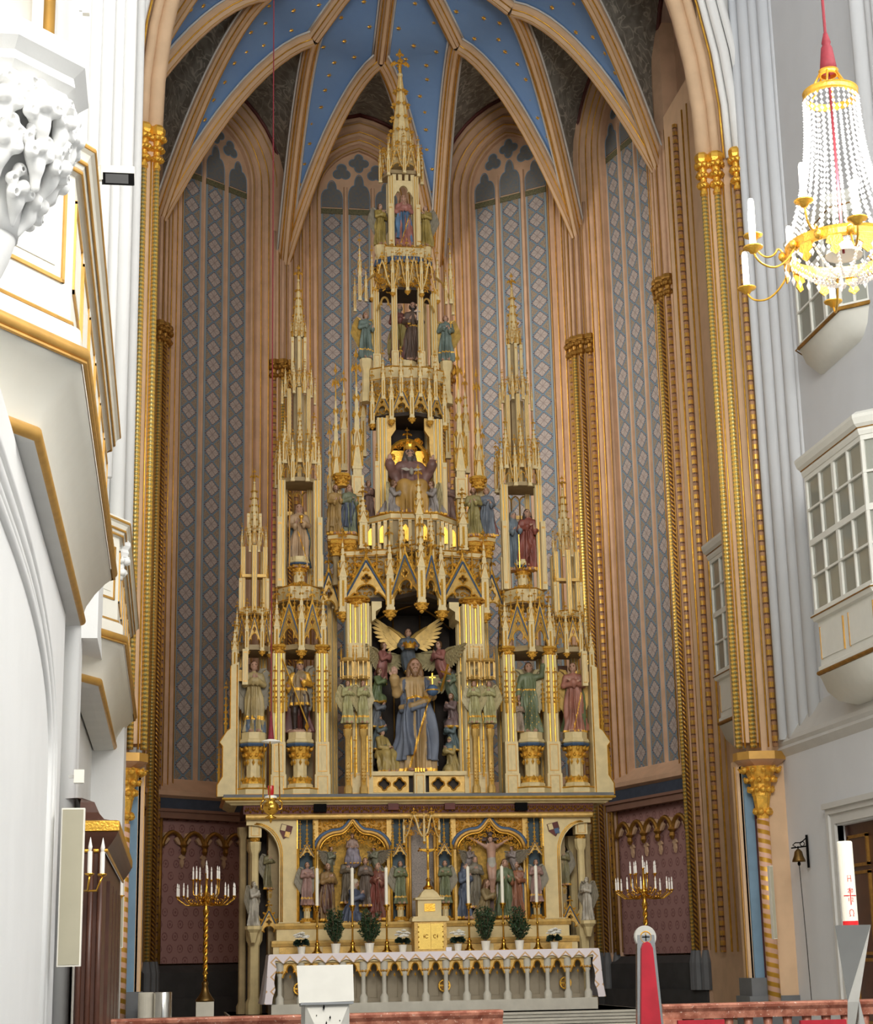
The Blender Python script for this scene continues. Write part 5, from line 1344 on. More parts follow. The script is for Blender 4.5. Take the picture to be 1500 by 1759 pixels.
# --- central canopy and gallery
canopy(RET, [(-1.44, 33.95), (-.52, 33.72), (0, 32.95), (.52, 33.72), (1.44, 33.95)], 8.62, 1.12, .17, 1.65, drop=.22)
for s in (-1, 1): gable(RET, s*1.5, 34.4, 8.62, .85, 1.2, s*PI/2)
slab(RET, [(-1.42, 35.0), (-1.42, 34.02), (-.52, 33.82), (0, 33.15), (.52, 33.82), (1.42, 34.02), (1.42, 35.0)], 8.62, 8.70, 'niche_shadow', 'canopy_vault')
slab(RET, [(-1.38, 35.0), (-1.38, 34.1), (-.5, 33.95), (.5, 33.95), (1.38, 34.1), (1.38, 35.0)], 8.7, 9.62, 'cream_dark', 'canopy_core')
slab(RET, [(-1.44, 35.0), (-1.44, 34.05), (-.5, 33.85), (0, 33.3), (.5, 33.85), (1.44, 34.05), (1.44, 35.0)], 9.55, 9.68, 'cream', 'gallery_floor')
gp = [(-1.0, 34.35), (-.48, 33.75), (.48, 33.75), (1.0, 34.35)]
slab(RET, gp+[(1.0, 35), (-1.0, 35)], 10.28, 10.42, 'cream', 'gallery_cap'); slab(RET, offset_poly(gp, -.08)+[(.9, 35), (-.9, 35)], 9.68, 10.28, 'cream_dark', 'gallery_wall')
for i in range(3):
    a = np.array(gp[i]); c = np.array(gp[i+1]); n_ = 5
    for k in range(n_+1):
        p = a+(c-a)*k/n_; block(RET, p[0], p[1], 9.68, 10.28, .07)
    for k in (1, 3):
        p = a+(c-a)*(k+.5)/n_; g = MB(); g.plate([(-.06,0),(.06,0),(.06,.28),(0,.36),(-.06,.28)], t=.03); o = obj('gilt_shield', g, 'gold', RET, (p[0], p[1]-.06, 9.82))
for x, z, w_, h_ in ((-1.02, 9.7, .19, 1.25), (1.02, 9.7, .19, 1.25)): pinnacle(RET, x, 33.95, z, w_, h_)
pinnacle(RET, 0, 33.1, 9.5, .16, 1.65); pinnacle(RET, -.30, 33.5, 9.3, .11, 1.1); pinnacle(RET, .30, 33.5, 9.3, .11, 1.1)
for s in (-1, 1):
    for x, y, z0, w_, h_ in ((1.08, 34.45, 9.7, .21, 4.2), (1.50, 34.6, 9.6, .16, 4.0), (1.30, 34.9, 11.6, .13, 2.1), (1.62, 34.7, 9.6, .10, 2.9), (.90, 34.85, 11.9, .12, 2.0)):
        pinnacle(RET, s*x, y, z0, w_, h_)
        if h_ > 3.5: block(RET, s*x, y-.02, z0+1.2, z0+1.65, w_*1.2); K('spirelet_collar', 'leafcap', RET, (s*x, y, z0+h_*.52), (w_*.9, w_*.9, .12))
    # consoles for the paired saints
    for x in (1.55, 1.28):
        K('console', 'leafcap', RET, (s*x, 34.15, 9.62), (.26, .26, .30)); slab(RET, [(s*x-.17, 34.3), (s*x-.17, 34.1), (s*x, 34.0), (s*x+.17, 34.1), (s*x+.17, 34.3)], 9.9, 10.02, 'cream', 'console_slab'); colonnette(RET, s*x, 34.2, 9.0, 9.65, .06, 'cream_dark')
    K('hood', 'leafcap', RET, (s*1.42, 34.25, 11.1), (.3, .3, .25))
    K('pedestal', 'ped', RET, (s*.84, 34.5, 10.1), (.26, .26, .24), 0, (('leaf_ring', 'ped_gold'),))
    # niche of the enthroned figure
    pier(RET, s*.58, 34.25, 10.4, 12.55, .22); pier(RET, s*.50, 34.9, 10.4, 12.6, .16)
    g = MB(); g.sweep([(0,0),(0,-.9),(.06,-.95),(.1,-.7),(.1,-.45),(.2,-.3),(.2,0)], [((s*.50, 34.15, 12.6), (-s,0,0), (0,0,1)), ((s*.50, 34.25, 12.6), (-s,0,0), (0,0,1))], closed=True, cap=True); obj('niche_tracery', g, 'cream_gold', RET)
    block(RET, s*.70, 34.15, 10.4, 11.6, .09); spike(RET, s*.70, 34.15, 11.6, .07, .4)
rbox('niche_back', -.52, 35.0, 10.4, .52, 35.05, 12.6, 'niche_shadow')
g = MB(); g.tube([(x, 34.62, z) for x, z in [(-.42, 10.5)]+arch_pts(.42, 11.75, .05, 7)+[(.42, 10.5)]], .045, 6); g.box(-.4, 34.66, 10.45, .4, 34.72, 12.0)
rr = random.Random(2)
for q in range(26):
    a = PI*rr.random(); r_ = rr.uniform(.28, .50); scroll(g, (r_*math.cos(a), 34.6, 11.75+r_*math.sin(a)*1.05), .06, rr.uniform(0, 6))
fleuron(g, (0, 34.6, 12.2), .3); obj('throne', g, 'gold', RET)
canopy(RET, [(-.76, 34.35), (-.40, 34.02), (0, 33.85), (.40, 34.02), (.76, 34.35)], 12.62, .68, .10, 1.12, drop=.16)
for s in (-1, 1): gable(RET, s*.78, 34.6, 12.62, .5, .7, s*PI/2)
slab(RET, [(-.74, 35.1), (-.74, 34.4), (-.38, 34.1), (0, 33.95), (.38, 34.1), (.74, 34.4), (.74, 35.1)], 12.56, 12.64, 'niche_shadow', 'canopy_vault')
slab(RET, [(-.70, 35.1), (-.70, 34.45), (-.36, 34.2), (.36, 34.2), (.70, 34.45), (.70, 35.1)], 12.64, 13.45, 'cream_dark', 'canopy_core')
for x, y in ((-.55, 34.15), (.55, 34.15), (-.2, 33.95), (.2, 33.95)): pinnacle(RET, x, y, 12.95, .085, 1.05)
# --- upper open tabernacle
slab(RET, [(-.78, 35.2), (-.78, 34.5), (-.4, 34.25), (.4, 34.25), (.78, 34.5), (.78, 35.2)], 13.45, 13.72, 'cream', 'tower_floor')
for x, y, w_ in ((-.62, 34.65, .13), (.62, 34.65, .13), (-.26, 34.4, .12), (.30, 34.4, .12), (-.5, 35.2, .1), (.5, 35.2, .1)):
    pier(RET, x, y, 13.72, 15.55, w_); block(RET, x, y, 13.72, 14.1, w_*1.25); leafcap(RET, x, y, 15.45, w_*1.1, .12)
g = MB(); g.lathe([(.24, 0), (.26, .06), (.22, .12), (.22, .24)], 8, ph=PI/8); obj('statue_step', g, 'cream', RET, (.03, 34.7, 13.72))
for s in (-1, 1):
    g = MB(); g.tube([(s*(.45+x), 34.5, z) for x, z in cusp_arch(.16, .3)], .022, 4); obj('tracery', g, 'cream_gold', RET, (0, 0, 15.05))
    colonnette(RET, s*.86, 34.55, 13.0, 13.95, .085); leafcap(RET, s*.86, 34.55, 13.82, .16, .13)
    for x, y, z, w_, h_ in ((.98, 34.5, 15.25, .075, 1.45), (1.06, 34.75, 15.1, .06, .9), (.86, 34.4, 15.2, .06, .8)): pinnacle(RET, s*x, y, z, w_, h_)
    g = MB(); g.tube([(s*.66, 34.6, 15.9), (s*.8, 34.55, 15.75), (s*.96, 34.5, 15.35)], .025, 4); obj('flying_arch', g, 'cream_gold', RET)
canopy(RET, [(-.70, 34.65), (-.30, 34.30), (.0, 34.18), (.32, 34.30), (.72, 34.65)], 15.5, .82, .075, 1.15, 'ogee', drop=.12)
slab(RET, [(-.7, 35.2), (-.7, 34.68), (-.3, 34.4), (.32, 34.4), (.7, 34.68), (.7, 35.2)], 15.5, 15.56, 'niche_shadow', 'canopy_vault')
slab(RET, [(-.56, 35.1), (-.56, 34.75), (-.25, 34.5), (.27, 34.5), (.56, 34.75), (.56, 35.1)], 15.56, 16.2, 'cream_dark', 'canopy_core')
slab(RET, [(-.62, 35.1), (-.62, 34.7), (-.27, 34.42), (.29, 34.42), (.62, 34.7), (.62, 35.1)], 16.15, 16.28, 'blue_line', 'roof_edge')
g = MB(); rr = random.Random(9)
for q in range(30): scroll(g, (rr.uniform(-.6, .6), 34.36+.2*abs(rr.uniform(-1, 1)), rr.uniform(15.5, 15.8)), .06, rr.uniform(0, 6))
tag(obj('gilt_scrollwork', g, 'gold_leaf', RET), kind='stuff')
for x in (-.42, -.15, .17, .44): pinnacle(RET, x, 34.5, 15.75, .06, .85)
# --- topmost niche, canopy and spire
slab(RET, [(-.42, 35.0), (-.42, 34.55), (.42, 34.55), (.42, 35.0)], 16.28, 16.55, 'cream', 'tower_floor')
for s in (-1, 1):
    pier(RET, s*.27, 34.6, 16.55, 18.2, .13); block(RET, s*.30, 34.5, 16.55, 17.5, .10); pier(RET, s*.27, 35.0, 16.55, 18.2, .1)
    colonnette(RET, s*.50, 34.75, 16.2, 16.62, .08)
g = MB(); g.plate([(-.27,17.72),(-.27,18.1),(.27,18.1),(.27,17.72)]+[(x, 17.72+z) for x, z in cusp_arch(.2, .26)[::-1]], t=.08); obj('arch_head', g, 'cream', RET, (0, 34.56, 0))
g = MB()
for d in (-.2, -.07, .07, .2): g.box(d-.04, 34.55, 18.1, d+.04, 34.65, 18.24)
obj('battlement', g, 'cream', RET)
canopy(RET, [(-.46, 34.9), (-.33, 34.5), (0, 34.36), (.33, 34.5), (.46, 34.9)], 18.3, .60, .075, .92, 'ogee', drop=.12, pend=False)
for s in (-1, 1): gable(RET, s*.42, 34.75, 18.3, .4, .6, s*PI/2, 'ogee')
slab(RET, [(-.42, 35.1), (-.42, 34.9), (-.28, 34.58), (.28, 34.58), (.42, 34.9), (.42, 35.1)], 18.28, 18.36, 'cream_dark', 'canopy_vault')
spire(RET, 0, 34.8, 18.5, .30, 2.75)
for a in range(5): pinnacle(RET, .26*math.cos(PI+a*PI/4), 34.8+.26*math.sin(PI+a*PI/4), 18.6, .055, .75)
for o in RET.children: o.location = o.location-Vector((0, 34.2, .75))
# ---------------------------------------------------------------- the carved figures on the altar
def cols(robe, cloak=(90,104,130), hair=HAIR, trim=GILT, skin=SKIN): return [robe, skin, hair, cloak, trim]
def cross_mb(h, w_, r, zc=.68):
    g = MB(); g.box(-r,-r,0,r,r,h); g.box(-w_/2,-r,h*zc-r,w_/2,r,h*zc+r); return g
# Christ in the central niche
me = standing('christ', 'bless', 'long', True, cols((206,164,98), (108,118,140), (150,104,56)), 1/215, 'front', seed=3, fine=True, nf=8, hem=.03, sway=.012,
              trimf=lambda x, y, z: (z < .03) | (np.abs(x-.06-(z-.45)*.30) < .010) & (z < .62) & (y < -.02) | (np.abs(z-.655+np.abs(x)*.3) < .012) & (x < .10) & (y < -.04))
CH = statue('christ_statue', 'large statue of Christ in gold robe and blue cloak raising one hand', me, (-.02, 33.98, 5.22), 2.27)
g = MB(); g.blob((0,0,0), (.052,.052,.052), 0, 2); ob = attach(CH, 'orb', g, 'blue_line', (.125,-.215,.685), True)
g = MB(); g.lathe([(.053,-.006),(.055,0),(.053,.006)], 14); g.box(-.005,-.005,.05,.005,.005,.15); g.box(-.028,-.005,.105,.028,.005,.116); attach(ob, 'orb_cross', g, 'gold')
# four large figures on pedestals
ALB = (196,176,128)
me = standing('angel_brocade', 'pray', 'short', False, cols((206,178,112), (84,98,120)), 1/96, 'back', seed=8, nf=7, hem=.22, trimf=lambda x, y, z: (z > .17) & (z < .235))
def under(F): F.robe([(0,.125,.10,0,0,.016),(.2,.115,.09,0,0,.012)], 3, .005, 8, 3)
FIGM.pop('angel_brocade'); me = standing('angel_brocade', 'pray', 'short', False, cols((206,178,112), (88,108,132)), 1/96, None, seed=8, nf=7, extra=under, trimf=lambda x, y, z: (z > .17) & (z < .225) & (np.sqrt(x*x+y*y) > .10))
statue('angel_statue', 'praying angel in gold brocade over blue on the far left pedestal', me, (-3.20, 33.98, 6.0), 1.42, .1, 'down', .66, 'wing_grey', 'statue')
def armour(F):
    for s in (-1, 1): F.cap((s*.06,-.01,.48), (s*.075,-.03,.27), .062, .046, 2, .03); F.cap((s*.075,-.03,.27), (s*.07,0,.05), .046, .032, 2, .02); F.ell((s*.075,-.05,.02), (.032,.06,.02), 2, .01)
    F.ell((-.02,.0,-.0), (.16,.12,.035), 1, .02)
    F.robe([(.0,.17,.05,0,.08,.012),(.4,.15,.05,0,.08,.008),(.78,.12,.04,0,.06,.002)], 3, .01, 7, 5)
def warrior():
    F = Fig(); prof = [(z, a, b_, cx, cy, f) for z, a, b_, cx, cy, f in STD if z > .4]
    F.robe([(.36,.135,.10,0,0,.010),(.46,.118,.09,0,0,.006)]+prof, 0, .02, 9, 2); F.cap((-.085,.005,.785), (.085,.005,.785), .046, .046, 4, .03)
    armour(F); pose_arms(F, 'staff', 4); head(F, 0, -.008, .915, 1.0, 'long', False, .3, .05)
    F.ell((0,-.0,.955), (.054,.06,.045), 4, .008); F.cap((0,0,.98), (0,0,1.03), .025, .004, 4, .02)
    return F.mesh('warrior', (-.28,-.26,-.03), (.28,.2,1.05), 1/96, cols((170,140,90), (120,52,40), (66,44,34)), lambda x, y, z: (z > .36) & (z < .40) | (np.abs(z-.585) < .018) & (np.abs(x) < .12))
WA = statue('warrior_angel_statue', 'armoured angel with helmet, red cloak and spear on left inner pedestal', warrior(), (-2.295, 33.98, 6.02), 1.42, -.1, 'down', .68, 'wing_grey')
g = MB(); g.tube([(-.24,-.17,1.0), (.10,-.19,.10)], .011, 6); sp = attach(WA, 'spear', g, 'gold')
g = MB(); g.lathe([(.002,-.09),(.03,-.02),(.012,.03)], 4, (.10,-.19,.07)); attach(sp, 'spear_head', g, 'gold')
me = standing('angel_green', 'raise', 'short', False, cols((124,136,92), (120,120,84)), 1/96, None, seed=12, nf=9, hem=.0, tilt=.12, trimf=lambda x, y, z: (np.abs(z-.60) < .012) | ((np.sin(x*95)*np.sin(z*60+x*20) > .93) & (z < .55)))
GA = statue('angel_statue', 'angel in star-spangled green robe lifting one arm on right inner pedestal', me, (2.295, 33.98, 6.0), 1.42, -.05, 'down', .66, 'wing')
me = standing('child', 'pray', 'short', False, cols((176,150,120)), 1/56, None, seed=4, hem=.02)
statue('child_statue', 'small child figure at the side of the green-robed angel', me, (2.06, 33.86, 6.0), .62, .3)
me = standing('angel_pink', 'cross', 'short', False, cols((196,122,96), (110,124,72)), 1/96, 'back', seed=15, nf=8, hem=.045, sway=.01, yaw=-.25, trimf=lambda x, y, z: (z < .03) | (np.abs(x-.05-.25*(z-.3)) < .008) & (y < -.02) & (z < .6))
statue('angel_statue', 'angel in salmon-pink robe with green lining on the far right pedestal', me, (3.20, 33.98, 6.0), 1.42, -.15, 'down', .66, 'wing_gold')
# figures in the two side towers
me = standing('saint_peach', 'hold', 'long', False, cols((214,172,122), (84,116,132)), 1/88, 'back', seed=21, nf=8, hem=.02, trimf=lambda x, y, z: (z < .015) | (np.abs(x-.03+.3*(z-.4)) < .008) & (z < .55) & (y < -.02))
PE = statue('saint_statue', 'female saint in peach robe holding a gold chalice in left tower', me, (-2.295, 34.25, 9.34), 1.36)
g = MB(); g.lathe([(.035,0),(.01,.02),(.012,.05),(.034,.08),(.036,.11)], 10, (.02,-.19,.66)); attach(PE, 'chalice', g, 'gold', smooth=True)
g = MB(); g.tube([(-.15,-.16,.0), (-.15,-.16,1.0)], .008, 5); attach(PE, 'staff', g, 'gold_dull')
me = standing('saint_blue', 'hold', 'veil', False, cols((124,140,150), (134,146,150)), 1/76, None, seed=22)
statue('saint_statue', 'blue-grey robed saint in right tower, nearer the centre', me, (2.13, 34.25, 9.34), 1.28, .2)
me = standing('saint_red', 'chest', 'long', False, cols((164,78,60), (164,78,60), (70,44,34)), 1/80, 'front', seed=23, yaw=.2)
RS = statue('saint_statue', 'long-haired saint in red robe beside an anchor in right tower', me, (2.42, 34.18, 9.34), 1.32, -.1)
g = MB(); g.tube([(-.16,-.16,.02),(-.16,-.16,.55)], .010, 5); g.tube([(-.24,-.16,.10),(-.20,-.16,.03),(-.16,-.16,.01),(-.12,-.16,.03),(-.08,-.16,.10)], .010, 5); attach(RS, 'anchor', g, 'gold')
# small angels before the central pillars
me = standing('pillar_angel', 'pray', 'short', False, cols((196,188,120), (210,200,170)), 1/66, None, seed=31, hem=.16, trimf=lambda x, y, z: (z > .13) & (z < .17))
for x, t_ in ((-1.40, 'outer small angel on a colonnette before the left central pillar'), (-1.10, 'inner small angel on a colonnette before the left central pillar'), (1.10, 'inner small angel on a colonnette before the right central pillar'), (1.40, 'outer small angel on a colonnette before the right central pillar')):
    statue('pillar_angel', t_, me, (x, 33.55, 6.13), .84, .3 if x < 0 else -.3, 'down', .66, 'wing', group='small angels on the central pillars')
# saints in pairs beside the gallery
for key, x, y, c, hr, bd, ps, ck, t_ in (
    ('ap1', -1.56, 34.12, cols((196,152,74), (190,146,70)), 'short', True, 'hold', 'front', 'saint in ochre mantle, outermost of the pair left of the gallery'),
    ('ap2', -1.28, 34.10, cols((132,140,104), (92,104,128)), 'long', False, 'chest', 'front', 'saint in green robe and blue cloak left of the gallery'),
    ('ap3', 1.28, 34.10, cols((176,160,86), (150,140,74)), 'short', True, 'hold', None, 'saint in yellow-green robe right of the gallery'),
    ('ap4', 1.56, 34.12, cols((120,130,142), (150,76,62)), 'short', False, 'chest', 'back', 'saint in blue robe and red cloak, outermost right of the gallery')):
    statue('saint_statue', t_, standing(key, ps, hr, bd, c, 1/70, ck, seed=len(key)+int(abs(x)*10)), (x, y, 10.02), 1.06, .25 if x < 0 else -.25)
me = standing('mauve_angel', 'pray', 'short', False, cols((146,108,92), (130,100,90)), 1/66, None, seed=37)
for x in (-.84, .84): statue('angel_statue', 'mauve-robed angel standing %s of the enthroned king' % ('left' if x < 0 else 'right'), me, (x, 34.5, 10.34), .95, .3 if x < 0 else -.3)
# enthroned figure with kneeling angels
GF = statue('enthroned_king_statue', 'crowned bearded king enthroned with both hands raised in gilt niche', seated('king', cols((214,160,66), (142,98,86), (96,84,74))), (0, 34.28, 10.42), 1.86)
g = MB(); g.lathe([(.062,0),(.068,.015),(.062,.03),(.066,.06)], 14)
for i in range(8): a = 2*PI*i/8; g.blob((.068*math.cos(a), .068*math.sin(a), .075), (.014,.014,.028), 0, 0)
attach(GF, 'crown', g, 'gold', (0,.02,.80))
g = MB(); g.blob((0,-.125,.52), (.025,.02,.045), 0, 1)
for s in (-1, 1): g.add([(s*.01,-.13,.53),(s*.06,-.13,.56),(s*.12,-.125,.545),(s*.06,-.13,.52),(s*.01,-.12,.53),(s*.06,-.12,.56),(s*.12,-.115,.545),(s*.06,-.12,.52)], [(0,1,2,3),(7,6,5,4),(0,4,5,1),(1,5,6,2),(2,6,7,3),(3,7,4,0)])
attach(GF, 'dove', g, (lambda: pm((200,188,166)))())
me = kneeling('kneeler', cols((172,160,152), (150,140,140)))
for s in (-1, 1): statue('kneeling_angel', 'kneeling grey-robed angel with tall wings %s of the throne' % ('left' if s < 0 else 'right'), me, (s*.43, 33.95, 10.43), 1.02, s*-1.2, 'down', .40, 'wing')
# upper tabernacle
me = standing('bishop', 'chest', 'short', True, cols((134,72,62), (168,146,70), (110,100,90)), 1/80, 'front', seed=41)
statue('saint_statue', 'bearded saint in maroon and olive mantle inside the upper tabernacle', me, (-.12, 34.72, 13.95), 1.36, .2)
me = standing('monk', 'hold', 'short', True, cols((112,86,70), (112,86,70), (60,46,40)), 1/80, None, seed=42, trimf=lambda x, y, z: np.abs(z-.58) < .01)
MK = statue('monk_statue', 'brown-habited monk holding a crucifix in the upper tabernacle', me, (.17, 34.62, 13.95), 1.36, -.1)
attach(MK, 'crucifix', cross_mb(.22, .10, .008), pm((226,200,180)), (.06,-.2,.62))
me = standing('aqua_angel', 'chest', 'short', False, cols((122,142,130), (220,214,200)), 1/72, None, seed=45, hem=.2, trimf=lambda x, y, z: (z > .17) & (z < .20))
for s in (-1, 1):
    A_ = statue('angel_statue', 'sea-green robed angel on column %s of the upper tabernacle' % ('left' if s < 0 else 'right'), me, (s*.86, 34.55, 13.95), 1.06, -s*.3, 'down', .64, 'wing_gold')
    if s > 0: attach(A_, 'hand_cross', cross_mb(.14, .06, .007), 'gold', (.13,-.17,.66))
# Mary and two angels at the top
me = standing('mary', 'pray', 'long', False, cols((196,120,104), (88,132,176), (140,96,56)), 1/88, 'front', seed=51, hem=.0, trimf=lambda x, y, z: (np.abs(x-.06-(z-.45)*.30) < .009) & (z < .6) & (y < -.02))
statue('mary_statue', 'praying Mary in blue mantle and rose robe in the topmost niche', me, (.0, 34.62, 16.55), 1.24)
me = standing('ochre_angel', 'pray', 'short', False, cols((186,156,66), (220,190,180)), 1/66, None, seed=52, hem=.0)
for s in (-1, 1): statue('angel_statue', 'ochre-robed winged angel %s of the topmost niche' % ('left' if s < 0 else 'right'), me, (s*.50, 34.72, 16.62), .98, -s*.5, 'down', .64, 'wing_grey')
# heavenly company around Christ
g = MB(); rr = random.Random(5)
for s in (-1, 1):
    for k in range(30): g.blob((s*rr.uniform(.72, .92), rr.uniform(34.3, 34.7), 5.3+2.0*k/30), (rr.uniform(.08,.15), .12, rr.uniform(.08,.14)), 0, 1)
cl = obj('cloud_bank', g, (lambda: pm((96,88,80)))(), RET, smooth=True); cl.location = Vector((0, -34.2, -.75)); tag(cl, kind='stuff')
FR = flying('fly_red', cols((176,104,92), (150,90,80)))
FB = flying('fly_blue', cols((110,122,134), (70,76,84)), pose='hold', seed=9)
a = statue('flying_angel', 'hovering blue angel carrying a gold crown above Christ', FB, (-.06, 34.55, 7.32), 1.18, 0, 'out', .48, 'wing_gold', wy=.04)
for w_ in a.children: w_.rotation_euler = (0, -.55*(1 if w_.scale[0] > 0 else -1), 0)
g = MB(); g.lathe([(.085,0),(.09,.02),(.085,.03),(.10,.08)], 14)
for i in range(8): q = 2*PI*i/8; g.blob((.10*math.cos(q), .10*math.sin(q), .09), (.022,.022,.035), 0, 0)
attach(a, 'crown', g, 'gold', (0,-.2,.36))
a = statue('flying_angel', 'rose-robed flying angel at the upper left of the Christ niche', FR, (-.60, 34.35, 7.05), 1.12, .95, 'out', .48, 'wing')
a = statue('flying_angel', 'rose-robed flying angel at the upper right of the Christ niche', FR, (.55, 34.35, 7.08), 1.12, -.95, 'out', .48, 'wing')
a = statue('flying_angel', 'green-robed angel bearing a gold cross right of Christ', flying('fly_green', cols((124,138,108)), pose='hold'), (.72, 34.2, 6.62), 1.02, -.8, 'out', .48, 'wing')
attach(a, 'cross', cross_mb(.55, .24, .016), 'gold', (-.05,-.22,.22)).rotation_euler = (0, .35, 0)
CROWD = [('kneel_green', -.74, 6.62, (118,136,84), .98, 'green-robed kneeler beside the head of Christ on the left'),
         ('kneel_blue', -.76, 6.12, (112,118,124), .95, 'grey-blue kneeler at mid height left of Christ'),
         ('kneel_teal', -.74, 5.68, (96,112,116), .95, 'teal-robed hooded kneeler low on the left of Christ'),
         ('kneel_mauve', .76, 6.12, (140,112,108), .98, 'mauve-robed bearded kneeler at mid height right of Christ'),
         ('kneel_navy', .74, 5.66, (104,126,128), .95, 'blue-green kneeler low on the right of Christ'),
         ('kneel_gold', .72, 5.22, (200,172,96), 1.02, 'gold-robed veiled woman kneeling at the right foot of Christ')]
for key, x, z, c, sc, t_ in CROWD:
    statue('kneeling_figure', t_, kneeling(key, cols(c, c), hair='veil' if key == 'kneel_gold' else 'short', beard=(key == 'kneel_mauve'), h=1/58), (x, 34.15, z), sc, .9 if x < 0 else -.9)
statue('seated_figure', 'gold-robed figure seated at the left foot of Christ', seated('sit_gold', cols((196,166,84), (196,166,84)), hair='short', beard=False, arms='lap', h=1/64), (-.66, 34.05, 5.22), 1.08, .7)
# predella: niche angels, outer angels
for x, c, t_ in ((-2.20, (184,138,124), 'rose-robed angel in the niche left of the left relief'), (-.43, (128,138,92), 'green-robed angel in the niche right of the left relief'), (.43, (132,140,96), 'green-robed angel in the niche left of the right relief'), (2.20, (186,140,126), 'rose-robed angel in the niche right of the right relief')):
    key = 'pred_rose' if c[0] > 150 else 'pred_green'
    statue('niche_angel', t_, standing(key, 'cross', 'short', False, cols(c, (190,180,170)), 1/62, None, seed=61, hem=.18, trimf=lambda X, Y, Z: (Z > .14) & (Z < .18)), (x, 33.45, 2.70), .80, .1 if x < 0 else -.1, 'down', .64, 'wing_grey', group='angels in the predella niches')
me = standing('white_angel', 'pray', 'short', False, cols((206,196,174), trim=(206,196,174), skin=(206,196,174), hair=(150,130,100)), 1/62, None, seed=66)
for s in (-1, 1):
    statue('white_angel', 'pale stone angel with spread wings on the %s outer column' % ('left' if s < 0 else 'right'), me, (s*3.20, 33.5, 2.34), .82, s*-.9, 'down', .66, 'wing_grey')
    slab_ = obj('angel_console', MB().lathe([(.05,-.3),(.10,-.12),(.16,-.06),(.16,0)], 8), 'cream', RET, (s*3.20, 33.5-34.2, 2.34-.75))
me = standing('olive_angel', 'pray', 'short', False, cols((150,140,92)), 1/58, None, seed=67)
for s in (-1, 1): statue('olive_angel', 'olive-robed angel inside the %s end arch of the predella' % ('left' if s < 0 else 'right'), me, (s*2.88, 34.0, 3.02), .76, s*-.2, 'down', .64, 'wing_grey')
# left relief: the birth scene
RL = [('rl1', 'st', -1.80, 2.40, .98, (172,130,70), (120,78,60), 'short', True, 'ochre-mantled figure standing at the left edge of the left relief'),
      ('rl2', 'st', -1.42, 2.72, .80, (120,104,80), (100,92,72), 'short', True, 'brown-robed old man at the back of the left relief'),
      ('rl3', 'kn', -1.32, 2.36, 1.02, (92,104,132), (206,190,160), 'veil', False, 'kneeling woman in blue and white in the left relief'),
      ('rl4', 'st', -1.08, 2.66, .82, (124,104,88), (110,96,84), 'short', False, 'praying brown-robed figure in the middle of the left relief'),
      ('rl5', 'st', -.84, 2.40, .98, (150,80,60), (160,74,58), 'long', False, 'red-cloaked figure standing at the right edge of the left relief')]
for key, kd, x, z, H, c, ck, hr, bd, t_ in RL:
    m_ = standing(key, 'pray' if key != 'rl5' else 'chest', hr, bd, cols(c, ck), 1/62, 'front' if key in ('rl1', 'rl5') else None, seed=len(t_)) if kd == 'st' else kneeling(key, cols(c, ck), hair=hr, h=1/62)
    statue('relief_figure', t_, m_, (x, 33.62 if kd == 'st' else 33.52, z), H*(1.12 if kd == 'st' else 1.12), {'rl1': .4, 'rl3': .9, 'rl5': -.4}.get(key, 0))
BUST = seated('rl_top', cols((150,138,150), (186,150,130)), hair='long', beard=True, arms='lap', h=1/58)
statue('relief_figure', 'bearded figure on a globe at the top of the left relief', BUST, (-1.32, 33.66, 3.46), .70)
g = MB(); g.blob((0,-.12,.10), (.24,.16,.22), 0, 2); attach(bpy.data.objects['relief_figure.005'], 'globe', g, pm((150,140,156)), smooth=True)
FG = flying('fly_gilt', cols((136,136,108), (110,116,130)), h=1/52)
for s in (-1, 1): statue('relief_angel', 'winged angel %s of the globe in the left relief' % ('left' if s < 0 else 'right'), FG, (-1.32+s*.42, 33.64, 3.30), .68, -s*.9, 'out', .48, 'wing_grey')
# right relief: the crucifixion
def crucified():
    F = Fig()
    F.cap((0,0,.56), (0,0,.80), .062, .088, 1, .05); F.cap((-.10,0,.82), (.10,0,.82), .04, .04, 1, .03); F.cap((0,0,.50), (0,0,.60), .075, .07, 4, .03)
    for s in (-1, 1):
        F.cap((s*.10,0,.82), (s*.24,0,.90), .032, .026, 1, .02); F.cap((s*.24,0,.90), (s*.38,0,.97), .025, .018, 1, .02); F.cap((s*.38,0,.97), (s*.43,-.01,.995), .018, .014, 1, .01)
        F.cap((s*.04,0,.50), (s*.03,-.04,.27), .052, .038, 1, .03); F.cap((s*.03,-.04,.27), (s*.015,0,.05), .038, .022, 1, .02); F.cap((s*.015,0,.05), (s*.015,-.04,.0), .02, .016, 1, .01)
    head(F, -.02, -.03, .93, .95, 'long', True, .2, .3)
    return F.mesh('crucified', (-.48,-.14,-.03), (.48,.12,1.04), 1/80, cols((200,190,170), hair=(80,60,44), trim=(206,198,180)), None)
CX = statue('crucified_christ', 'pale crucified figure in the centre of the right relief', crucified(), (1.36, 33.58, 2.86), 1.10)
g = MB(); g.box(-.035,.05,-.45,.035,.09,1.16); g.box(-.36,.05,.92,.36,.09,.99); g.box(-.07,.045,1.05,.07,.06,1.12); attach(CX, 'cross', g, 'brown_wood')
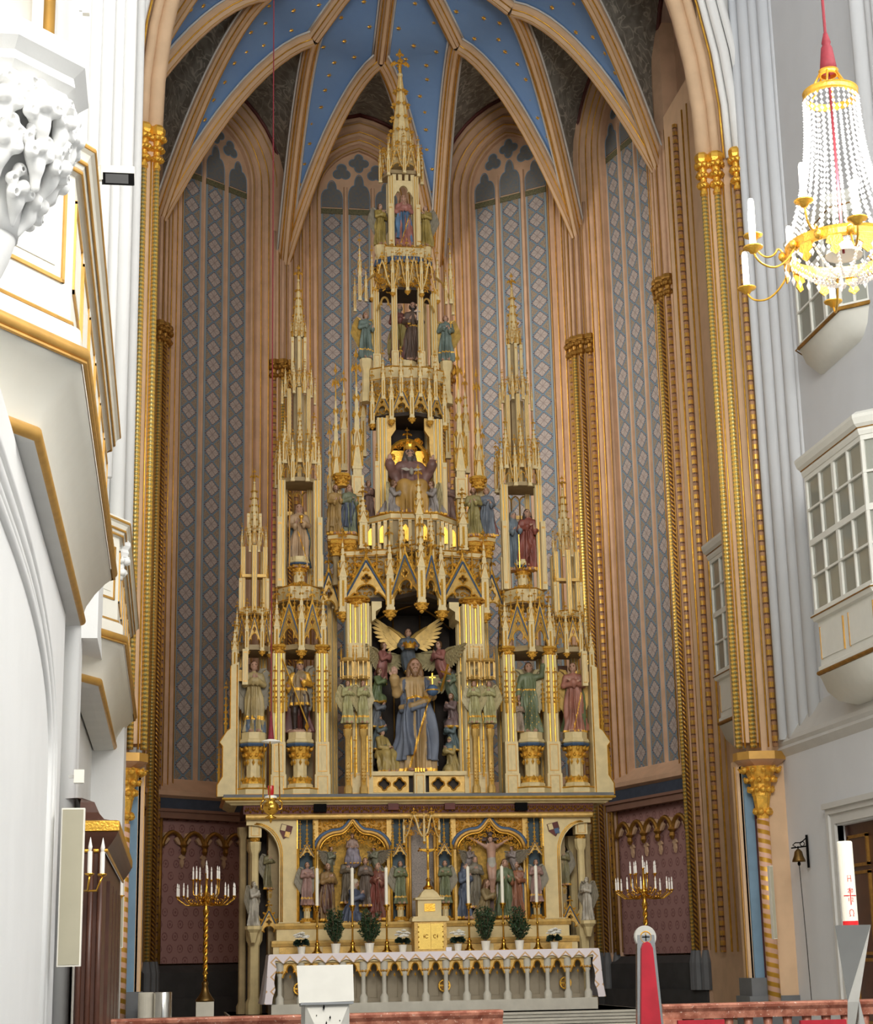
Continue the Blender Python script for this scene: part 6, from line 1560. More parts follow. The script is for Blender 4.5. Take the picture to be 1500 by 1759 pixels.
RR_ = [('rr1', 'st', .84, 2.40, .98, (98,112,136), (96,110,134), 'veil', False, 'mourning woman in blue at the left edge of the right relief'),
       ('rr2', 'st', 1.04, 2.60, .90, (140,128,104), (130,120,100), 'veil', False, 'veiled pale-robed mourner behind the kneeling woman in the right relief'),
       ('rr3', 'kn', 1.20, 2.36, 1.0, (168,144,92), (170,150,100), 'long', False, 'yellow-robed woman kneeling at the foot of the cross'),
       ('rr4', 'st', 1.62, 2.40, 1.02, (116,130,84), (190,180,160), 'long', False, 'young man in green robe and pale cloak right of the cross'),
       ('rr5', 'st', 1.86, 2.40, .98, (176,104,66), (104,114,130), 'short', True, 'bearded figure in orange and blue at the right edge of the right relief')]
for key, kd, x, z, H, c, ck, hr, bd, t_ in RR_:
    m_ = standing(key, 'pray' if key in ('rr1', 'rr2') else 'hold', hr, bd, cols(c, ck), 1/62, 'back' if key in ('rr4', 'rr5') else None, seed=len(t_)+3) if kd == 'st' else kneeling(key, cols(c, ck), hair=hr, h=1/62)
    statue('relief_figure', t_, m_, (x, 33.62 if kd == 'st' else 33.52, z), H*1.10, {'rr1': .5, 'rr3': .9, 'rr5': -.4}.get(key, 0))
FW = flying('fly_lilac', cols((158,142,134), (110,116,130)), h=1/52)
for s in (-1, 1): statue('relief_angel', 'winged angel %s of the cross in the right relief' % ('left' if s < 0 else 'right'), FW, (1.36+s*.42, 33.64, 3.28), .68, -s*.9, 'out', .48, 'wing_grey')
# ---------------------------------------------------------------- altar table and its furnishings
M('linen', (236,232,238), 0.8, var=0.04, scale=8)
def lace():
    t = NT('lace'); X, Y, Z = t.xyz()[:3]
    u = t.math('ABSOLUTE', t.math('SUBTRACT', t.math('FRACT', t.math('MULTIPLY', X, 4.0)), 0.5)); v = t.math('ABSOLUTE', t.math('SUBTRACT', t.math('FRACT', t.math('MULTIPLY', Z, 4.0)), 0.5))
    d = t.math('ADD', u, v)
    a = t.math('MULTIPLY', t.step(d, 0.28, 0.03), t.math('SUBTRACT', 1.0, t.step(d, 0.42, 0.03)))
    b_ = t.math('SUBTRACT', 1.0, t.step(d, 0.10, 0.02))
    t.out(t.mix(t.math('MULTIPLY', t.math('ADD', a, b_, clamp=True), 0.85), lin((236,226,228)), lin((208,160,92))), 0.8)
lace()
M('wax', (250,244,226), 0.45, var=0.02)
TOPZ = 1.80
AT = thing('altar_table', 'cream stone altar table with a front arcade of colonnettes and gilt trefoil arches', 'altar table', (0, 32.45, .75))
def abox(name, x0, y0, z0, x1, y1, z1, mat): return obj(name, MB().box(x0, y0-32.45, z0-.75, x1, y1-32.45, z1-.75), mat, AT)
M('recess_stone', (158,146,124), 0.7, var=0.15, scale=4)
abox('table_slab', -2.92, 31.95, 1.66, 2.92, 32.98, TOPZ-.005, 'cream'); abox('table_base', -2.95, 31.95, .75, 2.95, 32.98, .95, 'pale_stone'); abox('table_back', -2.8, 32.35, .95, 2.8, 32.5, 1.66, 'recess_stone')
nC = 16; sp_ = 5.6/(nC-1)
colm = MB(); colm.lathe([(.075,0),(.075,.10),(.055,.13),(.04,.16),(.04,.47),(.055,.50),(.05,.53),(.075,.58),(.075,.71)], 10); colme = colm.mesh('colonnette'); colme.materials.append(MATS['pale_stone']); colme.polygons.foreach_set('use_smooth', [True]*len(colme.polygons)); colme.set_sharp_from_angle(angle=.7)
ringm = MB(); foliate_cap(ringm, .045, .06, .50, .58, 7, 1); ringme = ringm.mesh('gilt_capital'); ringme.materials.append(MATS['gold_paint'])
arcm = MB(); ca2 = cusp_arch(sp_/2-.055, .22); arcm.plate([(-sp_/2+.04, .0), (-sp_/2+.04, .26), (sp_/2-.04, .26), (sp_/2-.04, .0)]+ca2[::-1], t=.06); arcme = arcm.mesh('trefoil_arch'); arcme.materials.append(MATS['cream_gold'])
agm = MB(); agm.tube([(x, -.01, z) for x, z in ca2], .012, 4); agm.blob((0,-.01,.02),(.02,.02,.04),0,0); agme = agm.mesh('gilding'); agme.materials.append(MATS['gold'])
for i in range(nC):
    x = -2.8+sp_*i
    c_ = link('colonnette', colme, AT, (x, -.42, .20)); link('gilt_capital', ringme, c_)
    if i < nC-1:
        a_ = link('trefoil_arch', arcme, AT, (x+sp_/2, -.44, .65)); link('gilding', agme, a_)
        g = MB(); g.box(-.10, 0, 0, .10, .03, .36); g.tube([(-.09,-.01,.0),(-.09,-.01,.36)], .006, 4); g.tube([(.09,-.01,.0),(.09,-.01,.36)], .006, 4); obj('recess_panel', g, 'recess_stone', AT, (x+sp_/2, -.11, .28))
for x in (0.19, 2.43, -2.43):
    g = MB(); g.tube([(0.10*math.cos(a), 0, .10*math.sin(a)) for a in np.linspace(0, 2*PI, 14)[:-1]], .018, 5, closed=True); g.box(-.015,-.01,-.1,.015,.01,.1); g.box(-.1,-.01,-.015,.1,.01,.015)
    for a in range(4): q = PI/4+a*PI/2; g.blob((.055*math.cos(q), 0, .055*math.sin(q)), (.022,.012,.022), 0, 0)
    obj('relief_cross', g, 'gold', AT, (x, -.20, .46))
CL = thing('altar_cloth', 'white altar cloth with scalloped gold-patterned lace edge hanging over the altar table', 'cloth', (0, 31.93, TOPZ))
g = MB(); g.box(-2.99, -.02, 0, 2.99, 1.05, .012); obj('cloth_top', g, 'linen', CL)
n_ = 24; pts = [(-2.99, 0.01), (2.99, 0.01)]
for i in range(n_*6+1):
    t = i/(n_*6); x = 2.99-5.98*t; ph_ = (t*n_) % 1.0; pts.append((x, -.15+.055*math.sin(PI*ph_)))
g = MB(); g.plate(pts, t=.008); obj('lace_edge', g, 'lace', CL, (0, -.03, 0))
for s in (-1, 1):
    g = MB(); rows = []
    for z in np.linspace(.0, -.84, 8):
        rows.append([(s*(3.0+.05*math.sin(q*1.9+z*3)*abs(z)+.12*abs(z)), -.02+.98*q/10+.05*z*(1 if q < 5 else -1), z) for q in range(11)])
    g.grid(rows); g.grid([[(x-s*.006, y, z) for x, y, z in r] for r in rows]); obj('cloth_end', g, 'linen', CL, smooth=True)
    g = MB(); g.grid([[(r[0][0]+s*.004, r[0][1]-.006, r[0][2]), (r[0][0]-s*.14+.02*math.sin(i*2.2)*s, r[0][1]-.012, r[0][2])] for i, r in enumerate(rows)]); g.grid([[(r[0][0]+s*.004, r[0][1]-.002, r[0][2]), (r[0][0]-s*.14+.02*math.sin(i*2.2)*s, r[0][1]-.008, r[0][2])] for i, r in enumerate(rows)]); obj('lace_edge', g, 'lace', CL)
# tabernacle
TB = thing('tabernacle', 'stepped cream tabernacle with gleaming gold doors at the centre of the altar', 'tabernacle', (0, 32.72, TOPZ+.012))
g = MB(); g.box(-.30,-.16,0,.30,.24,.56); obj('body', g, 'cream_gold', TB)
g = MB(); g.box(-.34,-.20,.54,.34,.26,.60); g.box(-.32,-.18,.60,.32,.24,.63); obj('cornice', g, 'cream', TB)
g = MB(); g.box(-.22,-.10,.63,.22,.2,.95); g.box(-.27,-.15,.93,.27,.22,.97); g.lathe([(.28,.97),(.2,1.06),(.1,1.12)], 4, ph=PI/4, sy=.8); obj('upper_stage', g, 'cream', TB)
g = MB(); g.box(-.10,-.115,.72,.10,-.10,.86); obj('upper_panel', g, 'gold', TB)
M('gold_door', (255,216,112), 0.25, 0.5, var=0.1, scale=20, bump=0.15, bscale=60)
for s in (-1, 1):
    g = MB(); g.box(min(s*.004, s*.235), -.18, .04, max(s*.004, s*.235), -.165, .50); d_ = obj('door', g, 'gold_door', TB)
    g = MB()
    for k in range(5): g.blob((s*.225, -.182, .08+.09*k), (.012,.006,.02), 0, 0)
    tag(obj('rivets', g, 'brass', d_), kind='stuff')
    g = MB(); g.tube([(s*.075+.03*math.cos(a)*(1 if s < 0 else .8), -.183, .27+.032*math.sin(a)) for a in np.linspace(.6, 5.6, 10)], .006, 4); g.tube([(s*.125, -.183, .235), (s*.125, -.183, .305)], .006, 4); g.tube([(s*.11, -.183, .27), (s*.14, -.183, .27)], .006, 4); obj('emblem', g, 'gold_dull', d_)
# altar crucifix
AC_ = thing('altar_crucifix', 'tall gold crucifix standing on top of the tabernacle', 'crucifix', (0, 32.74, TOPZ+1.135))
g = MB(); g.lathe([(.10,0),(.10,.03),(.05,.07),(.03,.14),(.05,.17),(.022,.21)], 10); obj('foot', g, 'brass', AC_, smooth=False)
g = MB(); g.box(-.02,-.015,.2,.02,.015,.98); g.box(-.15,-.015,.70,.15,.015,.74)
for p in ((-.15,.72), (.15,.72), (0,.98)):
    for a in range(3): q = a*2*PI/3+PI/2; g.blob((p[0]+.026*math.cos(q), 0, p[1]+.026*math.sin(q)), (.024,.016,.024), 0, 0)
obj('cross', g, 'brass', AC_)
g = MB(); g.tube([(0,-.035,.36),(0,-.04,.5),(0,-.035,.60),(0,-.035,.68)], [.014,.022,.026,.022], 6); g.blob((0,-.045,.73),(.022,.022,.028),0,1)
for s in (-1, 1): g.tube([(0,-.035,.68),(s*.08,-.03,.70),(s*.16,-.025,.73)], [.014,.011,.008], 5)
obj('corpus', g, 'gold', AC_, smooth=True)
# candlesticks and candles
STK = None
for px, who in ((545, 'leftmost'), (606, 'second from the left'), (665, 'third, just left of the tabernacle'), (807, 'fourth, just right of the tabernacle'), (866, 'second from the right'), (925, 'rightmost')):
    c = atY(px, 1636, 32.62); zt = TOPZ+.012
    if STK is None:
        STK = thing('candlestick', 'brass altar candlestick, '+who+' of six', 'candlestick', (c[0], 32.62, zt), 0, 'brass candlesticks on the altar')
        g = MB(); g.lathe([(.095,0),(.095,.02),(.06,.05),(.045,.10),(.03,.14),(.045,.17),(.022,.21)], 12); obj('base', g, 'brass', STK, smooth=True)
        g = MB(); g.lathe([(.020,.21),(.017,.45),(.034,.475),(.017,.50),(.016,.74)], 10); obj('stem', g, 'brass', STK, smooth=True)
        g = MB(); g.lathe([(.016,.74),(.04,.77),(.03,.79),(.06,.83),(.062,.85),(.03,.855)], 12); obj('drip_pan', g, 'brass', STK, smooth=True)
        o = STK
    else:
        o = copy_tree(STK); o.location = (c[0], 32.62, zt); o['label'] = 'brass altar candlestick, '+who+' of six'
    g = MB(); g.lathe([(.031,0),(.031,.66),(.012,.675)], 12); g.tube([(0,0,.67),(.002,0,.70)], .004, 4)
    cn = obj('candle', g, 'wax', None, (c[0], 32.62, zt+.855), smooth=False); tag(cn, 'tall white altar candle, '+who+' of six', 'candle', 'tall candles on the altar')
# potted flowers and evergreens
M('pot_white', (236,230,214), 0.5, var=0.03); M('leaf', (52,78,46), 0.55, var=0.4, scale=30); M('leaf_dark', (36,58,40), 0.55, var=0.4, scale=30); M('petal', (244,242,232), 0.6, var=0.05, scale=20); M('twig', (92,74,48), 0.7)
def leaf_blade(mb, p, d, L, w_, rr):
    d = np.array(d, float); d /= np.linalg.norm(d); u = np.cross(d, (rr.uniform(-1,1), rr.uniform(-1,1), rr.uniform(-1,1))); u /= max(1e-6, np.linalg.norm(u)); n = np.cross(d, u)
    p = np.array(p); v = [p, p+d*L*.5+u*w_+n*w_*.3, p+d*L, p+d*L*.5-u*w_+n*w_*.3]; mb.add(v, [(0,1,2),(0,2,3)])
def plant(px, kind, label):
    rr = random.Random(px); c = atY(px, 1636, 32.45)
    P = thing('potted_plant' if kind == 'green' else 'potted_flowers', label, 'plant', (c[0], 32.45, TOPZ+.012), 0, 'potted plants on the altar')
    h = .17 if kind == 'green' else .13; r = .085 if kind == 'green' else .075
    g = MB(); g.lathe([(r*.78,0),(r,h*.9),(r*1.06,h*.92),(r*1.06,h),(r*.9,h),(r*.85,h*.9)], 14); obj('pot', g, 'pot_white', P, smooth=False)
    if kind == 'green':
        st = MB(); lf = MB()
        for k in range(46):
            a = rr.uniform(0, 2*PI); sp = rr.uniform(0, 1)**.6*.20; top = rr.uniform(.30, .66)-sp*.5; p0 = np.array((0,0,h*.8)); p1 = np.array((sp*math.cos(a), sp*math.sin(a), h+top))
            st.tube([p0, p0*.4+p1*.6+np.array((0,0,-.03)), p1], .004, 3)
            for t in np.linspace(.25, 1, 11):
                q = p0+(p1-p0)*t
                for _ in range(3): leaf_blade(lf, q, (rr.uniform(-1,1), rr.uniform(-1,1), rr.uniform(-.2,1)), .065, .015, rr)
        tag(obj('stems', st, 'twig', P), kind='stuff'); tag(obj('leaves', lf, 'leaf', P), kind='stuff')
    else:
        lf = MB()
        for k in range(120):
            a = rr.uniform(0, 2*PI); e = rr.uniform(0, 1.2); p = np.array((.09*math.cos(a)*math.cos(e), .09*math.sin(a)*math.cos(e), h+.06+.08*math.sin(e))); leaf_blade(lf, p*.7+np.array((0,0,h*.3)), (math.cos(a), math.sin(a), rr.uniform(-.5,.4)), .10, .035, rr)
        tag(obj('leaves', lf, 'leaf_dark', P), kind='stuff')
        for k in range(11):
            a = k*2.4; rad = .02+.10*math.sqrt(k/11); p = (rad*math.cos(a), rad*math.sin(a)-.03, h+.24-.7*rad+rr.uniform(-.03,.05)); g = MB()
            for j in range(6): q = j*PI/3; g.blob((.028*math.cos(q), .028*math.sin(q)-.005, 0), (.027,.022,.018), 0, 0)
            g.blob((0,-.01,.012), (.018,.018,.018), 0, 0); obj('blossom', g, 'petal', P, p)
for px, t_ in ((518, 'pot of white flowers at the left end of the altar'), (692, 'pot of white flowers just left of the tabernacle'), (787, 'pot of white flowers just right of the tabernacle'), (953, 'pot of white flowers at the right end of the altar')): plant(px, 'flower', t_)
for px, t_ in ((577, 'leafy green potted shrub on the altar, leftmost of four'), (635, 'leafy green potted shrub left of the tabernacle, between two candlesticks'), (835, 'leafy green potted shrub right of the tabernacle, between two candlesticks'), (893, 'leafy green potted shrub on the altar, rightmost of four')): plant(px, 'green', t_)
c = atY(771, 1629, 32.3); g = MB(); g.box(-.05,-.03,0,.05,.03,.07); g.box(-.045,-.032,.045,.02,-.03,.06)
tag(obj('altar_card', g, 'linen', None, (c[0], 32.3, TOPZ+.012)), 'small white box on the altar cloth right of the tabernacle', 'box')

# ---------------------------------------------------------------- standing candelabra
M('bulb_white', (250,246,238), 0.35, var=0.02)
def candelabrum(px, label):
    c = atY(px, 1640, 31.0)
    Cn = thing('candelabrum', label, 'candelabrum', (c[0], 31.0, .75))
    g = MB(); g.box(-.15,-.15,0,.15,.15,.30); obj('stone_block', g, 'pale_stone', Cn)
    g = MB(); g.lathe([(.16,.30),(.16,.33),(.12,.38),(.07,.46),(.05,.56),(.065,.60),(.04,.64)], 14); obj('foot', g, 'bronze_dark', Cn, smooth=True)
    pts = []
    g = MB()
    for ph in (0, PI): g.tube([(.022*math.cos(ph+t*26), .022*math.sin(ph+t*26), .75+t*1.05) for t in np.linspace(0, 1, 60)], .028, 6)
    obj('twisted_stem', g, 'brass', Cn, smooth=True)
    g = MB(); g.lathe([(.035,.64),(.03,.78)], 10); g.lathe([(.03,1.76),(.06,1.80),(.035,1.86),(.03,1.96),(.07,2.02),(.05,2.06),(.02,2.2),(.02,2.42)], 10); obj('stem_knops', g, 'brass', Cn, smooth=True)
    def light(x, y, z):
        g = MB(); g.lathe([(.008,-.03),(.032,-.01),(.034,0),(.012,.004)], 8); k = obj('cup', g, 'brass', Cn, (x, y, z), smooth=True)
        g = MB(); g.lathe([(.016,0),(.016,.14)], 8); cd_ = obj('candle_tube', g, 'bulb_white', k, (0,0,.004))
        g = MB(); g.lathe([(.009,.144),(.014,.16),(.008,.20),(.001,.22)], 6); obj('bulb', g, 'bulb_white', k, (0,0,.004), smooth=True)
    for n, r, z0, z1 in ((12, .50, 2.0, 2.05), (7, .23, 2.1, 2.34)):
        for i in range(n):
            a = 2*PI*(i+.3)/n; ca_, sa = math.cos(a), math.sin(a)
            g = MB(); g.tube([(.03*ca_, .03*sa, z0-.02), (r*.35*ca_, r*.35*sa, z0-.10), (r*.7*ca_, r*.7*sa, z0-.10), (r*.98*ca_, r*.98*sa, z0), (r*ca_, r*sa, z1-.02)], .011, 5)
            g.blob((r*.5*ca_, r*.5*sa, z0-.07), (.03,.03,.03), 0, 0); g.tube([(r*.5*ca_, r*.5*sa, z0-.10), (r*.62*ca_, r*.62*sa, z0-.02), (r*.5*ca_, r*.5*sa, z0+.01)], .008, 4)
            obj('arm', g, 'brass', Cn, smooth=True); light(r*ca_, r*sa, z1)
    light(0, 0, 2.44)
candelabrum(353, 'gilt many-armed candelabrum with electric candles left of the altar')
candelabrum(1112, 'gilt many-armed candelabrum with electric candles right of the altar')

# ---------------------------------------------------------------- hanging sanctuary lamp
L_ = thing('sanctuary_lamp', 'gilt sanctuary lamp with red light hanging on a crimson cord', 'hanging lamp', (-3.255, 27.0, 3.85))
M('crimson', (122,26,40), 0.7, var=0.15, scale=30)
def red_glass():
    t = NT('red_glass'); t.out(lin((150,14,20)), 0.2); t.b.inputs['Emission Color'].default_value = (1,.05,.05,1); t.b.inputs['Emission Strength'].default_value = .12
red_glass()
g = MB(); g.tube([(0,0,1.55),(0,0,22)], .010, 6); obj('cord', g, 'crimson', L_)
g = MB(); g.lathe([(.05,1.15),(.046,1.20),(.028,1.38),(.012,1.58)], 10); obj('tassel', g, 'crimson', L_, smooth=True)
g = MB(); g.lathe([(.02,1.09),(.15,1.12),(.15,1.135),(.05,1.16)], 14); obj('ceiling_disc', g, 'plaster_warm', L_, smooth=True)
for i in range(3):
    a = 2*PI*i/3+.35; g = MB(); g.tube([(.13*math.cos(a), .13*math.sin(a), 1.11), (.15*math.cos(a), .15*math.sin(a), .24)], .010, 5); obj('chain', g, 'brass', L_)
    g = MB(); g.tube([(.10*math.cos(a), .10*math.sin(a), .08), (.18*math.cos(a), .18*math.sin(a), .10), (.19*math.cos(a), .19*math.sin(a), .2), (.13*math.cos(a), .13*math.sin(a), .24)], .014, 6); obj('handle', g, 'brass', L_, smooth=True)
g = MB(); g.lathe([(.005,-.12),(.02,-.09),(.03,-.06),(.09,-.05),(.09,-.03),(.03,.0),(.10,.04),(.13,.10),(.12,.16),(.06,.22),(.09,.24),(.09,.26),(.06,.28)], 14); obj('bowl', g, 'brass', L_, smooth=True)
g = MB(); g.lathe([(.09,.255),(.095,.27),(.09,.29),(.06,.30)], 12); obj('glass_rim', g, 'plaster_warm', L_)
g = MB(); g.lathe([(.04,.30),(.045,.36),(.048,.44),(.044,.45)], 12); obj('light_glass', g, 'red_glass', L_, smooth=True)

# ---------------------------------------------------------------- chandelier near the right edge
CH_ = thing('chandelier', 'large gilt crystal chandelier with candle arms on a red cord, upper right', 'chandelier', (1.18, 14.0, 7.6))
def crystal():
    t = NT('crystal'); t.out(lin((244,246,250)), 0.08); t.b.inputs['Specular IOR Level'].default_value = 1.0; t.b.inputs['Transmission Weight'].default_value = 0.25; 
crystal()
def lamp_bulb():
    t = NT('lamp_bulb'); t.out(lin((255,250,240)), 0.3); t.b.inputs['Emission Color'].default_value = (1,.96,.88,1); t.b.inputs['Emission Strength'].default_value = 2.2
lamp_bulb()
def cring(name, r, z, hgt, th=.014, mat='gold', seg=40):
    a = np.arange(seg+1)*2*PI/seg; g = MB(); rows = [[(rr_*math.cos(t), rr_*math.sin(t), zz) for t in a] for rr_, zz in ((r-th, z), (r, z), (r+.006, z+hgt*.15), (r, z+hgt*.3), (r, z+hgt*.75), (r+.008, z+hgt), (r-th, z+hgt), (r-th, z))]
    g.grid(rows); return obj(name, g, mat, CH_, smooth=False)
pl_ = bpy.data.lights.new('chandelier_light', 'POINT'); pl_.energy = 160; pl_.color = (1, .93, .82); pl_.shadow_soft_size = .25; link('chandelier_light', pl_, CH_, (0, -.1, .75))
cring('main_ring', .52, .16, .11); cring('upper_ring', .25, 1.74, .07); cring('crown', .085, 1.98, .05)
for i in range(6):
    a = PI/3*i; g = MB(); g.tube([(.25*math.cos(a), .25*math.sin(a), 1.8), (.16*math.cos(a), .16*math.sin(a), 1.86), (.085*math.cos(a), .085*math.sin(a), 2.0)], .012, 5); obj('crown_strut', g, 'gold', CH_, smooth=True)
g = MB(); g.tube([(0,0,2.3),(0,0,7)], .014, 6); obj('cord', g, 'crimson', CH_)
g = MB(); g.lathe([(.085,2.02),(.075,2.1),(.055,2.26),(.035,2.30),(.045,2.32),(.02,2.42)], 10); obj('tassel', g, 'crimson', CH_, smooth=True)
g = MB(); g.tube([(0,0,.2),(0,0,2.0)], .012, 6); obj('core_cord', g, 'crimson', CH_)
bead = MB(); bead.blob((0,0,0), (.019,.019,.026), 0, 0)
NS = 30
for i in range(NS):
    a = 2*PI*i/NS; g = MB()
    for k in range(27):
        t = (k+.5)/27; r = .25+(.52-.25)*(t**2.2); z = 1.74-(1.74-.27)*t; g.merge(bead, Matrix.Translation((r*math.cos(a), r*math.sin(a), z)))
    tag(obj('bead_strand', g, 'crystal', CH_), kind='stuff')
    g = MB(); g.tube([(.52*math.cos(a), .52*math.sin(a), .16), (.52*math.cos(a), .52*math.sin(a), .11)], .003, 3); g.blob((.52*math.cos(a), .52*math.sin(a), .07), (.02,.02,.045), 0, 0); obj('drop', g, 'crystal', CH_)
for i in range(15):                      # crystal basket under the ring
    a = 2*PI*i/15; g = MB()
    for k in range(12):
        t = (k+.5)/12; r = .50*(1-t)+.10*t; z = .16-.22*math.sin(t*PI/2); g.merge(bead, Matrix.Translation((r*math.cos(a), r*math.sin(a), z)))
    tag(obj('bead_strand', g, 'crystal', CH_), kind='stuff')
g = MB(); g.lathe([(.0,.34),(.05,.33),(.09,.28),(.17,.18),(.175,.17),(.16,.18),(.08,.27)], 20); obj('dish', g, 'plaster_warm', CH_, (0,0,.0), smooth=True)
for i in range(12):
    lo = i % 2 == 0; a = 2*PI*i/12+.26; r = .98 if lo else .80; z1 = .10 if lo else .42; ca_, sa = math.cos(a), math.sin(a)
    g = MB(); zz = .2
    if lo: P_ = [(.52,zz), (.62,.04), (.76,-.06), (.90,-.04), (.97,.03), (r,z1)]
    else: P_ = [(.52,zz), (.58,.30), (.62,.22), (.70,.20), (.78,.28), (r,z1)]
    for _ in range(2):
        Q = [P_[0]]
        for (a0, b0), (a1, b1) in zip(P_[:-1], P_[1:]): Q += [(a0*.75+a1*.25, b0*.75+b1*.25), (a0*.25+a1*.75, b0*.25+b1*.75)]
        P_ = Q+[P_[-1]]
    g.tube([(q*ca_, q*sa, h_) for q, h_ in P_], .010, 6); obj('arm', g, 'gold', CH_, smooth=True)
    g = MB(); g.blob((.55*ca_, .55*sa, .2), (.04,.04,.05), 0, 1); obj('arm_boss', g, 'gold', CH_, smooth=True)
    g = MB(); g.lathe([(.01,-.05),(.03,-.045),(.045,-.02),(.085,.0),(.09,.012),(.03,.01)], 14); k_ = obj('drip_dish', g, 'gold', CH_, (r*ca_, r*sa, z1), smooth=True)
    g = MB(); g.lathe([(.030,.0),(.030,.33),(.02,.36),(.0,.37)], 10); obj('candle_tube', g, 'lamp_bulb', k_, (0,0,.01), smooth=False)
    g = MB(); g.plate([(-.06,0),(.06,0),(.08,-.06),(.03,-.09),(.05,-.14),(0,-.18),(-.05,-.14),(-.03,-.09),(-.08,-.06)], t=.012); lf_ = obj('gilt_leaf', g, 'gold', CH_, (.535*math.cos(a+.26), .535*math.sin(a+.26), .17)); lf_.rotation_euler = (0, 0, a+.26+PI/2)
# ---------------------------------------------------------------- communion rail
def rail(x0, x1, y, ztop, label):
    R_ = thing('communion_rail', label, 'rail', ((x0+x1)/2, y, 0)); h = (x1-x0)/2
    g = MB(); g.sweep([(-.16,ztop-.05),(-.17,ztop-.02),(-.15,ztop),(.15,ztop),(.17,ztop-.02),(.16,ztop-.05),(.12,ztop-.09),(.10,ztop-.17),(-.10,ztop-.17),(-.12,ztop-.09)], [((-h,0,0),(0,1,0),(0,0,1)), ((h,0,0),(0,1,0),(0,0,1))], closed=True, cap=True); obj('coping', g, 'red_marble', R_)
    g = MB(); g.box(-h,-.12,0,h,.12,.14); obj('plinth', g, 'red_marble', R_)
    bal = MB(); H = ztop-.17-.14; bal.lathe([(.06,0),(.06,.06),(.035,.1),(.07,H*.38),(.03,H*.78),(.05,H*.86),(.06,H)], 10); bm = bal.mesh('baluster'); bm.materials.append(MATS['red_marble']); bm.polygons.foreach_set('use_smooth', [True]*len(bm.polygons))
    n = int(2*h/.24)
    for i in range(n): link('baluster', bm, R_, (-h+.12+.24*i, 0, .14))
    for s in (-1, 1): g = MB(); g.box(s*h-.12*(1+s), -.13, 0, s*h+.12*(1-s), .13, ztop-.17); obj('end_post', g, 'red_marble', R_)
rail(-5.5, -1.05, 20.1, 1.1, 'red marble communion rail on the left of the chancel opening')
rail(.93, 4.4, 20.6, 1.1, 'red marble communion rail on the right, behind the paschal candle')

# ---------------------------------------------------------------- steel ambo, chair, paschal candle
M('steel', (214,212,206), 0.16, 1.0, var=0.06, scale=10); M('steel_matt', (188,186,178), 0.5, 0.35, var=0.04, scale=8)
M('red_velvet', (170,26,44), 0.8, var=0.2, scale=6)
AB = thing('ambo', 'brushed steel ambo with tilted rectangular desk in front of the altar', 'lectern', (-3.34, 16.5, 0))
g = MB(); v = [(-.26,-.16,1.30),(.24,-.16,1.31),(.255,.06,1.63),(-.265,.06,1.63),(-.25,-.10,1.27),(.23,-.10,1.28),(.245,.14,1.60),(-.255,.14,1.60)]
g.add(v, [(0,1,2,3),(7,6,5,4),(0,4,5,1),(1,5,6,2),(2,6,7,3),(3,7,4,0)]); obj('desk', g, 'steel_matt', AB)
g = MB(); g.box(-.245,-.165,1.285,.235,-.10,1.305); obj('desk_ledge', g, 'steel', AB)
for s in (-1, 1):
    g = MB(); g.add([(s*.02,-.12,1.0),(s*.20,-.10,1.30),(s*.22,.12,1.30),(s*.22,.12,.02),(s*.20,-.10,.02),(s*.02,-.05,.5)], [(0,1,2),(0,2,3),(0,3,5),(5,3,4)]); obj('folded_plate', g, 'steel_matt', AB)
g = MB(); g.add([(-.20,-.12,1.29),(.20,-.12,1.29),(.0,-.20,.85),(-.21,-.08,.02),(.21,-.08,.02)], [(0,2,1),(0,3,2),(1,2,4),(2,3,4)]); obj('front_fold', g, 'steel_matt', AB)
for x, z, sx, sz in ((-.035,1.26,.010,.026), (.02,1.17,.008,.018), (-.015,1.12,.007,.022), (-.10,1.19,.005,.008), (.11,1.14,.005,.009), (-.16,1.10,.007,.012), (.02,1.07,.007,.012)):
    g = MB(); g.plate([(-sx,0),(0,sz),(sx,sz*.3),(sx*.3,-sz)], t=.01); obj('cut_mark', g, 'black', AB, (x, -.205+abs(x)*.35+max(0, z-1.0)*.12, z))
c = atY(1115, 1690, 16.0)
CR_ = thing('high_back_chair', 'narrow high-backed chair in red velvet with silver edges and a round silver knob', 'chair', (-.44, 16.0, 0))
g = MB(); g.add([(-.085,-.03,1.84),(.075,-.03,1.84),(.155,-.03,.45),(-.15,-.03,.45),(-.085,.03,1.84),(.075,.03,1.84),(.155,.03,.45),(-.15,.03,.45)], [(0,3,2,1),(4,5,6,7),(0,1,5,4),(1,2,6,5),(2,3,7,6),(3,0,4,7)]); obj('backrest_frame', g, 'steel', CR_)
g = MB(); o_ = [(-.055,1.72),(-.035,1.765),(0,1.78),(.03,1.765),(.05,1.72),(.13,.5),(-.125,.5)]; g.plate(o_, t=.03); obj('back_cushion', g, 'red_velvet', CR_, (0,-.055,0))
g = MB(); g.box(-.24,-.5,.38,.24,.0,.47); obj('seat', g, 'red_velvet', CR_)
for x in (-.2, .2):
    for y in (-.45, -.03): g = MB(); g.box(x-.02,y-.02,0,x+.02,y+.02,.38); obj('leg', g, 'steel', CR_)
g = MB(); g.lathe([(.0,-.025),(.098,-.025),(.104,-.015),(.104,.015),(.098,.025),(.0,.025)], 24); k_ = obj('round_knob', g, 'steel_matt', CR_, (-.005, 0, 1.82), smooth=False); k_.rotation_euler = (PI/2, 0, 0)
g = MB(); g.tube([(.05*math.cos(a), .05*math.sin(a), .027) for a in np.linspace(0, 2*PI, 16)[:-1]], .006, 4, closed=True); g.box(-.035,-.005,.025,.035,.005,.03); g.box(-.005,-.035,.025,.005,.035,.03); obj('gilt_emblem', g, 'gold', k_)
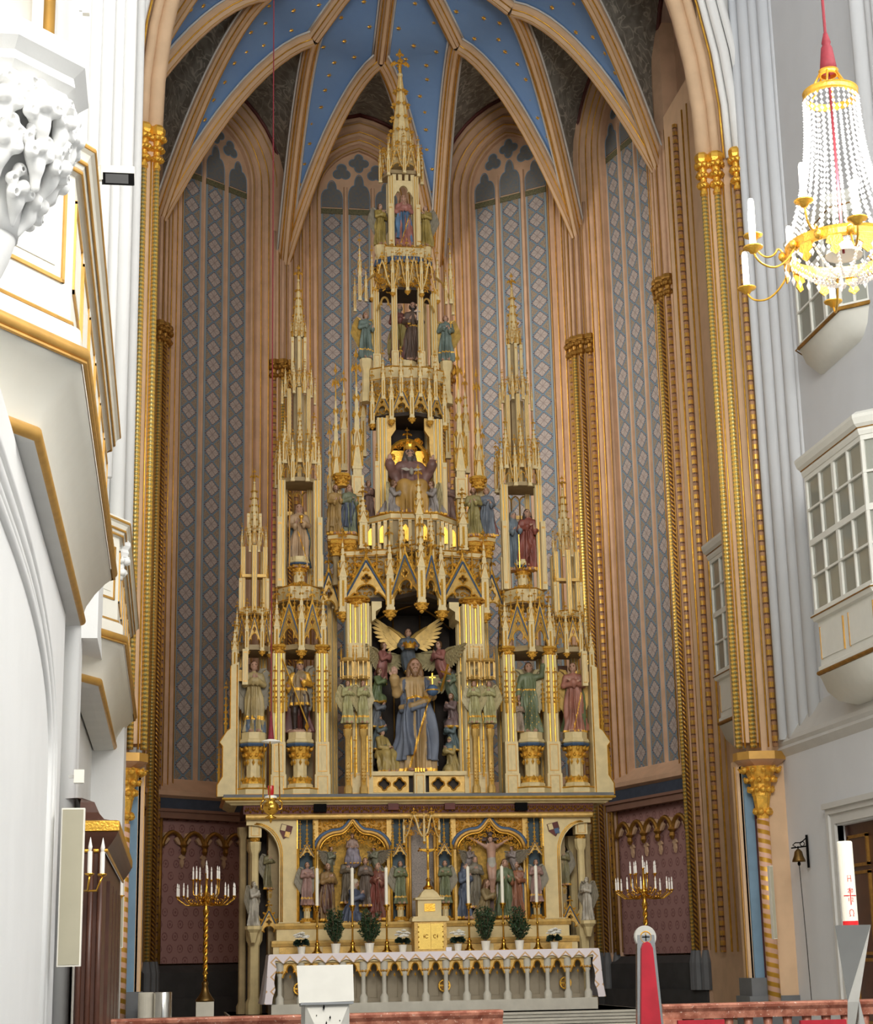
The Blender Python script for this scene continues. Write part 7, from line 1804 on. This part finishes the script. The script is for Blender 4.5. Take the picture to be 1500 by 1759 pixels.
PS = thing('paschal_stand', 'polished steel twisted stand holding the paschal candle', 'candle stand', (.15, 12.5, 0))
def tri_twist(r0, a0, z0, r1, a1, z1, n=8, top=True):
    rows = []
    for t in np.linspace(0, 1, n):
        r = r0+(r1-r0)*t; a = a0+(a1-a0)*t; rows.append([(r*math.cos(a+2*PI*k/3), r*math.sin(a+2*PI*k/3), z0+(z1-z0)*t) for k in (0, 1, 2, 0)])
    g = MB(); g.grid(rows); return g
obj('stand_upper', tri_twist(.055, .6, 1.30, .155, 1.5, 1.84, 2), 'steel', PS); obj('stand_middle', tri_twist(.13, .0, .75, .055, .6, 1.30, 2), 'steel', PS); obj('stand_foot', tri_twist(.24, .3, .0, .10, .0, .78, 2), 'steel', PS)
g = MB(); g.lathe([(.14, 1.80), (.14, 1.81)], 3, ph=1.5); obj('top_plate', g, 'steel', PS)
M('candle_red', (226,28,34), 0.5, var=0.05)
PC = thing('paschal_candle', 'thick white paschal candle with a red cross, letters and red foot band', 'candle', (.16, 12.5, 1.815))
g = MB(); g.lathe([(.056,.055),(.056,.62),(.05,.63)], 24); obj('wax_body', g, 'wax', PC, smooth=False)
g = MB(); g.lathe([(.0565,0),(.0565,.055)], 24); obj('foot_band', g, 'candle_red', PC)
def on_candle(pts, r=.0032):
    out = []
    for u, z in pts:
        a = -PI/2+u/.0575-.12; out.append((.0575*math.cos(a), .0575*math.sin(a), z))
    g = MB(); g.tube(out, r, 4); return g
for nm, strokes in (('alpha', [[(-.012,.335),(-.012,.38),(.012,.38),(.012,.335)], [(-.012,.358),(.012,.358)]]), ('red_cross', [[(0,.17),(0,.29)], [(-.05,.235),(-.02,.235),(.02,.235),(.05,.235)]]), ('numeral_two', [[(-.018,.28),(-.008,.285),(-.006,.272),(-.018,.258),(-.006,.258)]]), ('numeral_zero', [[(.012,.285),(.02,.28),(.02,.262),(.012,.258),(.008,.27),(.012,.285)]]), ('numeral_one', [[(-.014,.22),(-.014,.195)]]), ('numeral_two', [[(.008,.216),(.016,.22),(.018,.21),(.008,.195),(.02,.195)]]), ('omega', [[(-.018,.09),(-.008,.09),(-.016,.108),(-.012,.13),(.0,.137),(.012,.13),(.016,.108),(.008,.09),(.018,.09)]])):
    g = MB()
    for s_ in strokes: g.merge(on_candle(s_, .0038 if nm == 'red_cross' else .0022))
    obj(nm, g, 'candle_red', PC)

# ---------------------------------------------------------------- left wall furnishings
def panel_speaker(p0, p1, Y, label, dz=.06):
    a = atY(*p0, Y); b_ = atY(*p1, Y); w_ = b_[0]-a[0]; h = a[2]-b_[2]
    S_ = thing('column_loudspeaker', label, 'loudspeaker', (a[0], Y, b_[2]))
    g = MB(); g.box(0, 0, 0, w_, dz*2, h); obj('cabinet', g, 'plaster_warm', S_)
    g = MB(); g.box(w_*.06, -.006, h*.01, w_*.94, 0, h*.99); obj('grille', g, 'speaker_cloth', S_)
M('speaker_cloth', (176,170,148), 0.85, var=0.06, scale=3)
panel_speaker((106, 1388), (138, 1660), 15.6, 'tall beige column loudspeaker on the left wall nearest the camera')
panel_speaker((197, 1499), (211, 1628), 28.6, 'slim grey column loudspeaker on the left chancel pier')
panel_speaker((1322, 1487), (1336, 1613), 29.0, 'slim grey column loudspeaker beside the right chancel pier')
# confessional
x0 = atY(137, 1500, 17.2)[0]; x1 = atY(180, 1500, 17.2)[0]
CF = thing('confessional', 'dark brown wooden confessional with gilded curved cornice on the left wall', 'confessional', (x1, 17.2, 0)); wd = x1-x0+.02
g = MB(); g.box(-wd, 0, 0, -.02, 6.5, 2.75); obj('body', g, 'brown_wood', CF)
for x in (-.04, -.13, -.22): g = MB(); g.lathe([(.028,.2),(.028,2.75)], 8); obj('half_column', g, 'brown_wood', CF, (x, -.01, 0), smooth=True)
def cf_mould(nm, prof, mat): 
    g = MB(); sweep_poly(g, prof, [(-wd, 0), (0, 0), (0, 6.5)]); obj(nm, g, mat, CF)
cf_mould('cornice', [(.0, 2.72), (.02, 2.75), (.06, 2.80), (.10, 2.86), (.12, 2.90)], 'brown_wood'); cf_mould('gilt_cornice', [(.10, 2.90), (.13, 2.91), (.13, 3.0), (.10, 3.01)], 'gold'); cf_mould('lower_gilding', half_round(.01, 2.73, .018, 4), 'gold'); cf_mould('roof', [(.10, 3.0), (-.02, 3.03), (-.08, 3.10), (-.12, 3.2), (-.3, 3.26), (-.6, 3.27)], 'brown_wood')
for y in (1.2, 2.4, 3.6, 4.8): g = MB(); g.box(-.02, y, .2, .015, y+.9, 2.5); obj('side_panel', g, 'brown_wood', CF)
# wall sconces
def sconce(px, py, Y, n, label, sc=1.0):
    c = atY(px, py, Y); S_ = thing('wall_sconce', label, 'wall light', tuple(c))
    for i in range(n):
        a = -.9+1.8*i/max(1, n-1)-.4 if n > 1 else -.3; e = np.array((math.cos(a), math.sin(a)-.5))*.17*sc
        g = MB(); g.tube([(-.10*sc,0,0), (-.04*sc+e[0]*.2,e[1]*.3,-.10*sc), (e[0]*.7,e[1]*.8,-.10*sc), (e[0],e[1],.02*sc)], .010*sc, 6); obj('arm', g, 'brass', S_, smooth=True)
        g = MB(); g.lathe([(.008*sc,0),(.045*sc,.02*sc),(.047*sc,.03*sc),(.02*sc,.03*sc)], 10); k_ = obj('cup', g, 'brass', S_, (e[0],e[1],.02*sc), smooth=True)
        g = MB(); g.lathe([(.021*sc,.03*sc),(.021*sc,.23*sc)], 10); obj('candle_tube', g, 'bulb_white', k_); g = MB(); g.lathe([(.012*sc,.23*sc),(.02*sc,.27*sc),(.006*sc,.34*sc),(.001,.36*sc)], 8); obj('bulb', g, 'bulb_white', k_, smooth=True)
    g = MB(); g.lathe([(.05*sc,-.02),(.05*sc,.02)], 10); o = obj('backplate', g, 'brass', S_, (-.11*sc, 0, 0)); o.rotation_euler = (0, PI/2, 0)
sconce(147, 1512, 16.9, 3, 'brass three-arm candle sconce on the front of the confessional', 1.0)
sconce(189, 1545, 25.5, 1, 'single brass candle sconce farther along the left wall', 1.0)
# spotlight and small wall fixtures
c = atY(200, 305, 14.6)
SP = thing('spotlight', 'white rectangular floodlight with dark lens bracketed to the left pier', 'floodlight', tuple(c)); SP.rotation_euler = (.35, -.12, .25); SP.scale = (1.25,)*3
g = MB(); g.box(-.12,-.05,-.02,.12,.20,.08); obj('housing', g, 'plaster_warm', SP)
g = MB(); g.box(-.11,-.062,-.055,.115,-.02,.03); obj('lens_frame', g, 'black', SP); g = MB(); g.box(-.095,-.068,-.045,.07,-.06,.02); obj('lens', g, 'grey_dark', SP)
g = MB(); g.box(-.22,.02,-.03,-.12,.10,.07); obj('mount_bracket', g, 'plaster_warm', SP); g = MB(); g.box(-.27,.04,-.01,-.2,.07,.04); obj('arm', g, 'plaster_grey', SP)
for (px, py, Y, s_), t_ in (((148, 18, 14.0, .03), 'small white sensor box high on the left pier'), ((136, 1334, 16.0, .045), 'small white wall lamp on the left wall below the balcony')):
    c = atY(px, py, Y); F_ = thing('wall_fixture', t_, 'fixture', tuple(c)); g = MB(); g.box(-s_,-s_,-s_*1.3,s_,s_,s_*1.3); obj('case', g, 'plaster_warm', F_); g = MB(); g.box(-s_*2,-.01,-s_*.3,-s_,.01,s_*.3); obj('stem', g, 'plaster_grey', F_)
# near capital
c = atY(-30, 205, 8.2); CP = struct('trim_10', MB().lathe([(.02, c[2]-1.05), (.10, c[2]-.9), (.16, c[2]-.75), (.2, c[2]-.6), (.2, c[2]-.5)], 24), 'plaster', loc=(c[0], 8.2, 0), smooth=True)
zc = c[2]
g = MB(); g.lathe([(.22, zc+.40), (.22, 16)], 20); obj('upper_shaft', g, 'plaster_warm', CP, smooth=True)
g = MB(); g.lathe([(.45,zc-.02),(.47,zc+.03),(.455,zc+.07),(.50,zc+.10),(.49,zc+.15),(.55,zc+.20),(.56,zc+.27),(.50,zc+.33),(.32,zc+.38),(.24,zc+.42)], 8, ph=PI/8); obj('abacus', g, 'plaster', CP)
g = MB(); g.lathe([(.2,zc-.64),(.22,zc-.5),(.30,zc-.25),(.42,zc-.02)], 20); obj('bell', g, 'plaster', CP, smooth=True)
rr = random.Random(21)
LEAFM = []
for q in range(3):
    F = Fig(); r2 = random.Random(q+30)
    F.ell((0,.0,0), (.055,.03,.085), 0, .03)
    for k in range(6):
        a = -.5+k*(PI+1.0)/5; F.ell((.068*math.cos(a), -.02-r2.uniform(0,.03), .03+.075*math.sin(a)), (.032,.030,.030), 0, .025); F.ell((.068*math.cos(a), -.055, .03+.075*math.sin(a)), (.014,.02,.014), 0, .008, sub=True)
    F.ell((0,-.05,.02), (.03,.028,.035), 0, .02); F.cap((0,.0,-.05), (0,.03,-.14), .03, .02, 0, .03)
    LEAFM.append(F.mesh('leaf_scroll', (-.13,-.1,-.22), (.13,.06,.15), .0075, ['plaster']*5))
for row, (zz, r, n) in enumerate(((zc-.10, .42, 14), (zc-.29, .36, 12), (zc-.46, .25, 8))):
    for i in range(n):
        a = 2*PI*(i+.5*row)/n+.1
        o = link('leaf', LEAFM[(i+row) % 3], CP, (r*math.cos(a), r*math.sin(a), zz)); o.rotation_euler = (rr.uniform(-.15,.25), rr.uniform(-.35,.35), a+PI/2); s_ = rr.uniform(1.05, 1.3); o.scale = (s_,)*3
for x in (.30,):
    g = MB(); g.lathe([(.03, zc+.38), (.03, 16)], 8); obj('gilded_roll', g, 'gold_paint', CP, (.30, .08, 0), smooth=True)
# ---------------------------------------------------------------- right side: bell, drums
BL = thing('altar_bell', 'small bronze bell on a scrolled iron bracket beside the sacristy door', 'bell', (5.98, 28.85, 3.05)); BL.rotation_euler = (0, 0, 0)
g = MB(); g.box(-.03,-.02,.0,.0,.02,.55); obj('bracket_plate', g, 'black', BL)
g = MB(); g.tube([(-.02,0,.36),(-.3,0,.33)], .012, 5); g.tube([(-.02,0,.50),(-.12,0,.42),(-.22,0,.42),(-.27,0,.38),(-.22,0,.35)], .010, 5); g.tube([(-.08,0,.36)]+[(-.10+.04*math.cos(a), 0, .40+.04*math.sin(a)) for a in np.linspace(0, 5, 9)], .008, 4); obj('bracket_scroll', g, 'black', BL, smooth=True)
g = MB(); g.lathe([(.115,0),(.11,.03),(.08,.10),(.065,.17),(.03,.21),(.0,.22)], 16); obj('bell_body', g, 'bronze_dark', BL, (-.18,0,.10), smooth=True)
g = MB(); g.tube([(-.18,0,.32),(-.18,0,.36)], .012, 5); g.tube([(-.18,0,.32),(-.18,0,.05)], .008, 4); g.blob((-.18,0,.07), (.03,.03,.04), 0, 1); obj('clapper', g, 'black', BL)
g = MB(); g.tube([(-.18,0,.05),(-.14,.02,-1.2),(-.12,.03,-2.2)], .008, 4); obj('bell_rope', g, 'grey_dark', BL)
c = atY(251, 1708, 29.2); g = MB(); g.lathe([(.125,0),(.125,.46),(.115,.47)], 24); tag(obj('stone_drum', g, 'pale_stone', None, (c[0], 29.2, .78)), 'pale cylindrical stand at the foot of the left chancel pier', 'pedestal')
c = atY(280, 1708, 29.1); g = MB(); g.lathe([(.145,0),(.145,.46),(.14,.47),(.12,.47)], 28); tag(obj('steel_drum', g, 'steel', None, (c[0], 29.1, .78), auto=40), 'shiny metal drum beside the pale stand left of the altar', 'container')
g = MB(); g.box(-5.6, 28.85, .33, -4.4, 29.5, .78); obj('stand_plinth', g, 'grey_stone', floor)
for px, t_ in ((1205, 'red seat back just above the lower edge, right of the high-backed chair'), (1415, 'red seat back by the foot of the paschal stand')):
    c = atY(px, 1752, 17.5); S_ = thing('red_chair', t_, 'chair', (c[0], 17.5, 0)); z1 = c[2]
    g = MB(); g.box(-.24,0,.5,.24,.05,z1); obj('backrest', g, 'red_velvet', S_); g = MB(); g.box(-.24,-.45,.40,.24,.0,.48); obj('seat', g, 'red_velvet', S_)
    for x in (-.22, .22):
        for y in (-.42, .02): g = MB(); g.box(x-.015,y-.015,0,x+.015,y+.015,.42); obj('leg', g, 'steel', S_)
